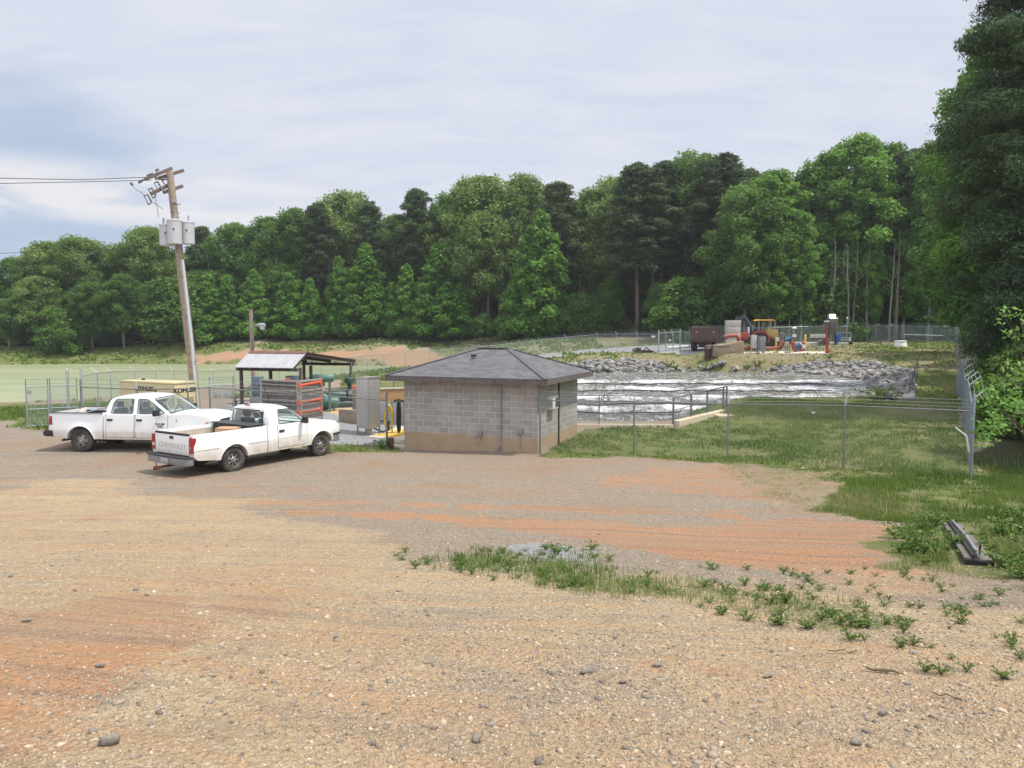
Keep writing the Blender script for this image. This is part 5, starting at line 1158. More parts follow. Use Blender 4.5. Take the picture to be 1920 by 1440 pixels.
# picnic style table left of the shed
def table(label, px, py, Y, rz, L=1.5, zt=.74):
    q = W(px, py, Y); o = thing('picnic_table', label, 'table', (q.x, q.y, h(q.x, q.y)), rz); m = MB()
    for k in range(4): m.b2((-L / 2, -.34 + k * .17, zt - .04), (L / 2, -.19 + k * .17, zt))
    m.build('tabletop', woodd, o)
    for s_ in (-1, 1): MB().b2((-L / 2, s_ * .68 - .12, .40), (L / 2, s_ * .68 + .12, .44)).build('bench', woodd, o)
    for x in (-L * .36, L * .36):
        l_ = MB(); l_.bar((x, -.55, 0), (x, .1, zt - .05), .07); l_.bar((x, .55, 0), (x, -.1, zt - .05), .07); l_.bar((x, -.7, .36), (x, .7, .36), .07); l_.build('leg', woodd, o)
table('dark wooden picnic table left of the grey electrical cabinets', 460, 735, 40, .2)
table('dark wooden picnic table behind the right end of the shed', 642, 735, 43, .5, 1.9)
# electrical cabinets
def cabinet(name, label, px, pybase, Y, w_, d_, hh, mt, rz=0, zb=.35, cat='cabinet', legs=True, z0=None):
    q = W(px, pybase, Y); zg = h(q.x, q.y) if z0 is None else z0; o = thing(name, label, cat, (q.x, q.y, zg), rz)
    MB().b2((-w_ / 2, -d_ / 2, zb), (w_ / 2, d_ / 2, zb + hh)).build('case', mt, o, bevel=.012)
    dd = MB().b2((-w_ / 2 + .03, -d_ / 2 - .02, zb + .03), (w_ / 2 - .03, -d_ / 2 - .002, zb + hh - .03)).build('door', mt, o, bevel=.006)
    MB().b2((w_ / 2 - .09, -d_ / 2 - .05, zb + hh * .45), (w_ / 2 - .06, -d_ / 2 - .021, zb + hh * .58)).build('handle', black, dd)
    if legs:
        for sx in (-1, 1):
            for sy in (-1, 1): MB().b2((sx * (w_ / 2 - .04) - .02, sy * (d_ / 2 - .04) - .02, -.05), (sx * (w_ / 2 - .04) + .02, sy * (d_ / 2 - .04) + .02, zb)).build('leg', mt, o)
    return o
bge = mat('blue_grey_enamel', (.13, .17, .20), .45, .1, var=.15)
cabinet('electrical_cabinet', 'tall blue grey electrical cabinet at the left front post of the shed', 484, 740, 33.5, .42, .3, .85, bge, -.1, .95)
cabinet('electrical_cabinet', 'grey lower electrical box beneath the blue grey cabinet at the shed', 482, 760, 33.4, .50, .32, .62, gsteel, -.1, .28)
cabinet('electrical_cabinet', 'dark square control box standing behind the trench panels', 549, 720, 35.8, .55, .4, .55, bge, -.1, 1.25)
# stacked trench shield panels: frame, ribbed panels and orange spreaders
q0 = W(492, 780, 31.6); q1 = W(560, 780, 30.8); q2 = W(604, 780, 32.2)
to = thing('trench_panels', 'weathered grey trench shield panels with orange spreader bars stacked on edge', 'trench shield', (q1.x, q1.y, 0), 0)
def panel(a, b, nm, z0, z1, ribs):
    m = MB(); a, b = a - Vector((q1.x, q1.y, 0)), b - Vector((q1.x, q1.y, 0)); a.z = b.z = 0
    for k in range(ribs): 
        t0 = z0 + (z1 - z0) * k / ribs; t1 = z0 + (z1 - z0) * (k + 1) / ribs; m.bar(a + Vector((0, 0, (t0 + t1) / 2)), b + Vector((0, 0, (t0 + t1) / 2)), .10, (t1 - t0) * .80); pass
    e2 = MB()
    for k in range(ribs): t1 = z0 + (z1 - z0) * (k + 1) / ribs; e2.bar(a + Vector((0, -.05, t1)), b + Vector((0, -.05, t1)), .10, .07); e2.bar(a + Vector((0, -.05, t1 - .16)), b + Vector((0, -.05, t1 - .16)), .08, .03)
    e2.build('rib', mat('panel_frame', (.40, .36, .31), .6, .2, var=.3), to)
    m.build(nm, mat('trench_board', (.17, .145, .12), .8, var=.45, scale=4), to)
    f_ = MB()
    for e_ in (a, b): f_.bar(e_ + Vector((0, -.05, z0)), e_ + Vector((0, -.05, z1 + .05)), .09)
    f_.build('frame', mat('panel_frame', (.40, .36, .31), .6, .2, var=.3), to)
ztop = W(560, 715, 30.8).z
panel(q0, q1, 'panel', .05, ztop, 5); panel(q1 + Vector((.1, .02, 0)), q2, 'panel', .05, ztop, 5)
for a, b in (((561, 723), (600, 716)), ((561, 755), (600, 748)), ((561, 774), (600, 767))):
    A1 = W(a[0], a[1], 30.7) - Vector((q1.x, q1.y, 0)); B1 = W(b[0], b[1], 32.0) - Vector((q1.x, q1.y, 0)); m = MB(); m.tube([A1, B1], .055, 10); m.tube([A1 + Vector((0, 0, -.1)), A1 + Vector((0, 0, .1))], .06, 8); m.tube([B1 + Vector((0, 0, -.12)), B1 + Vector((0, 0, .12))], .06, 8); m.build('spreader', orange, to, smooth=True)
A1 = W(539, 713, 31.2) - Vector((q1.x, q1.y, 0)); MB().b2(A1 - Vector((.08, .08, .06)), A1 + Vector((.08, .08, .08))).build('lug', orange, to)
MB().bar(W(495, 729, 31.2) - Vector((q1.x, q1.y, 0)), W(504, 742, 31.2) - Vector((q1.x, q1.y, 0)), .03).build('bracket', black, to)
MB().bar(W(504, 742, 31.2) - Vector((q1.x, q1.y, 0)), W(500, 760, 31.2) - Vector((q1.x, q1.y, 0)), .03).build('bracket', black, to)

# ---------------------------------------------------------------- steel cabinet, hose station, pad, block walls
padz = h(*gxy(720, 29.5)) 
pd = MB(); pc = [W(641, 812, 30.6), W(758, 822, 28.9), W(770, 790, 32.5), W(700, 789, 34.4)]
poly = [(p_.x, p_.y) for p_ in pc]; pd.prism(poly, padz - .2, padz + .09, 'Z'); o = pd.build('concrete_pad', mat('pale_concrete', (.60, .55, .45), .9, var=.2, scale=1.5), None, bevel=.01); tag(o, 'pale concrete pad with a yellow painted area left of the block building', 'concrete pad')
py_ = [W(700, 811, 30.1), W(744, 814, 29.6), W(766, 800, 31.0), W(754, 792, 32.2)]
y_ = MB(); y_.prism([(p_.x, p_.y) for p_ in py_], padz + .0, padz + .096, 'Z'); k = y_.build('painted_area', mat('yellow_floor_paint', (.66, .42, .06), .8, var=.2), o)
zc = padz + .09; cq = W(691, 800, 30.4)
co = thing('steel_cabinet', 'tall blank stainless steel cabinet on legs on the concrete pad', 'cabinet', (cq.x, cq.y, zc), R(-33)); stn = mat('stainless', (.50, .48, .44), .38, .6, var=.12, scale=1.2)
MB().b2((-.33, -.34, .30), (.33, .34, 2.28)).build('case', stn, co, bevel=.012)
MB().prism([(-.36, 2.28), (.36, 2.28), (.36, 2.34), (-.36, 2.31)], -.37, .37).build('top', stn, co)
MB().b2((-.30, -.354, .34), (.30, -.342, 2.24)).build('door', stn, co, bevel=.004); MB().b2((.332, -.30, .34), (.344, .30, 2.24)).build('door', stn, co, bevel=.004)
for sx, sy in ((-1, -1), (1, -1), (1, 1), (-1, 1)): MB().b2((sx * .30 - .02, sy * .31 - .02, 0), (sx * .30 + .02, sy * .31 + .02, .30)).build('leg', galvd, co)
MB().b2((-.1, -.1, 0), (.1, .1, .28)).build('cable_duct', stn, co); MB().bar((-.33, -.35, .12), (.33, -.35, .12), .02).build('brace', galvd, co)
# hose rack
hq = W(735, 796, 31.0); ho = thing('hose_rack', 'steel rack holding yellow and black hoses left of the block building', 'hose rack', (hq.x, hq.y, zc), 0); m = MB()
for x in (-.0, .5): m.tube([(x, 0, 0), (x, 0, 1.25)], .025, 8)
m.bar((-.05, 0, 1.25), (.62, 0, 1.28), .05); m.build('frame', gsteel, ho, smooth=True)
def coil(cx, cz, rx, rz_, r_, n, mt, nm, y=-.05):
    m = MB(); pts = []
    for i in range(n * 20 + 1): a = i / 20 * 2 * math.pi; pts.append((cx + rx * math.cos(a) * (1 + .04 * math.sin(i)), y - .03 * (i / 20), cz + rz_ * math.sin(a)))
    m.tube(pts, r_, 7); return m.build(nm, mt, ho, smooth=True)
coil(-.12, .62, .17, .52, .035, 3, yellow, 'yellow_hose'); coil(-.07, .60, .10, .42, .04, 2, yellow, 'yellow_hose')
coil(.30, .66, .05, .62, .05, 4, black, 'black_hose'); 
MB().tube([(-.95, -.1, 1.05), (-.9, -.12, .65), (-.7, -.15, .2), (-.35, -.2, .05), (-.12, -.2, .15), (-.1, -.15, .5)], .04, 8).build('black_hose', black, ho, smooth=True)
MB().tube([(-1.0, -.1, .9), (-.98, -.12, .55), (-.7, -.12, .42), (-.3, -.1, .5), (-.15, -.1, .7)], .03, 8).build('black_hose', black, ho, smooth=True)
MB().tube([(.1, -.05, 1.3), (.3, -.08, 1.36), (.5, -.05, 1.3)], .035, 7).build('black_hose', black, ho, smooth=True)
# low walls
def wall(name, label, a, b, zb, zt, th, mt, cat='wall', cap=None):
    A1 = Vector(a); B1 = Vector(b); o = thing(name, label, cat, (A1.x, A1.y, 0), math.atan2(B1.y - A1.y, B1.x - A1.x)); L = math.hypot(B1.x - A1.x, B1.y - A1.y)
    MB().b2((0, -th / 2, zb), (L, th / 2, zt)).build('wall', mt, o, bevel=.01)
    if cap: MB().b2((-.03, -th / 2 - .04, zt), (L + .03, th / 2 + .04, zt + .06)).build('cap', cap, o, bevel=.008)
    return o
q0, q1 = W(638, 770, 33.0), W(672, 772, 32.6); wall('block_wall', 'low stained concrete block wall left of the steel cabinet', q0, q1, -.2, .68, .25, mat('tan_block', (.33, .26, .19), .9, var=.35, scale=2, bump=.3), cap=None)
q0, q1 = W(712, 756, 36), W(770, 756, 36.5); wall('timber_wall', 'tan timber retaining wall behind the hoses', q0, q1, .0, 1.3, .2, mat('tan_timber', (.42, .23, .10), .85, var=.25, scale=2), cap=conc)
q0, q1 = W(700, 795, 33.2), W(768, 795, 33.6); wall('grey_wall', 'low smooth grey wall directly behind the hoses', q0, q1, -.2, .95, .15, mat('grey_render', (.25, .27, .28), .8, var=.1))
q = W(665, 742, 33.6); MB_ = MB(); MB_.b2((-.09, -.09, -.1), (.09, .09, 1.55)); o = MB_.build('wooden_post', wood, None, bevel=.01); o.location = (q.x, q.y, 0); tag(o, 'short square wooden post left of the steel cabinet', 'post')
q = W(622, 790, 36.5); o = MB().prism([(p_.x, p_.y) for p_ in (W(604, 762, 38), W(668, 748, 41), W(680, 770, 36.5), W(606, 786, 34.5))], -.1, .075, 'Z').build('sand_slab', mat('tan_slab', (.52, .36, .20), .9, var=.2), None); tag(o, 'tan concrete slab between the trench panels and the steel cabinet', 'slab')
q = W(666, 726, 36); o = MB().lathe([(.10, 0), (.14, .03), (.14, .16), (.10, .2)], q - Vector((0, 0, .1)), 12, 'Z').build('orange_bucket', orange); tag(o, 'small orange housing on a post beside the steel cabinet top', 'bucket')
q = W(738, 708, 40); fo = thing('floodlight', 'small white floodlight on a thin post at the left eave of the block building', 'light', (q.x, q.y, h(q.x, q.y)))
MB().tube([(0, 0, 0), (0, 0, q.z - fo.location.z)], .03, 8).build('post', galvd, fo); MB().b2((-.16, -.12, q.z - fo.location.z - .02), (.16, .12, q.z - fo.location.z + .12)).build('head', white, fo, bevel=.03)
q = ground(733, 842); o = MB().b2((-.10, -.10, -.1), (.10, .10, .42)).build('steel_stub', rust, None, bevel=.01); o.location = q; tag(o, 'short rusty steel stub standing beside the fence post left of the building', 'post')
q = ground(748, 840); o = MB().box((q.x, q.y + .3, q.z), (.7, .5, .12), rz=-.35).build('concrete_footing', conc, None, bevel=.01); tag(o, 'small concrete footing at the left foot of the block building', 'footing')

# ---------------------------------------------------------------- pond edge
crb = mat('pond_curb_concrete', (.58, .50, .36), .9, var=.2, scale=2)
cw0, cw1, cw2 = ground(1262, 800), ground(1362, 762), Vector((-1, 36.4, 0))
zc_ = -.05
o = thing('pond_curb', 'pale concrete curb and ramp edge at the near side of the churning pond', 'curb', (0, 0, 0)); A1, B1 = Vector((cw0.x, cw0.y, 0)), Vector((cw1.x, cw1.y, 0)); C1 = Vector((cw0.x - 9.5, cw0.y + .3, 0))
MB().bar(C1 + Vector((0, 0, zc_ - .4)), A1 + Vector((0, 0, zc_ - .4)), .22, .9).build('near_curb', crb, o, bevel=.01)
MB().bar(A1 + Vector((.12, 0, -.22)), B1 + Vector((.12, 0, -.24)), .32, .75).build('side_curb', crb, o, bevel=.01)
mid_ = A1.lerp(B1, .62); MB().box(mid_ + Vector((1.1, .1, -.03)), (1.7, .9, .16), rz=.2).build('landing', crb, o, bevel=.01)
rl = thing('guard_railing', 'grey steel guard railing along the pond ramp, stepping up to the right', 'railing', tuple(A1)); D = B1 - A1; rm_ = mat('railing_steel', (.15, .165, .18), .5, .4)
def rpost(p, z0, z1, r_=.04): MB().b2((p.x - r_, p.y - r_, z0), (p.x + r_, p.y + r_, z1)).build('post', rm_, rl)
for t, zt in ((.0, 1.15), (.30, 1.17), (.60, 1.20), (.93, 1.25), (1.0, 1.25)): rpost(D * t, -.05, zt)
m = MB(); m.tube([Vector((0, 0, 1.15)), D * .93 + Vector((0, 0, 1.25)), D + Vector((0, 0, 1.25))], .035, 8); m.tube([Vector((0, 0, .62)), D + Vector((0, 0, .68))], .018, 6); m.build('top_rail', rm_, rl, smooth=True)
fabric('mesh', [(0, 0, 0), (D.x, D.y, .05)], .05, 1.15, M_link, rl)
rn = thing('pond_railing', 'low grey two-rail railing along the near pond curb right of the block building', 'railing', tuple(C1)); D2 = A1 - C1; m = MB()
zr_ = W(1160, 742, A1.y).z
for z in (zr_, zr_ - .32, .45): m.tube([(0, 0, z), D2 + Vector((0, 0, z))], .022, 8)
m.build('rail', rm_, rn, smooth=True)
for t in (0, .25, .45, .66): MB().tube([D2 * t + Vector((0, 0, -.05)), D2 * t + Vector((0, 0, zr_))], .028, 8).build('post', rm_, rn)
q = W(1134, 747, A1.y - .15); o = thing('life_ring', 'dark ring hanging on the pond railing right of the block building', 'ring', tuple(q)); MB().tube([(math.cos(a) * .15, 0, math.sin(a) * .15) for a in [i * math.pi / 12 for i in range(25)]], .018, 6, False).build('ring', black, o, smooth=True); MB().tube([(.07 + math.cos(a) * .14, .03, math.sin(a) * .14) for a in [i * math.pi / 12 for i in range(25)]], .014, 6, False).build('ring', black, o, smooth=True)
# side railing posts at the right pond end
so_ = thing('pond_end_railing', 'row of grey posts standing in the riprap at the right end of the pond', 'railing', tuple(ground(1705, 744)))
prv = None; m = MB()
for px, pyb, hh in ((1705, 742, 1.05), (1710, 728, 1.15), (1714, 712, 1.2), (1719, 699, 1.25)):
    q = ground(px, pyb) - Vector(so_.location); MB().tube([q - Vector((0, 0, .2)), q + Vector((0, 0, hh))], .045, 8).build('post', rm_, so_, smooth=True)
    if prv is not None: m.tube([prv, q + Vector((0, 0, hh - .05))], .012, 5)
    prv = q + Vector((0, 0, hh - .05))
m.build('wire', rm_, so_)
# floating air lines on the pond
for i, (y, xa, xb) in enumerate([(41.5, -4, 9.5), (46, -5, 15), (56, -5, 24), (63, 0, 26)]):
    pts = [(x, y + .3 * math.sin(x * .8 + i), ZP + .10 + .03 * math.sin(x * 2.1)) for x in np.arange(xa, xb, .7)]
    o = MB().tube(pts, .045, 6).build('air_line', black, None, smooth=True); tag(o, ['dark floating air hose nearest to the pond curb', 'dark floating air hose across the near half of the pond', 'dark floating air hose across the middle of the pond', 'dark floating air hose across the far half of the pond'][i], 'hose', 'air hoses on the pond')

# ---------------------------------------------------------------- equipment beyond the pond
PZ = PADZ
pa = [W(1370, 667, 83.5), W(1552, 666, 83.5), W(1552, 655, 91), W(1372, 655, 91)]
o = MB().prism([(p_.x, p_.y) for p_ in pa], PZ - .6, PZ, 'Z').build('concrete_pad', MATS['pale_concrete'], None); tag(o, 'long pale concrete pad under the red pipework beyond the pond', 'concrete pad')
pa = [W(1460, 650, 97), W(1600, 648, 97), W(1600, 643, 103), W(1460, 644, 103)]; z2 = h(*gxy(1530, 100)) + .1
o = MB().prism([(p_.x, p_.y) for p_ in pa], z2 - .5, z2, 'Z').build('concrete_pad', MATS['pale_concrete'], None); tag(o, 'second concrete pad farther back under the silver tower', 'concrete pad')
X = lambda px, Y: ray(px, 700).x * Y
def zat(py, Y): return W(960, py, Y).z
def base(px, Y): return (X(px, Y), Y, h(X(px, Y), Y))
# dump truck seen from the rear quarter
brn = mat('brown_steel', (.13, .085, .065), .75, .2, var=.4, scale=1.5); tyre_m = mat('tyre_black', (.02, .02, .02), .8, var=.3)
do = thing('dump_truck', 'old brown dump truck parked beyond the pond beside the far gate', 'dump truck', base(1322, 86), R(-9)); gz0 = do.location.z
m = MB(); m.b2((-1.5, 0, 1.15), (1.35, 4.6, 1.28)); m.build('bed_floor', brn, do)
for nm, a, b in (('tailgate', (-1.5, -.06, 1.2), (1.35, .04, 2.35)), ('side', (-1.5, .05, 1.2), (-1.42, 4.6, 2.45)), ('side', (1.27, .05, 1.2), (1.35, 4.6, 2.45)), ('headboard', (-1.5, 4.5, 1.2), (1.35, 4.6, 2.6))): 
    k = MB().b2(a, b).build(nm, brn, do)
    if nm == 'tailgate':
        rb_ = MB()
        for x in (-1.45, -.5, .4, 1.3): rb_.b2((x - .05, -.12, 1.2), (x + .05, -.062, 2.35))
        rb_.b2((-1.5, -.12, 2.25), (1.35, -.062, 2.35)); rb_.build('rib', mat('rust_brown', (.20, .10, .065), .8, var=.4), k)
        for x in (-.98, .85): MB().b2((x - .12, -.075, 2.1), (x + .12, -.0625, 2.16)).build('sticker', white, k)
MB().b2((-1.6, -.15, 1.02), (1.45, .05, 1.15)).build('bumper', rust, do); MB().b2((-.45, .1, .7), (.45, 6.5, 1.1)).build('chassis', black, do)
k = MB().b2((-1.1, 4.9, 1.1), (1.1, 6.4, 2.75)).build('cab', brn, do, bevel=.08); MB().b2((-.9, 4.88, 2.1), (.9, 4.898, 2.6)).build('window', black, k)
def wheel(par, c, r_, wd, hub=None, ax='Y'):
    w_ = MB().lathe([(r_ * .55, -wd / 2), (r_ * .9, -wd / 2), (r_, -wd * .35), (r_, wd * .35), (r_ * .9, wd / 2), (r_ * .55, wd / 2)], c, 22, ax).build('wheel', tyre_m, par, smooth=True)
    MB().lathe([(.02, -wd * .35), (r_ * .3, -wd * .38), (r_ * .55, -wd * .42), (r_ * .55, wd * .42), (r_ * .3, wd * .38), (.02, wd * .35)], c, 16, ax).build('hub', hub or brn, w_, smooth=True)
for x in (-1.1, 1.0): wheel(do, (x, 1.3, .52), .52, .55, black, 'X')
for x in (-1.05, 1.0): wheel(do, (x, 5.7, .5), .5, .3, black, 'X')
o2 = thing('flatbed_trailer', 'dark brown dump body standing behind the brown dump truck', 'truck body', base(1346, 95), 0); MB().prism([(-3.1, 1.9), (2.6, 1.9), (2.6, 2.75), (-2.7, 2.7), (-3.1, 2.3)], 0, 2.3).build('body', mat('dark_steel', (.07, .065, .065), .6, var=.3), o2); MB().b2((-2.8, .05, .9), (2.5, 2.2, 1.9)).build('side', brn, o2)
for x in (-2, 1.8): wheel(o2, (x, .2, .48), .48, .3)
# trash cans
for px, r_, mt, lb in ((1326, .36, mat('maroon_can', (.07, .03, .035), .6), 'maroon wheeled bin in front of the dump truck'), (1339, .36, black, 'black bin right beside the maroon bin')):
    o = thing('trash_bin', lb, 'bin', base(px, 83.5)); MB().lathe([(r_ * .8, 0), (r_, 1.1), (r_ * 1.08, 1.12), (r_ * 1.08, 1.2)], (0, 0, 0), 10).build('body', mt, o); MB().lathe([(r_ * 1.1, 1.2), (r_ * .9, 1.3), (.02, 1.34)], (0, 0, 0), 10).build('lid', mt, o)
# concrete vault and block wall
q = base(1358, 83.2); vo = thing('concrete_vault', 'stained concrete box at the left end of the red pipe', 'vault', q, R(12)); bb = MB(); vm_ = concd
MB().prism([(-1.25, -.3), (2.3, -.3), (2.3, 1.45), (.9, 1.2), (-1.25, .95)], 0, 1.8).build('wall', vm_, vo, bevel=.03); MB().b2((-1.3, -.05, .955), (.85, .3, 1.03)).build('cap', conc, vo)
q = base(1374, 88.5); zt = zat(600, 88.5) - q[2]
bo2 = thing('concrete_block_stack', 'tall pale stack of big concrete blocks behind the red pipe', 'block stack', q, R(-4)); hb = zt / 5
for k in range(5): MB().b2((-.85, 0, k * hb), (.82, 1.0, (k + 1) * hb - .035)).build('block', mat('pale_block', (.50, .47, .42), .9, var=.2, scale=1), bo2, bevel=.02)
# red pipework
pr_ = thing('red_pipework', 'long faded red pipe with valve and supports on the pad beyond the pond', 'pipework', (X(1380, 84.5), 84.5, PZ)); org = Vector(pr_.location); PP = lambda px, py, Y=84.5: W(px, py, Y) - org
MB().tube([PP(1357, 634), PP(1364, 630), PP(1380, 629), PP(1385, 634), PP(1386, 643), PP(1389, 651), PP(1396, 653)], .24, 12).build('riser', pipered, pr_, smooth=True)
MB().tube([PP(1395, 653), PP(1460, 652.5), PP(1463, 648), PP(1465, 643)], .17, 12).build('pipe', pipered, pr_, smooth=True)
fl_ = MB()
for px in (1403, 1406, 1361, 1458): fl_.tube([PP(px - .6, 652.7 if px > 1390 else 632), PP(px + .6, 652.7 if px > 1390 else 632)], .26, 12)
fl_.build('flange', mat('flange_dark', (.20, .05, .045), .6), pr_, smooth=True)
v_ = MB().tube([PP(1414, 652.7), PP(1424, 652.7)], .27, 12).build('valve', greenp, pr_, smooth=True); MB().tube([PP(1419, 650), PP(1419, 640)], .08, 8).build('stem', galvd, v_)
for px in (1394, 1419, 1430, 1458): MB().bar(PP(px, 664), PP(px, 655), .1).build('support', galvd, pr_)
insul(PP(1357, 633), PP(1353, 631), .3, bluep, 'blind_flange', pr_)
# control panels
c1 = cabinet('control_panel', 'pale grey control panel in front of the red tractor wheel', 1413, 656, 84.2, .62, .3, 1.45, mat('pale_grey_enamel', (.48, .47, .44), .5), 0, .55, z0=PZ)
c2 = cabinet('control_panel', 'narrow darker grey control panel right of the pale one', 1428, 660, 84.0, .75, .35, 1.6, gsteel, .2, .25, z0=PZ)
# tractor
tq = base(1420, 90); tt = thing('tractor', 'red and black tractor with an orange yellow canopy beyond the pond', 'tractor', tq, 0); TT = lambda px, py, Y=90: W(px, py, Y) - Vector(tq)
cn = MB().prism([(TT(1415, 601).x, TT(0, 601.5).z), (TT(1447, 601).x, TT(0, 601.5).z), (TT(1448, 601).x, TT(0, 600).z), (TT(1442, 600).x, TT(0, 599).z), (TT(1420, 600).x, TT(0, 599).z)], -.9, .9).build('canopy', mat('canopy_yellow', (.62, .34, .06), .5), tt, bevel=.02)
fr = MB()
for px in (1419.5, 1449):
    for y in (-.7, .7): fr.bar(TT(px, 601) + Vector((0, y, 0)), TT(px, 632) + Vector((0, y, 0)), .08)
fr.build('roll_frame', mat('roll_frame', (.30, .29, .26), .5), tt)
zg_ = TT(0, 651).z
wheel(tt, (TT(1436, 0).x, -.75, zg_ + .85), .85, .45, mat('dark_red_hub', (.20, .02, .02), .6)); wheel(tt, (TT(1436, 0).x, .75, zg_ + .95), .95, .45, red)
wheel(tt, (TT(1395, 0).x, -.75, zg_ + .62), .62, .35, galvd); wheel(tt, (TT(1395, 0).x, .75, zg_ + .62), .62, .35, galvd)
MB().prism([(TT(1436, 0).x + r_ * math.cos(a_), zg_ + .85 + r_ * math.sin(a_)) for r_, ths in ((1.08, np.linspace(-.25, 2.9, 16)), (.93, np.linspace(2.9, -.25, 16))) for a_ in ths], -1.0, -.5).build('fender', red, tt)
MB().prism([(TT(1392, 0).x, zg_ + 1.0), (TT(1416, 0).x, zg_ + .9), (TT(1416, 0).x, zg_ + 1.75), (TT(1398, 0).x, zg_ + 1.65), (TT(1391, 0).x, zg_ + 1.4)], -.4, .4).build('hood', orange_dull, tt, bevel=.05)
MB().b2((TT(1396, 0).x, -.3, zg_ + .55), (TT(1440, 0).x, .3, zg_ + 1.0)).build('engine', black, tt)
MB().tube([TT(1403.5, 632), TT(1403.5, 613)], .11, 10).build('exhaust', white, tt, smooth=True); MB().b2((TT(1430, 0).x, -.3, zg_ + 1.5), (TT(1440, 0).x, .3, zg_ + 2.1)).build('seat', mat('seat_blue', (.03, .04, .10), .5), tt, bevel=.05)
# yellow backhoe body and dark boom
yo = thing('backhoe', 'yellow backhoe partly hidden behind the tractor and pump', 'backhoe', base(1462, 94), 0); YY = lambda px, py, Y=94: W(px, py, Y) - Vector(yo.location)
MB().prism([(YY(1450, 0).x, YY(0, 634).z), (YY(1473, 0).x, YY(0, 634).z), (YY(1472, 0).x, YY(0, 619).z), (YY(1452, 0).x, YY(0, 616).z)], -.5, .5).build('hood', mat('machine_yellow', (.45, .28, .05), .5, var=.3), yo, bevel=.04)
wheel(yo, (YY(1455, 0).x, -.7, .75), .75, .4, MATS['machine_yellow']); wheel(yo, (YY(1474, 0).x, -.7, .55), .55, .3, MATS['machine_yellow']); MB().b2((YY(1450, 0).x, -.4, .6), (YY(1476, 0).x, .4, 1.2)).build('chassis', black, yo)
m = MB(); 
for pts in (((1391, 636), (1388, 600), (1394, 592)), ((1394, 592), (1401, 603), (1408, 622)), ((1397, 596), (1407, 612), (1409, 630))): m.tube([YY(*q) for q in pts], .22, 6)
m.prism([(YY(1386, 0).x, YY(0, 612).z), (YY(1395, 0).x, YY(0, 591).z), (YY(1404, 0).x, YY(0, 603).z), (YY(1397, 0).x, YY(0, 606).z)], -.25, .25)
bo3 = m.build('boom', mat('boom_dark', (.045, .05, .065), .6), yo)
# bollards
for px, py0, py1, Y, lb in ((1454, 632, 652, 85.2, 'yellow steel bollard with a small white sign beside the pump'), (1508, 627, 641, 93, 'yellow bollard right of the blue pump')):
    z0 = zat(py1, Y); o = thing('bollard', lb, 'bollard', (X(px, Y), Y, min(z0, h(X(px, Y), Y)) )); hh = zat(py0, Y) - o.location.z; MB().lathe([(.11, 0), (.11, hh - .08), (.08, hh - .02), (.02, hh)], (0, 0, 0), 12).build('post', yellow, o, smooth=True)
    if px == 1454: MB().b2((-.05, -.16, hh - .45), (.3, -.12, hh - .05)).build('sign', white, o)
# pumps
pu = thing('pump_set', 'blue and red pump set at the right end of the red pipe', 'pump', (X(1480, 84.5), 84.5, PZ), 0); PU = lambda px, py, Y=84.5: W(px, py, Y) - Vector(pu.location)
MB().tube([PU(1463, 650), PU(1466, 641), PU(1470, 639)], .22, 12).build('elbow', pipered, pu, smooth=True)
MB().tube([PU(1482, 640), PU(1488, 645), PU(1489, 653), PU(1494, 656)], .28, 12).build('red_volute', pipered, pu, smooth=True)
m = MB(); m.tube([PU(1472, 638), PU(1482, 634)], .26, 12); m.tube([PU(1479, 634), PU(1484, 637)], .22, 10); m.tube([PU(1492, 650), PU(1500, 646)], .30, 14); m.tube([PU(1494, 656), PU(1500, 646)], .26, 12); m.build('blue_pump', bluep, pu, smooth=True)
m = MB(); m.tube([PU(1500, 646), PU(1506, 648), PU(1507, 652)], .17, 10); m.tube([PU(1489, 632), PU(1489, 627)], .22, 12); m.build('white_elbow', white, pu, smooth=True)
m = MB(); m.tube([PU(1501, 655), PU(1509, 655)], .24, 12); m.tube([PU(1504, 643), PU(1508, 643)], .2, 10); m.build('red_elbow', pipered, pu, smooth=True)
fr = MB()
for px in (1472, 1476, 1480): fr.bar(PU(px, 662), PU(px, 642), .08)
fr.bar(PU(1472, 661), PU(1508, 658), .08); fr.build('frame', gsteel, pu)
m = MB()
for px, py, r_ in ((1466, 626, .17), (1470, 628, .15), (1473, 632, .14), (1467, 632, .2)): m.lathe([(.02, -r_), (r_, -r_ * .5), (r_, r_ * .5), (.02, r_)], PU(px, py), 10)
m.build('gauges', galvd, pu, smooth=True)
MB().tube([PU(1488, 628), PU(1489, 616)], .09, 8).build('vent_stack', galv, pu); MB().lathe([(.3, 0), (.12, .12), (.02, .2)], PU(1489.5, 615.5), 12).build('lamp_shade', white, pu)
# rack of panels
rk = thing('panel_rack', 'row of four pale grey boxes on thin legs left of the red jib crane', 'rack', (X(1533, 86), 86, h(X(1533, 86), 86))); RK = lambda px, py: W(px, py, 86) - Vector(rk.location)
for i in range(4): a = RK(1520 + 7.4 * i, 634); b = RK(1526.6 + 7.4 * i, 626.5); MB().b2((a.x, -.12, a.z), (b.x, .12, b.z)).build('box', mat('pale_grey_enamel', (.48, .47, .44)), rk, bevel=.01)
for px in (1521, 1526, 1531, 1539, 1543): MB().bar(RK(px, 658), RK(px, 634.2), .04).build('leg', galvd, rk)
MB().bar(RK(1519, 634.6), RK(1548, 634.6), .1).build('rail', black, rk)
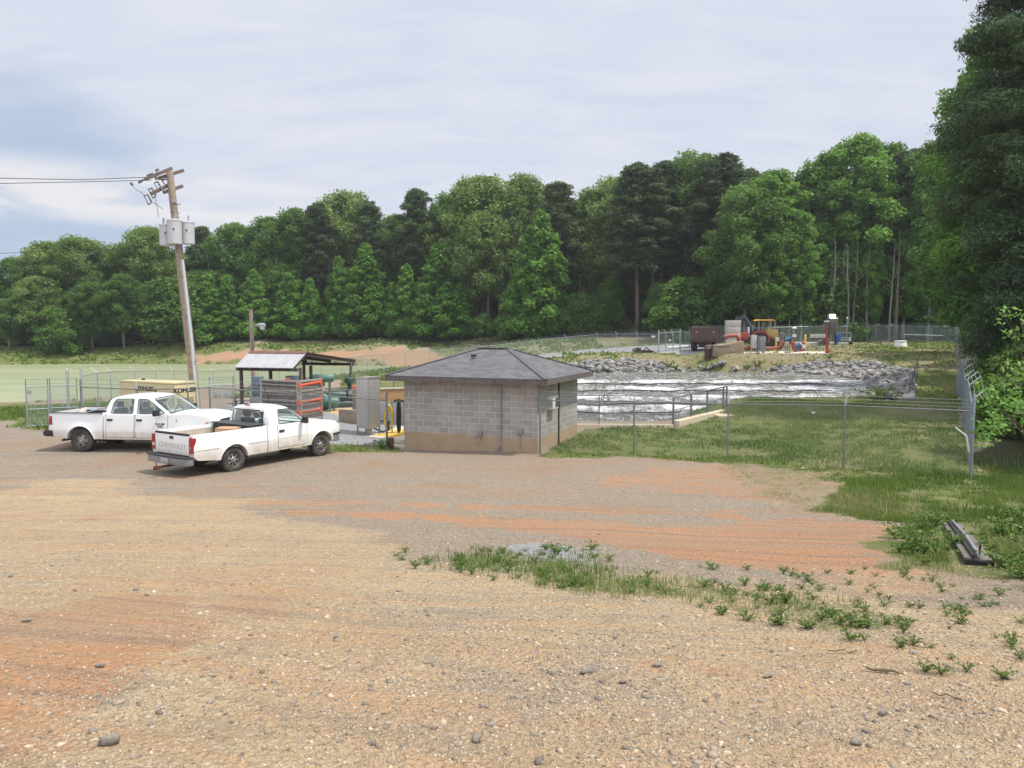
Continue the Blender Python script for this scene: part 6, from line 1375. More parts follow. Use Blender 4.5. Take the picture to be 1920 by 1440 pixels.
# red jib crane
jc = thing('jib_crane', 'red steel jib crane post with a flared foot on the end of the pad', 'crane', (X(1550, 84.3), 84.3, PZ)); JC = lambda px, py: W(px, py, 84.3) - Vector(jc.location)
MB().lathe([(.26, 0), (.24, .15), (.12, .75), (.11, .8)], (0, 0, 0), 4).build('foot', red, jc); MB().tube([JC(1550, 650), JC(1549.5, 622), JC(1546, 611)], [.12, .11, .09], 8).build('mast', red, jc, smooth=True)
MB().tube([JC(1550, 625), JC(1552, 640), JC(1550, 648)], .06, 8).build('hydraulic_ram', red, jc); MB().box(JC(1546, 613), (.35, .3, .35)).build('winch', mat('winch_brown', (.20, .09, .07), .7), jc, bevel=.03)
# silver tower on legs
sv_ = thing('steel_hopper_tower', 'tall grey steel equipment box with a slanted silver top beyond the red crane', 'tower', (X(1556, 97), 97, z2)); SV = lambda px, py: W(px, py, 97) - Vector(sv_.location)
a, b = SV(1553, 623.5), SV(1566, 598); MB().b2((a.x, -.5, a.z), (b.x, .5, b.z)).build('body', mat('brown_grey_metal', (.16, .145, .13), .5, .4, var=.2), sv_, bevel=.02)
a, b = SV(1547, 623.5), SV(1552.8, 604); MB().b2((a.x, -.4, a.z), (b.x, .4, b.z)).build('side_box', MATS['brown_grey_metal'], sv_); a, b = SV(1547, 604), SV(1552.8, 601); MB().b2((a.x, -.42, a.z + .01), (b.x, .42, b.z)).build('cap', white, sv_)
q = [SV(1553, 597.5), SV(1565, 597.5), SV(1567, 589), SV(1555, 589)]; MB().add([v - Vector((0, .5, 0)) for v in q[:2]] + [v + Vector((0, .1, 0)) for v in q[2:]] + [v + Vector((0, .5, -.05)) for v in q[:2]] + [v + Vector((0, .55, -.05)) for v in q[2:]], [(0, 1, 2, 3), (4, 7, 6, 5), (0, 4, 5, 1), (1, 5, 6, 2), (2, 6, 7, 3), (3, 7, 4, 0)]).build('slanted_top', galv, sv_)
for px in (1554, 1565): MB().bar(SV(px, 623.5), SV(px, 646), .12).build('leg', rust, sv_)
MB().prism([(SV(1553, 0).x, SV(0, 643).z), (SV(1568, 0).x, SV(0, 630).z), (SV(1568, 0).x, SV(0, 645).z)], -.4, .4).build('chute', rust, sv_)
a, b = SV(1536, 643), SV(1553, 634); MB().b2((a.x, -.3, a.z), (b.x, .3, b.z)).build('trough', galv, sv_, bevel=.02)
# silver frame and blue bin
sf = thing('steel_rack', 'silver pipe rack beside the blue bin', 'rack', (X(1580, 98), 98, z2)); SF = lambda px, py: W(px, py, 98) - Vector(sf.location); m = MB()
for px in (1569, 1595): m.bar(SF(px, 645), SF(px, 623.5), .1)
for py in (623.5, 633, 637, 643): m.bar(SF(1569, py), SF(1595, py), .1 if py < 630 else .16)
m.build('frame', galv, sf)
bl = thing('blue_bin', 'bright blue wheeled bin tilted beside the silver rack', 'bin', base(1591, 97), 0); BL = lambda px, py: W(px, py, 97) - Vector(bl.location)
MB().prism([(BL(1585, 0).x, BL(0, 645).z), (BL(1592, 0).x, BL(0, 641).z), (BL(1595, 0).x, BL(0, 631).z), (BL(1592, 0).x, BL(0, 625).z), (BL(1587, 0).x, BL(0, 628).z)], -.35, .35).build('body', mat('blue_plastic', (.02, .09, .36), .4), bl, bevel=.04); wheel(bl, BL(1595, 644), .27, .15, black)
k = BL(1591, 636); MB().b2((k.x - .06, -.37, k.z - .25), (k.x + .06, -.352, k.z + .25)).build('label', white, bl)
for px, py, Y, lb in ((1567, 597, 97, 'thin post with a small white cap right of the silver tower'), (1585, 596, 98, 'taller thin post with a white cap above the silver rack')):
    b = base(px, Y); o = thing('lamp_post', lb, 'post', b); hh = zat(py, Y) - b[2]; MB().tube([(0, 0, 0), (0, 0, hh)], .05, 8).build('post', galv, o); MB().lathe([(.09, hh - .1), (.12, hh), (.08, hh + .1)], (0, 0, 0), 10).build('cap', white, o)
q = base(1686, 93); o = thing('manhole_dome', 'low white concrete cap on the lawn near the fence corner', 'manhole cap', q, 0); MB().lathe([(.80, -.1), (.76, .05), (.66, .48), (.62, .52)], (0, 0, 0), 20).build('riser', white, o, smooth=True); MB().lathe([(.70, .52), (.70, .62), (.66, .66), (.02, .68)], (0, 0, 0), 20).build('lid', white, o, smooth=True)
# leftovers beside the far gate
q = ground(1205, 661); o = thing('scrap_pump', 'small rusty black machine lying on the grass before the far fence', 'machine', q); MB().b2((-1.0, -.3, .08), (1.0, .3, .28)).build('frame', mat('dark_rust', (.06, .03, .025), .8), o, bevel=.03); MB().lathe([(.02, -.3), (.2, -.28), (.2, .28), (.02, .3)], (-.5, 0, .4), 12, 'X').build('motor', black, o, smooth=True); MB().tube([(-1.1, 0, .1), (-1.15, 0, .38), (-.8, 0, .45)], .09, 8).build('pipe', rust, o, smooth=True); MB().tube([(.2, 0, .3), (.4, 0, .62), (.8, 0, .2), (1.3, 0, .12)], .08, 8).build('pipe', rust, o, smooth=True)
q0, q1 = ground(1252, 656), ground(1291, 652); o = MB().tube([q0 + Vector((0, 0, .25)), q1 + Vector((0, 0, .22))], .16, 10).build('white_pipe', white, None, smooth=True); tag(o, 'white plastic pipe lying on the ground below the far gate', 'pipe')
q0, q1 = W(1703, 627.5, 98), W(1776, 629.5, 98); q0.y = q1.y = 99.0; o = thing('gate_bar', 'horizontal galvanised bar closing the far fence corner', 'rail', tuple(q0)); MB().tube([(0, 0, 0), q1 - q0], .05, 8).build('bar', galv, o); MB().tube([(0, 0, .2), (0, 0, h(q0.x, q0.y) - q0.z)], .05, 8).build('post', galv, o)
# white strap on the side fence
s0 = [W(1791, 801, 22.2), W(1812, 817, 22), W(1816, 845, 21.9), W(1819, 852, 21.9)]; o = thing('hanging_strap', 'white strap drooping from the side fence near the corner post', 'strap', tuple(s0[1])); MB().tube([p_ - s0[1] for p_ in s0[:2]], .022, 6).build('arm', white, o); MB().tube([p_ - s0[1] for p_ in s0[1:]], .03, 6).build('strap', mat('dirty_strap', (.50, .50, .38), .8), o)
# wooden plank with pipe, lower right
a, b = ground(1785, 988), ground(1836, 1060); dr = thing('plank', 'grey weathered plank with a steel pipe along it lying in the grass at lower right', 'plank', (a.x, a.y, 0)); d = b - a; a0 = Vector((0, 0, a.z + .05)); b0 = Vector((d.x, d.y, b.z + .05))
pn = mat('plank_grey', (.16, .138, .115), .9, var=.4, scale=8, bump=.5, bscale=40); MB().bar(a0, b0, .30, .05).build('board', pn, dr, bevel=.008)
u = (b0 - a0).normalized(); sd_ = u.cross(Vector((0, 0, 1))); MB().tube([a0 + Vector((0, 0, .06)), a0.lerp(b0, .5) + Vector((0, 0, .06)) - sd_ * .03, b0 + Vector((0, 0, .06))], .022, 8).build('pipe', galv, dr, smooth=True)
m = MB(); m.bar(a0 + sd_ * .06 + Vector((0, 0, .045)), b0 + sd_ * .06 + Vector((0, 0, .045)), .03, .04); m.bar(b0 - sd_ * .15 + Vector((0, 0, -.02)), b0 + sd_ * .15 + Vector((0, 0, -.02)), .05, .05); m.bar(b0 + Vector((0, 0, .05)) - u * .05, b0 + Vector((0, 0, .20)) + u * .02, .02); m.build('bracket', black, dr)
# bits of litter on the lawn
for px, py, lb in ((1525, 776, 'small white litter on the lawn'), (1506, 881, 'flat white scrap on the straw near the fence')):
    q = ground(px, py); V_, Fc_, _ = stones(ico[1], np.array([[0, 0, 0.]]), np.array([.10 if py < 800 else .06]), .5, .2, int(px)); o = np_mesh('litter', V_, Fc_, white); o.location = q + Vector((0, 0, .04)); tag(o, lb, 'litter')
# ================================================================ TRUCKS
DUST = (.50, .42, .30)
wpaint = mat('white_truck_paint', (.80, .80, .79), .28, 0, var=0, coat=.5, dirt=(DUST, .35, 1.05))
wclean = mat('white_truck_paint_clean', (.80, .80, .79), .28, 0, coat=.5)
plast = mat('dark_plastic', (.025, .025, .027), .6, var=.3); tyre = mat('dusty_tyre', (.035, .032, .030), .85, col2=(.09, .078, .062), scale=4)
chrome = mat('chrome', (.62, .62, .62), .2, .9); rim_m = mat('steel_wheel', (.33, .32, .30), .45, .6, var=.25, scale=8); bump_grey = mat('bumper_grey', (.30, .31, .32), .45, .5, var=.2)
lamp_r = mat('red_lens', (.30, .008, .012), .2, coat=.6); lamp_c = mat('clear_lens', (.62, .62, .60), .12, .3, coat=.6); lamp_o = mat('amber_lens', (.65, .20, .03), .2); interior = mat('cab_interior', (.10, .10, .105), .8); bedm = mat('bed_paint', (.52, .47, .38), .7, var=.3, scale=3)
gl_ = bpy.data.materials.new('tinted_glass'); gl_.use_nodes = True; g = G(gl_.node_tree)
t_ = g.n('ShaderNodeBsdfTransparent', Color=(.86, .93, .91)); s_ = g.n('ShaderNodeBsdfGlossy', Roughness=.03, Color=(.9, .95, .95)); lw = g.n('ShaderNodeLayerWeight', Blend=.5).outputs['Facing']; ms = g.n('ShaderNodeMixShader', Fac=g.math('ADD', g.math('MULTIPLY', g.math('POWER', lw, 4.0), .6), .10)); g.put(ms.inputs[1], t_.outputs[0]); g.put(ms.inputs[2], s_.outputs[0]); g.n('ShaderNodeOutputMaterial', Surface=ms.outputs[0])
gld = bpy.data.materials.new('privacy_glass'); gld.use_nodes = True; g = G(gld.node_tree)
t_ = g.n('ShaderNodeBsdfTransparent', Color=(.10, .12, .12)); s_ = g.n('ShaderNodeBsdfGlossy', Roughness=.03); lw = g.n('ShaderNodeLayerWeight', Blend=.5).outputs['Facing']; ms = g.n('ShaderNodeMixShader', Fac=g.math('ADD', g.math('MULTIPLY', g.math('POWER', lw, 4.0), .6), .10)); g.put(ms.inputs[1], t_.outputs[0]); g.put(ms.inputs[2], s_.outputs[0]); g.n('ShaderNodeOutputMaterial', Surface=ms.outputs[0])

def side_y(P, x, z):
    """half width of the body skin at (x, z)"""
    hw = P['W'] / 2
    y = hw - .035 * max(0, (z - P['char'])) / .4 - .05 * max(0, P['char'] - .08 - z) / .4
    if z > P['belt']: y = hw - .035 * (P['belt'] - P['char']) / .4 - (z - P['belt']) * P['tumble']
    fx = (x - (P['front'] - .75)) / .75
    if fx > 0: y -= .13 * fx ** 2
    rx = ((P['rear'] + .35) - x) / .35
    if rx > 0: y -= .025 * rx ** 2
    for wx in (0, P['wb']):      # flared arches
        d = math.hypot(x - wx, z - P['R']); 
        if d < P['ar'] + .16: y += .022 * max(0, 1 - max(0, d - P['ar'] + .03) / .17)
    return y
def loft_body(P, outline, name, mt, parent, zs, xs, mirror=True):
    """outline polygon (x,z) extruded across the truck, sliced finely and pushed on to the body skin"""
    m = MB(); m.prism(outline, -1, 1); me = m.mesh(name); bm = bmesh.new(); bm.from_mesh(me)
    for z in zs: bmesh.ops.bisect_plane(bm, geom=bm.verts[:] + bm.edges[:] + bm.faces[:], plane_co=(0, 0, z), plane_no=(0, 0, 1), dist=1e-5)
    for x in xs: bmesh.ops.bisect_plane(bm, geom=bm.verts[:] + bm.edges[:] + bm.faces[:], plane_co=(x, 0, 0), plane_no=(1, 0, 0), dist=1e-5)
    for y in (-.93, -.7, -.35, 0, .35, .7, .93): bmesh.ops.bisect_plane(bm, geom=bm.verts[:] + bm.edges[:] + bm.faces[:], plane_co=(0, y, 0), plane_no=(0, 1, 0), dist=1e-5)
    for v in bm.verts: 
        s_ = v.co.y; x, z = v.co.x, v.co.z; v.co.y = s_ * side_y(P, x, z)
        if 'shape' in P: P['shape'](v, s_, x, z)
    bmesh.ops.recalc_face_normals(bm, faces=bm.faces); bm.to_mesh(me); bm.free()
    return linkmesh(name, me, mt, parent)
def skin_panel(P, poly, side, off, th, name, mt, parent, nx=.12):
    """thin plate following the body skin; poly in (x,z)"""
    m = MB(); m.prism(poly, 0, 1); me = m.mesh(name); bm = bmesh.new(); bm.from_mesh(me); xs = [p[0] for p in poly]; zs = [p[1] for p in poly]
    x = min(xs) + nx
    while x < max(xs): bmesh.ops.bisect_plane(bm, geom=bm.verts[:] + bm.edges[:] + bm.faces[:], plane_co=(x, 0, 0), plane_no=(1, 0, 0), dist=1e-5); x += nx
    z = min(zs) + .08
    for z in list(np.arange(min(zs) + .08, max(zs), .08)) + [P['char'], P['belt']]:
        if min(zs) < z < max(zs): bmesh.ops.bisect_plane(bm, geom=bm.verts[:] + bm.edges[:] + bm.faces[:], plane_co=(0, 0, z), plane_no=(0, 0, 1), dist=1e-5)
    for v in bm.verts: v.co.y = side * (side_y(P, v.co.x, v.co.z) + off - th * v.co.y)
    bmesh.ops.recalc_face_normals(bm, faces=bm.faces); bm.to_mesh(me); bm.free(); o = linkmesh(name, me, mt, parent); me.shade_smooth(); me.set_sharp_from_angle(angle=R(30)); return o
def rpoly(pts, r_=.05, n=4):
    """round the corners of a polygon"""
    out = []; k = len(pts)
    for i in range(k):
        a, b, c = Vector(pts[i - 1]), Vector(pts[i]), Vector(pts[(i + 1) % k]); r1 = min(r_, (a - b).length * .45, (c - b).length * .45); p0 = b + (a - b).normalized() * r1; p1 = b + (c - b).normalized() * r1
        for j in range(n + 1): t = j / n; out.append(tuple(p0 * (1 - t) ** 2 + b * 2 * t * (1 - t) + p1 * t * t))
    return out
def truck_wheel(par, x, y, side, R_, wd, rr, nh, shape):
    w_ = thing('wheel', None, None, (x, y, R_), 0 if side < 0 else math.pi); w_.parent = par     # outer face points to -y
    prof = [(rr, -wd / 2 + .02), (rr + .03, -wd / 2), (R_ * .86, -wd / 2), (R_ * .95, -wd / 2 + .012), (R_ * .985, -wd * .36), (R_, -wd * .22), (R_, wd * .22), (R_ * .985, wd * .36), (R_ * .95, wd / 2 - .012), (R_ * .86, wd / 2), (rr, wd / 2 - .02)]
    t_ = MB().lathe(prof, (0, 0, 0), 48, 'Y', cap=False).build('tyre', tyre, w_, smooth=True)
    tr = MB()
    for k in range(40):
        a = 2 * math.pi * k / 40
        for sgn in (-1, 1): tr.box((math.cos(a + sgn * .04) * (R_ + .001), sgn * wd * .24, math.sin(a + sgn * .04) * (R_ + .001)), (.012, wd * .34, .034), ry=-(a + sgn * .04))
    tr.build('tread', tyre, w_)
    # rim disc with real holes
    n = 96; rings = [.0, .20, .33, .44, .84, .90, .97, 1.0]; dep = [.03, .03, .035, .015, .0, -.005, -.03, -.045]; V = []; Fc = []
    rings2 = np.interp(np.linspace(0, 7, 22), range(8), rings); dep2 = np.interp(np.linspace(0, 7, 22), range(8), dep)
    for r1, d1 in zip(rings2, dep2):
        for j in range(n): a = 2 * math.pi * j / n; V.append((r1 * rr * math.cos(a), -wd / 2 + .045 - d1, r1 * rr * math.sin(a)))
    for i in range(21):
        for j in range(n):
            rm = (rings2[i] + rings2[i + 1]) / 2; a = ((j + .5) / n * nh) % 1 - .5
            if shape == 'slot': hole = (((rm - .64) / .20) ** 2 + (a * 2 * math.pi / nh * rm / .145) ** 2) < 1
            else: hole = (((rm - .66) / .13) ** 2 + (a * 2 * math.pi / nh * rm / .22) ** 2) < 1
            if not hole: Fc.append((i * n + j, i * n + (j + 1) % n, (i + 1) * n + (j + 1) % n, (i + 1) * n + j))
    m = MB(); m.add(V, Fc); rim = m.build('rim', rim_m, w_, smooth=True, ang=60)
    MB().lathe([(rr * .99, -wd / 2 + .09), (rr * 1.0, -wd / 2 + .03), (rr * 1.05, -wd / 2 + .0)], (0, 0, 0), 40, 'Y', cap=False).build('rim_edge', rim_m, w_, smooth=True)
    MB().lathe([(.01, -.02), (rr * .96, -.02), (rr * .96, .0), (.01, 0)], (0, -wd / 2 + .14, 0), 24, 'Y').build('brake_drum', plast, w_)
    hb = MB(); hb.lathe([(.01, -.065), (rr * .17, -.06), (rr * .22, -.03), (rr * .24, 0)], (0, -wd / 2 + .04, 0), 20, 'Y')
    for k in range(6): a = k * math.pi / 3; hb.lathe([(.012, -.03), (.012, 0)], (math.cos(a) * rr * .33, -wd / 2 + .02, math.sin(a) * rr * .33), 6, 'Y')
    hb.build('hub_cap', chrome, w_, smooth=True, ang=50); return w_

def make_truck(P, root):
    rear, front, wb, Rw, ar = P['rear'], P['front'], P['wb'], P['R'], P['ar']; sill, belt = P['sill'], P['belt']; cb0, cb1 = P['cab']      # cab rear wall, windshield base
    def arch(wx, rev=False):
        a0 = math.asin((sill - Rw) / ar) if abs(sill - Rw) < ar else 0; pts = [(wx + ar * math.cos(t), Rw + ar * math.sin(t)) for t in np.linspace(math.pi - a0, a0, 17)]; return pts
    rb = P['rail']
    bed = [(rear, P['bumpz'] + .12), (rear, rb)] + [(cb0 - .035, rb + P.get('railrise', 0)), (cb0 - .035, sill)] + arch(0)[::-1] + [(-ar - .02, sill), (rear + .12, P['bumpz'] + .02)]
    zs = [.5, .62, P['char'] - .05, P['char'], P['char'] + .06, .95, 1.08]; xs = list(np.arange(rear + .1, front, .16))
    bo_ = loft_body(P, bed, 'bed', wpaint, root, zs, xs)
    hwb = P['W'] / 2 - .13; c = MB().b2((rear + .075, -hwb, P['floor']), (cb0 - .09, hwb, 2.2)).build('c', None); c.parent = root
    bo_ = boolean(bo_, [c]); bo_.data.materials.clear(); bo_.data.materials.append(wpaint); bo_.data.shade_smooth(); bo_.data.set_sharp_from_angle(angle=R(32))
    ln = MB(); ln.b2((rear + .08, -hwb + .001, P['floor'] + .002), (cb0 - .1, hwb - .001, P['floor'] + .008))
    for s_ in (-1, 1): ln.b2((rear + .08, s_ * (hwb - .001), P['floor'] + .01), (cb0 - .1, s_ * (hwb - .012), rb - .09)); ln.b2((-.42, s_ * (hwb - .013), P['floor'] + .012), (.42, s_ * (hwb - .22), P['floor'] + .24))
    for k in range(9): ln.b2((rear + .1, -hwb + .24 + k * .16, P['floor'] + .01), (cb0 - .11, -hwb + .30 + k * .16, P['floor'] + .028))
    ln.build('bed_liner', P['liner'], bo_)
    hz = P['hood']
    hood_l = [(cb0 + .0, sill), (cb0, belt), (cb1, belt + .02)] + hz + [(front - .02, P['nose'] - .12), (front - .015, .62), (front - .10, sill + .10), (wb + ar + .05, sill + .02)] + arch(wb)[::-1] + [(wb - ar - .03, sill)]
    body = loft_body(P, hood_l, 'body', wpaint, root, zs, xs); body.data.shade_smooth(); body.data.set_sharp_from_angle(angle=R(32))
    # greenhouse
    gh = P['gh']; m = MB(); m.prism(gh, -1, 1); me = m.mesh('cab'); bm = bmesh.new(); bm.from_mesh(me)
    for z in (belt + .12, belt + .28, belt + .42, P['top'] - .08, P['top'] - .03): bmesh.ops.bisect_plane(bm, geom=bm.verts[:] + bm.edges[:] + bm.faces[:], plane_co=(0, 0, z), plane_no=(0, 0, 1), dist=1e-5)
    for y in (-.96, -.85, -.5, 0, .5, .85, .96): bmesh.ops.bisect_plane(bm, geom=bm.verts[:] + bm.edges[:] + bm.faces[:], plane_co=(0, y, 0), plane_no=(0, 1, 0), dist=1e-5)
    def gy(z): 
        y = side_y(P, (cb0 + cb1) / 2, max(z, belt + .001)); t = max(0, (z - (P['top'] - .10)) / .10); return y - .09 * t ** 1.6
    for v in bm.verts:
        s_ = v.co.y; v.co.y = s_ * gy(v.co.z); t = abs(s_)
        v.co.z -= .035 * t ** 3 * (1 if v.co.z > P['top'] - .12 else 0)
        if v.co.x > (cb0 + cb1) / 2: v.co.x -= .10 * t ** 2.5 * (1 if v.co.z < P['top'] - .05 else .6)
        else: v.co.x += .05 * t ** 3
    bmesh.ops.recalc_face_normals(bm, faces=bm.faces); bm.to_mesh(me); bm.free(); cab = linkmesh('cab', me, wpaint, root)
    cut_ = []
    inn = [(x, z) for x, z in P['inner']]; hw = P['W'] / 2; m = MB(); m.prism(inn, -1, 1); me = m.mesh('c'); bm = bmesh.new(); bm.from_mesh(me)
    for z in list(np.arange(belt - .1, P['top'] - .05, .07)): bmesh.ops.bisect_plane(bm, geom=bm.verts[:] + bm.edges[:] + bm.faces[:], plane_co=(0, 0, z), plane_no=(0, 0, 1), dist=1e-5)
    for v in bm.verts: v.co.y *= gy(v.co.z) - .075; v.co.x -= .05 if v.co.x > (cb0 + cb1) / 2 else 0
    bmesh.ops.recalc_face_normals(bm, faces=bm.faces); bm.to_mesh(me); bm.free(); c = linkmesh('c', me, None, root); cut_.append(c)
    for wpoly in P['side_win']: c = MB().prism(rpoly(wpoly, .05), -1.3, 1.3).build('c', None); c.parent = root; cut_.append(c)
    def yz(poly, x0, x1): c = MB().prism(rpoly(poly, .07), x0, x1, 'X').build('c', None); c.parent = root; cut_.append(c)
    yz(P['rear_win'], cb0 - .3, cb0 + .5)
    wsb, wst = P['ws']; d = Vector((wst[0] - wsb[0], 0, wst[1] - wsb[1])); nn = Vector((-d.z, 0, d.x)).normalized() * -1
    pb_ = Vector((wsb[0], 0, wsb[1])) + d * .10; pt_ = Vector((wsb[0], 0, wsb[1])) + d * .90; wbm, wtp = hw - .16, hw - .27
    ring = [pb_ + Vector((-.04, -wbm, 0)), pb_ + Vector((-.04, wbm, 0)), pt_ + Vector((-.02, wtp, 0)), pt_ + Vector((-.02, -wtp, 0))]
    c = MB().add([v + nn * .22 for v in ring] + [v - nn * .25 for v in ring], [(0, 1, 2, 3), (7, 6, 5, 4), (0, 4, 5, 1), (1, 5, 6, 2), (2, 6, 7, 3), (3, 7, 4, 0)]).build('c', None); c.parent = root; cut_.append(c)
    for c in cut_: c.data = c.data
    cab = boolean(cab, cut_); cab.data.materials.clear(); cab.data.materials.append(wclean); cab.data.shade_smooth(); cab.data.set_sharp_from_angle(angle=R(28))
    # panes
    for i, wpoly in enumerate(P['side_win']):
        for s_ in (-1, 1):
            m = MB(); pl = rpoly(wpoly, .05); m.add([(x, s_ * (gy(z) - .018), z) for x, z in pl], [tuple(range(len(pl)))])
            m.build('side_window', gld if P['dark_win'] else gl_, cab)
            tm = MB(); tm.tube([(x, s_ * (gy(z) - .004), z) for x, z in pl + pl[:1]], .012, 5, False); tm.build('window_seal', plast, cab)
    m = MB(); pl = rpoly(P['rear_win'], .07); m.add([(cb0 + .038, y, z) for y, z in pl], [tuple(range(len(pl)))]); m.build('rear_window', gl_, cab); tm = MB(); tm.tube([(cb0 + .02, y, z) for y, z in pl + pl[:1]], .014, 5, False); tm.build('window_seal', plast, cab)
    m = MB(); m.add([v + nn * .0 for v in ring], [(0, 1, 2, 3)]); m.build('windshield', gl_, cab)
    tm = MB(); tm.tube([v + nn * .02 for v in ring + ring[:1]], .013, 5, False); tm.build('window_seal', plast, cab)
    # interior
    it = MB(); it.b2((cb0 + .1, -hw + .2, belt - .45), (cb1 - .1, hw - .2, belt - .40)); it.prism([(cb1 - .42, belt - .4), (cb1 - .02, belt - .4), (cb1 + .0, belt + .0), (cb1 - .38, belt + .04)], -hw + .2, hw - .2); it.build('dashboard', interior, cab)
    for row in P['seats']:
        for y in (-.42, .42):
            st = MB(); st.prism(rpoly([(row, belt - .38), (row + .14, belt - .38), (row + .02, belt + .18), (row - .10, belt + .18)], .04), y - .26, y + .26); st.build('seat', interior, cab); MB().b2((row - .10, y - .14, belt + .20), (row + .0, y + .14, belt + .40)).build('headrest', interior, cab, bevel=.04)
    MB().tube([(cb1 - .46 + .03 * math.cos(a), .40 + .19 * math.cos(a), belt + .03 + .19 * math.sin(a)) for a in np.linspace(0, 2 * math.pi, 21)], .016, 6, False).build('steering_wheel', plast, cab)
    MB().b2((P['ws'][1][0] - .03, -.13, P['top'] - .27), (P['ws'][1][0] + .0, .13, P['top'] - .18)).build('mirror', plast, cab, bevel=.02)
    # doors
    for dx0, dx1, top in P['doors']:
        for s_ in (-1, 1):
            pl = rpoly([(dx0, sill + .07), (dx1, sill + .07), (dx1, belt + .005), (dx0, belt + .005)], .04)
            skin_panel(P, [(dx0 - .012, sill + .058), (dx1 + .012, sill + .058), (dx1 + .012, belt + .004), (dx0 - .012, belt + .004)], s_, .0022, .004, 'door_gap', plast, body)
            d_ = skin_panel(P, pl, s_, .007, .008, 'door', wpaint, root)
            hx_ = dx0 + .14; hb_ = MB(); y = side_y(P, hx_, belt - .16); hb_.b2((hx_ - .10, s_ * (y + .004), belt - .205), (hx_ + .10, s_ * (y + .035), belt - .135)); hb_.build('handle', plast, d_, bevel=.012)
    # character crease on doors and bed, its shade painted as a grey strip
    for s_ in (-1, 1):
        for a, b in [(rear + .03, -ar - .01), (ar + .01, cb0 - .04)] + [(d_[0] + .03, d_[1] - .03) for d_ in P['doors']] :
            skin_panel(P, [(a, P['char'] - .012), (b, P['char'] - .012), (b, P['char'] + .004), (a, P['char'] + .004)], s_, .0095, .01, 'body_crease', mat('crease_painted_shade', (.45, .44, .42), .6), body, .3) if P['crease'] else None
        for wx, par in ((0, bo_), (wb, body)):      # arch lips
            t0 = math.asin((sill - Rw) / ar); m = MB(); pts = [(wx + (ar + .004) * math.cos(t), s_ * (side_y(P, wx + ar * math.cos(t), Rw + ar * math.sin(t)) + .002), Rw + (ar + .004) * math.sin(t)) for t in np.linspace(t0, math.pi - t0, 25)]; m.tube(pts, .018, 6); m.build('arch_lip', wpaint, par, smooth=True)
            MB().lathe([(ar + .01, -.28), (ar + .01, -.02)], (wx, s_ * (hw - .02) + (.30 if s_ > 0 else 0) * 0 + (0 if s_ < 0 else 0), Rw), 32, 'Y', cap=False).build('wheel_well', plast, par) if 0 else None
    un = MB(); un.b2((rear + .2, -.55, .36), (front - .4, .55, .52)); un.b2((rear + .1, -hw + .22, .5), (-ar - .05, hw - .22, .56)); un.b2((ar + .05, -hw + .2, sill - .02), (wb - ar - .05, hw - .2, sill + .03)); un.b2((-.08, -hw + .25, Rw - .05), (.08, hw - .25, Rw + .08))
    un.tube([(.8, -.5, .34), (-.5, -.55, .40), (-.9, -.72, .36)], .035, 8); un.build('chassis', plast, root)
    for wx in (0, wb):
        for s_ in (-1, 1): truck_wheel(root, wx, s_ * (hw - P['tw'] / 2 - .03), s_, Rw, P['tw'], P['rr'], P['nh'], P['hole'])
    # mirrors
    for s_ in (-1, 1):
        y = side_y(P, cb1 - .3, belt + .05); mx = P['mir']; k = MB().b2((mx - .07, s_ * (y + .10), belt + .0), (mx + .05, s_ * (y + .10 + P['mirw']), belt + P['mirh'])).build('mirror', plast, root, bevel=.03); MB().bar((mx, s_ * (y - .02), belt + .03), (mx - .01, s_ * (y + .16), belt + .06), .06, .04).build('mirror_arm', plast, k)
    return bo_, body, cab

# ---- single cab truck
hdg = math.atan2(2.8, 1.8)
P1 = dict(W=1.99, wb=3.38, rear=-1.30, front=4.30, R=.375, ar=.475, sill=.44, belt=1.20, char=.80, tumble=.22, bumpz=.50, rail=1.24, railrise=.0, floor=.72, cab=(1.22, 2.80), nose=1.00,
    hood=[(3.3, 1.205), (3.85, 1.155), (4.1, 1.09), (4.25, .99)], top=1.80, gh=[(1.24, 1.19), (1.27, 1.45), (1.36, 1.74), (1.48, 1.79), (1.75, 1.81), (2.05, 1.80), (2.18, 1.765), (2.90, 1.19)], inner=[(1.32, 1.0), (1.36, 1.45), (1.44, 1.70), (1.6, 1.745), (2.1, 1.735), (2.72, 1.24), (2.72, 1.0)],
    side_win=[[(1.66, 1.245), (1.70, 1.69), (2.10, 1.69), (2.24, 1.61), (2.62, 1.28), (2.58, 1.245)]], rear_win=[(-.72, 1.26), (.72, 1.26), (.64, 1.68), (-.64, 1.68)], ws=((2.88, 1.20), (2.16, 1.77)), doors=[(1.60, 2.76, 0)], seats=[1.62], dark_win=False, crease=True,
    tw=.245, rr=.215, nh=7, hole='slot', mir=2.55, mirw=.20, mirh=.20, liner=bedm)
rq = Vector((-8.15, 22.0, 0)); t1 = thing('single_cab_truck', 'dusty white single cab pickup truck seen from behind, nearer of the two', 'pickup truck', (0, 0, 0), hdg)
ofs = Matrix.Rotation(hdg, 3, 'Z') @ Vector((0, -P1['W'] / 2 + .12, 0)); t1.location = (rq.x - ofs.x, rq.y - ofs.y, 0.0)
b1, y1_, c1_ = make_truck(P1, t1)
hwt = .78
tg = MB().b2((-1.335, -hwt, .66), (-1.302, hwt, 1.205)).build('tailgate', wpaint, t1, bevel=.008)
MB().b2((-1.345, -hwt, 1.206), (-1.26, hwt, 1.262)).build('top_cap', plast, tg, bevel=.012); MB().b2((-1.348, -.09, 1.085), (-1.336, .09, 1.165)).build('handle', plast, tg, bevel=.01)
text_obj('CHEVROLET', 'lettering', mat('faded_lettering', (.50, .48, .45), .6), tg, (-1.337, -.02, .885), (R(90), 0, R(-90)), .185, .001, 1.26, .004)
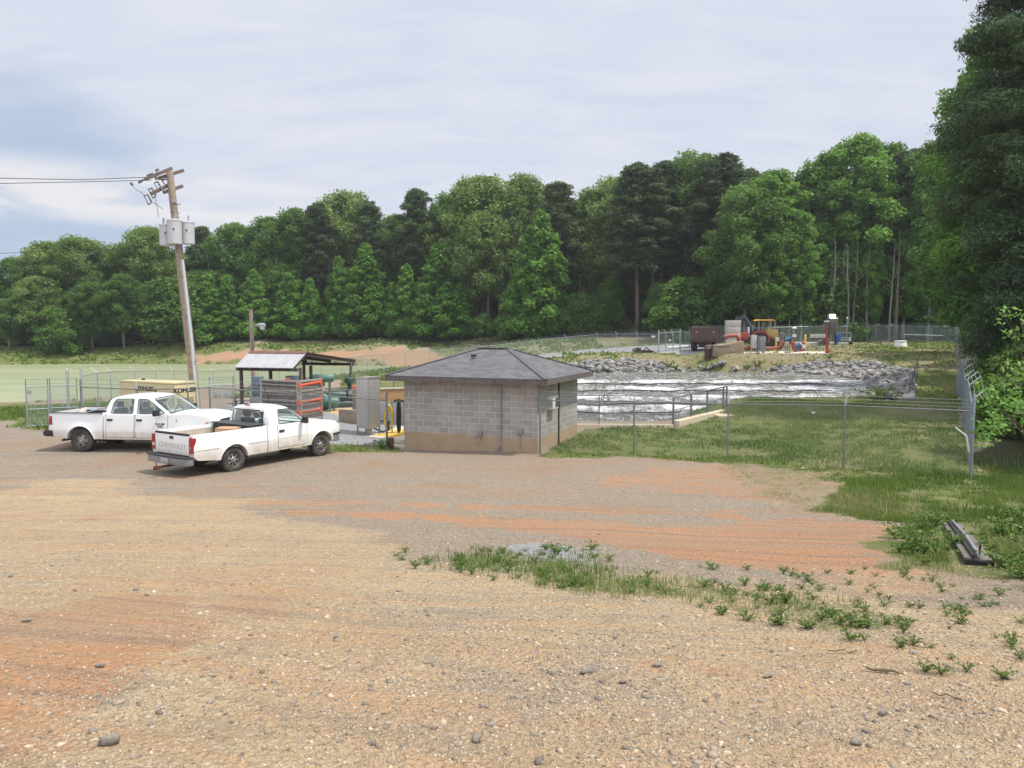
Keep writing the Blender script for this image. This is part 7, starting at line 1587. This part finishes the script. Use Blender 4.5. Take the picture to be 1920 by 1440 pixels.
for s_ in (-1, 1):
    l_ = MB().prism(rpoly([(s_ * .80, .72), (s_ * .965, .74), (s_ * .955, 1.16), (s_ * .80, 1.18)], .02), -1.335, -1.22, 'X').build('tail_light', lamp_r, t1); MB().b2((-1.345, s_ * .83 - .03, .84), (-1.336, s_ * .90 + .02, .92)).build('reverse_lens', lamp_c, l_)
bp_ = MB().prism(rpoly([(-.98, -1.30), (-.95, -1.50), (-.45, -1.56), (.45, -1.56), (.95, -1.50), (.98, -1.30)], .06), .40, .60, 'Z').build('rear_bumper', bump_grey, t1, bevel=.02); MB().prism([(-1.0, -1.32), (-.97, -1.52), (-.45, -1.585), (.45, -1.585), (.97, -1.52), (1.0, -1.32)], .605, .635, 'Z').build('step_pad', plast, bp_)
for o in (bp_, bp_.children[0]):
    for v in o.data.vertices: v.co.x, v.co.y = v.co.y, v.co.x
MB().b2((-1.585, -.17, .44), (-1.565, .17, .58)).build('licence_plate', mat('plate', (.45, .42, .40), .6, var=.2, scale=20), t1, bevel=.004)
hi_ = MB(); hi_.bar((-1.25, 0, .34), (-1.85, 0, .34), .06); hi_.b2((-1.88, -.05, .27), (-1.74, .05, .38)); hi_.lathe([(.02, .38), (.012, .42), (.025, .45), (.012, .48)], (-1.82, 0, 0), 10); hi_.build('tow_hitch', rust, t1)
MB().b2((-1.31, -.72, .625), (-1.24, .72, .655)).build('sill_trim', rust, t1)
hm = MB().prism([(1.25, 1.795), (1.31, 1.80), (1.31, 1.84), (1.26, 1.84)], -.12, .12).build('brake_light', lamp_r, t1); 
MB().b2((1.252, -.16, 1.80), (1.268, -.122, 1.835)).build('lens', lamp_c, hm); MB().b2((1.252, .122, 1.80), (1.268, .16, 1.835)).build('lens', lamp_c, hm)
tb = thing('toolbox', 'black crossbed toolbox behind the window of the single cab truck', 'toolbox', t1.matrix_world @ Vector((0, 0, 0)), hdg); M4 = Matrix.Translation(t1.location) @ Matrix.Rotation(hdg, 4, 'Z')
tb.location = M4 @ Vector((.90, 0, 1.0)); MB().b2((-.27, -.84, -.2), (.27, .84, .27)).build('box', plast, tb, bevel=.01); MB().b2((-.30, -.90, .272), (.29, .90, .31)).build('lid', mat('toolbox_lid', (.035, .035, .038), .45), tb, bevel=.012)
M_card = mat('cardboard', (.48, .29, .17), .85, var=.12); cbx = thing('cardboard_box', 'brown cardboard box lying in the bed of the single cab truck', 'box', M4 @ Vector((.33, -.33, 1.06)), hdg + .5)
MB().b2((-.26, -.32, -.2), (.26, .32, .17)).build('box', M_card, cbx, bevel=.004); k = MB(); k.box((-.13, 0, .185), (.27, .64, .006), ry=-.03); k.box((.13, 0, .185), (.27, .64, .006), ry=.06); k.build('flap', M_card, cbx)
hl = MB().prism(rpoly([(-.86, .80), (-.56, .80), (-.56, .98), (-.84, .96)], .03), 4.10, 4.325, 'X').build('headlight', lamp_c, t1); h2 = hl.copy(); h2.data = hl.data.copy(); COL.objects.link(h2); h2.parent = t1
for v in h2.data.vertices: v.co.y = -v.co.y
h2.data.flip_normals()
MB().b2((4.20, -.54, .76), (4.318, .54, .97)).build('grille', plast, t1, bevel=.02)
fb = MB().prism(rpoly([(3.92, .97), (4.24, .93), (4.38, .66), (4.42, 0), (4.38, -.66), (4.24, -.93), (3.92, -.97)], .05), .42, .66, 'Z').build('front_bumper', bump_grey, t1, bevel=.02); MB().prism([(3.90, .99), (4.25, .95), (4.40, .68), (4.44, 0), (4.40, -.68), (4.25, -.95), (3.90, -.99)], .662, .71, 'Z').build('bumper_top', plast, fb)

# ---- crew cab truck
h2_ = math.atan2(-.5, 3.8) + .02
P2 = dict(W=2.02, wb=3.80, rear=-1.16, front=4.78, R=.40, ar=.50, sill=.46, belt=1.29, char=.74, tumble=.24, bumpz=.55, rail=1.33, railrise=.02, floor=.80, cab=(.84, 3.22), nose=1.16,
    hood=[(3.8, 1.33), (4.3, 1.28), (4.62, 1.20)], top=1.94, gh=[(.86, 1.28), (.90, 1.55), (1.02, 1.84), (1.2, 1.91), (1.7, 1.95), (2.2, 1.94), (2.48, 1.89), (3.32, 1.28)], inner=[(.94, 1.05), (1.0, 1.5), (1.12, 1.80), (1.3, 1.86), (2.2, 1.87), (2.46, 1.83), (3.16, 1.32), (3.16, 1.05)],
    side_win=[[(1.10, 1.34), (1.17, 1.70), (1.28, 1.82), (1.88, 1.83), (1.88, 1.34)], [(2.04, 1.34), (2.04, 1.83), (2.36, 1.81), (2.55, 1.70), (3.0, 1.38), (2.98, 1.34)]], rear_win=[(-.72, 1.36), (.72, 1.36), (.64, 1.78), (-.64, 1.78)], ws=((3.30, 1.29), (2.48, 1.89)), doors=[(.93, 1.93, 0), (1.98, 3.12, 0)], seats=[1.15, 2.1], dark_win=False, crease=False,
    tw=.265, rr=.225, nh=5, hole='oval', mir=2.86, mirw=.27, mirh=.20, liner=plast)
rq = Vector((-14.57, 25.7, 0)); t2 = thing('crew_cab_truck', 'white crew cab pickup truck parked side-on at the left', 'pickup truck', (0, 0, 0), h2_); ofs = Matrix.Rotation(h2_, 3, 'Z') @ Vector((0, -P2['W'] / 2 + .13, 0)); t2.location = (rq.x - ofs.x, rq.y - ofs.y, 0)
b2_, y2_, c2_ = make_truck(P2, t2)
for s_ in (-1, 1):
    skin_panel(P2, rpoly([(-1.155, .93), (-1.02, .93), (-1.05, 1.22), (-1.14, 1.22)], .02), s_, .012, .02, 'tail_light', lamp_r, t2, .05)
    k = skin_panel(P2, rpoly([(4.38, .90), (4.75, .92), (4.75, 1.12), (4.45, 1.10)], .04), s_, .012, .04, 'headlight', lamp_c, t2, .06); skin_panel(P2, [(4.41, .98), (4.50, .98), (4.52, 1.07), (4.45, 1.07)], s_, .016, .01, 'indicator', lamp_o, k, .05)
    MB().prism(rpoly([(s_ * .62, .90), (s_ * .86, .90), (s_ * .86, 1.10), (s_ * .62, 1.12)], .03), 4.68, 4.80, 'X').build('headlight', lamp_c, t2)
MB().b2((-1.20, -.78, .70), (-1.162, .78, 1.30)).build('tailgate', wpaint, t2, bevel=.01); MB().b2((-1.21, -.79, 1.302), (-1.10, .79, 1.345)).build('tailgate_cap', plast, t2, bevel=.01)
cp_ = MB(); 
for s_ in (-1, 1): cp_.b2((-1.14, s_ * .99 - .06 * (s_ > 0), 1.334), (.80, s_ * .93 + .0 - .06 * (s_ > 0) * 0, 1.352))
cp_.build('bed_rail_cap', plast, b2_)
rbp = MB().b2((-1.36, -.98, .52), (-1.14, .98, .72)).build('rear_bumper', chrome, t2, bevel=.03); MB().b2((-1.37, -.99, .56), (-1.10, -.982, .70)).build('bumper_end', plast, rbp, bevel=.003)
for s_ in (-1, 1): MB().b2((-1.30, s_ * .985 - .03, .53), (-1.00, s_ * .985 + .03, .74)).build('bumper_corner', plast, rbp, bevel=.02)
fbp = MB().prism(rpoly([(4.45, .98), (4.80, .96), (4.92, .6), (4.94, 0), (4.92, -.6), (4.80, -.96), (4.45, -.98)], .05), .50, .80, 'Z').build('front_bumper', chrome, t2, bevel=.03)
gr_ = MB().b2((4.74, -.58, .84), (4.86, .58, 1.16)).build('grille', plast, t2, bevel=.05); m = MB(); m.b2((4.862, -.52, .98), (4.872, .52, 1.01)); m.b2((4.862, -.03, .87), (4.872, .03, 1.13)); m.build('crossbar', mat('grille_bar', (.07, .07, .075), .4), gr_); MB().b2((4.873, -.08, .96), (4.88, .08, 1.04)).build('emblem', chrome, gr_, bevel=.003)
yb = side_y(P2, 2.85, .90)
for tx, z, sz, nm in (('RAM', .995, .12, 'lettering'), ('2500', .91, .075, 'lettering')): text_obj(tx, nm, mat('dark_badge', (.10, .10, .10), .5), t2, (2.86, -side_y(P2, 2.85, z) - .012, z), (R(90), 0, 0), sz, .003, 1.3, .003)
MB().b2((3.42, -side_y(P2, 3.42, 1.13) - .006, 1.08), (3.44, -side_y(P2, 3.42, 1.13) + .01, 1.16)).build('antenna_base', plast, t2)
M5 = Matrix.Translation(t2.location) @ Matrix.Rotation(h2_, 4, 'Z')
cr = thing('crate', 'black slatted crate loaded with gear in the bed of the crew cab truck', 'crate', M5 @ Vector((.35, -.35, .95)), h2_); m = MB()
for z in (-.1, .1, .3): 
    for y in (-.3, .3): m.bar((-.45, y, z), (.45, y, z), .03, .10)
    for x in (-.45, .45): m.bar((x, -.3, z), (x, .3, z), .03, .10)
m.build('slats', plast, cr); m = MB()
for k in range(6): m.tube([(-.4, -.25 + k * .1, .36), (0, -.22 + k * .09, .46 + .03 * (k % 2)), (.42, -.25 + k * .1, .44)], .022, 6)
m.build('contents', galv, cr)
w_ = thing('white_container', 'small white container in the bed of the crew cab truck', 'container', M5 @ Vector((-.30, -.55, .82)), h2_); MB().b2((-.08, -.08, 0), (.08, .08, .60)).build('body', white, w_, bevel=.02); MB().lathe([(.04, .60), (.04, .65)], (0, 0, 0), 10).build('cap', mat('orange_cap', (.5, .12, .06), .5), w_)
# ---------------------------------------------------------------- air between the camera and the wood
hz = MB().b2((-420, -80, -5), (420, 260, 42)).build('haze', None); tag(hz, kind='stuff')
hm_ = bpy.data.materials.new('haze_air'); hm_.use_nodes = True; g = G(hm_.node_tree); pv = g.n('ShaderNodeVolumePrincipled', Density=.0003, Anisotropy=.3); g.put(pv.inputs['Color'], (.93, .96, 1.0)); g.n('ShaderNodeOutputMaterial').inputs['Volume']; g.nt.links.new(pv.outputs[0], g.nt.nodes['Material Output'].inputs['Volume']); hz.data.materials.append(hm_)
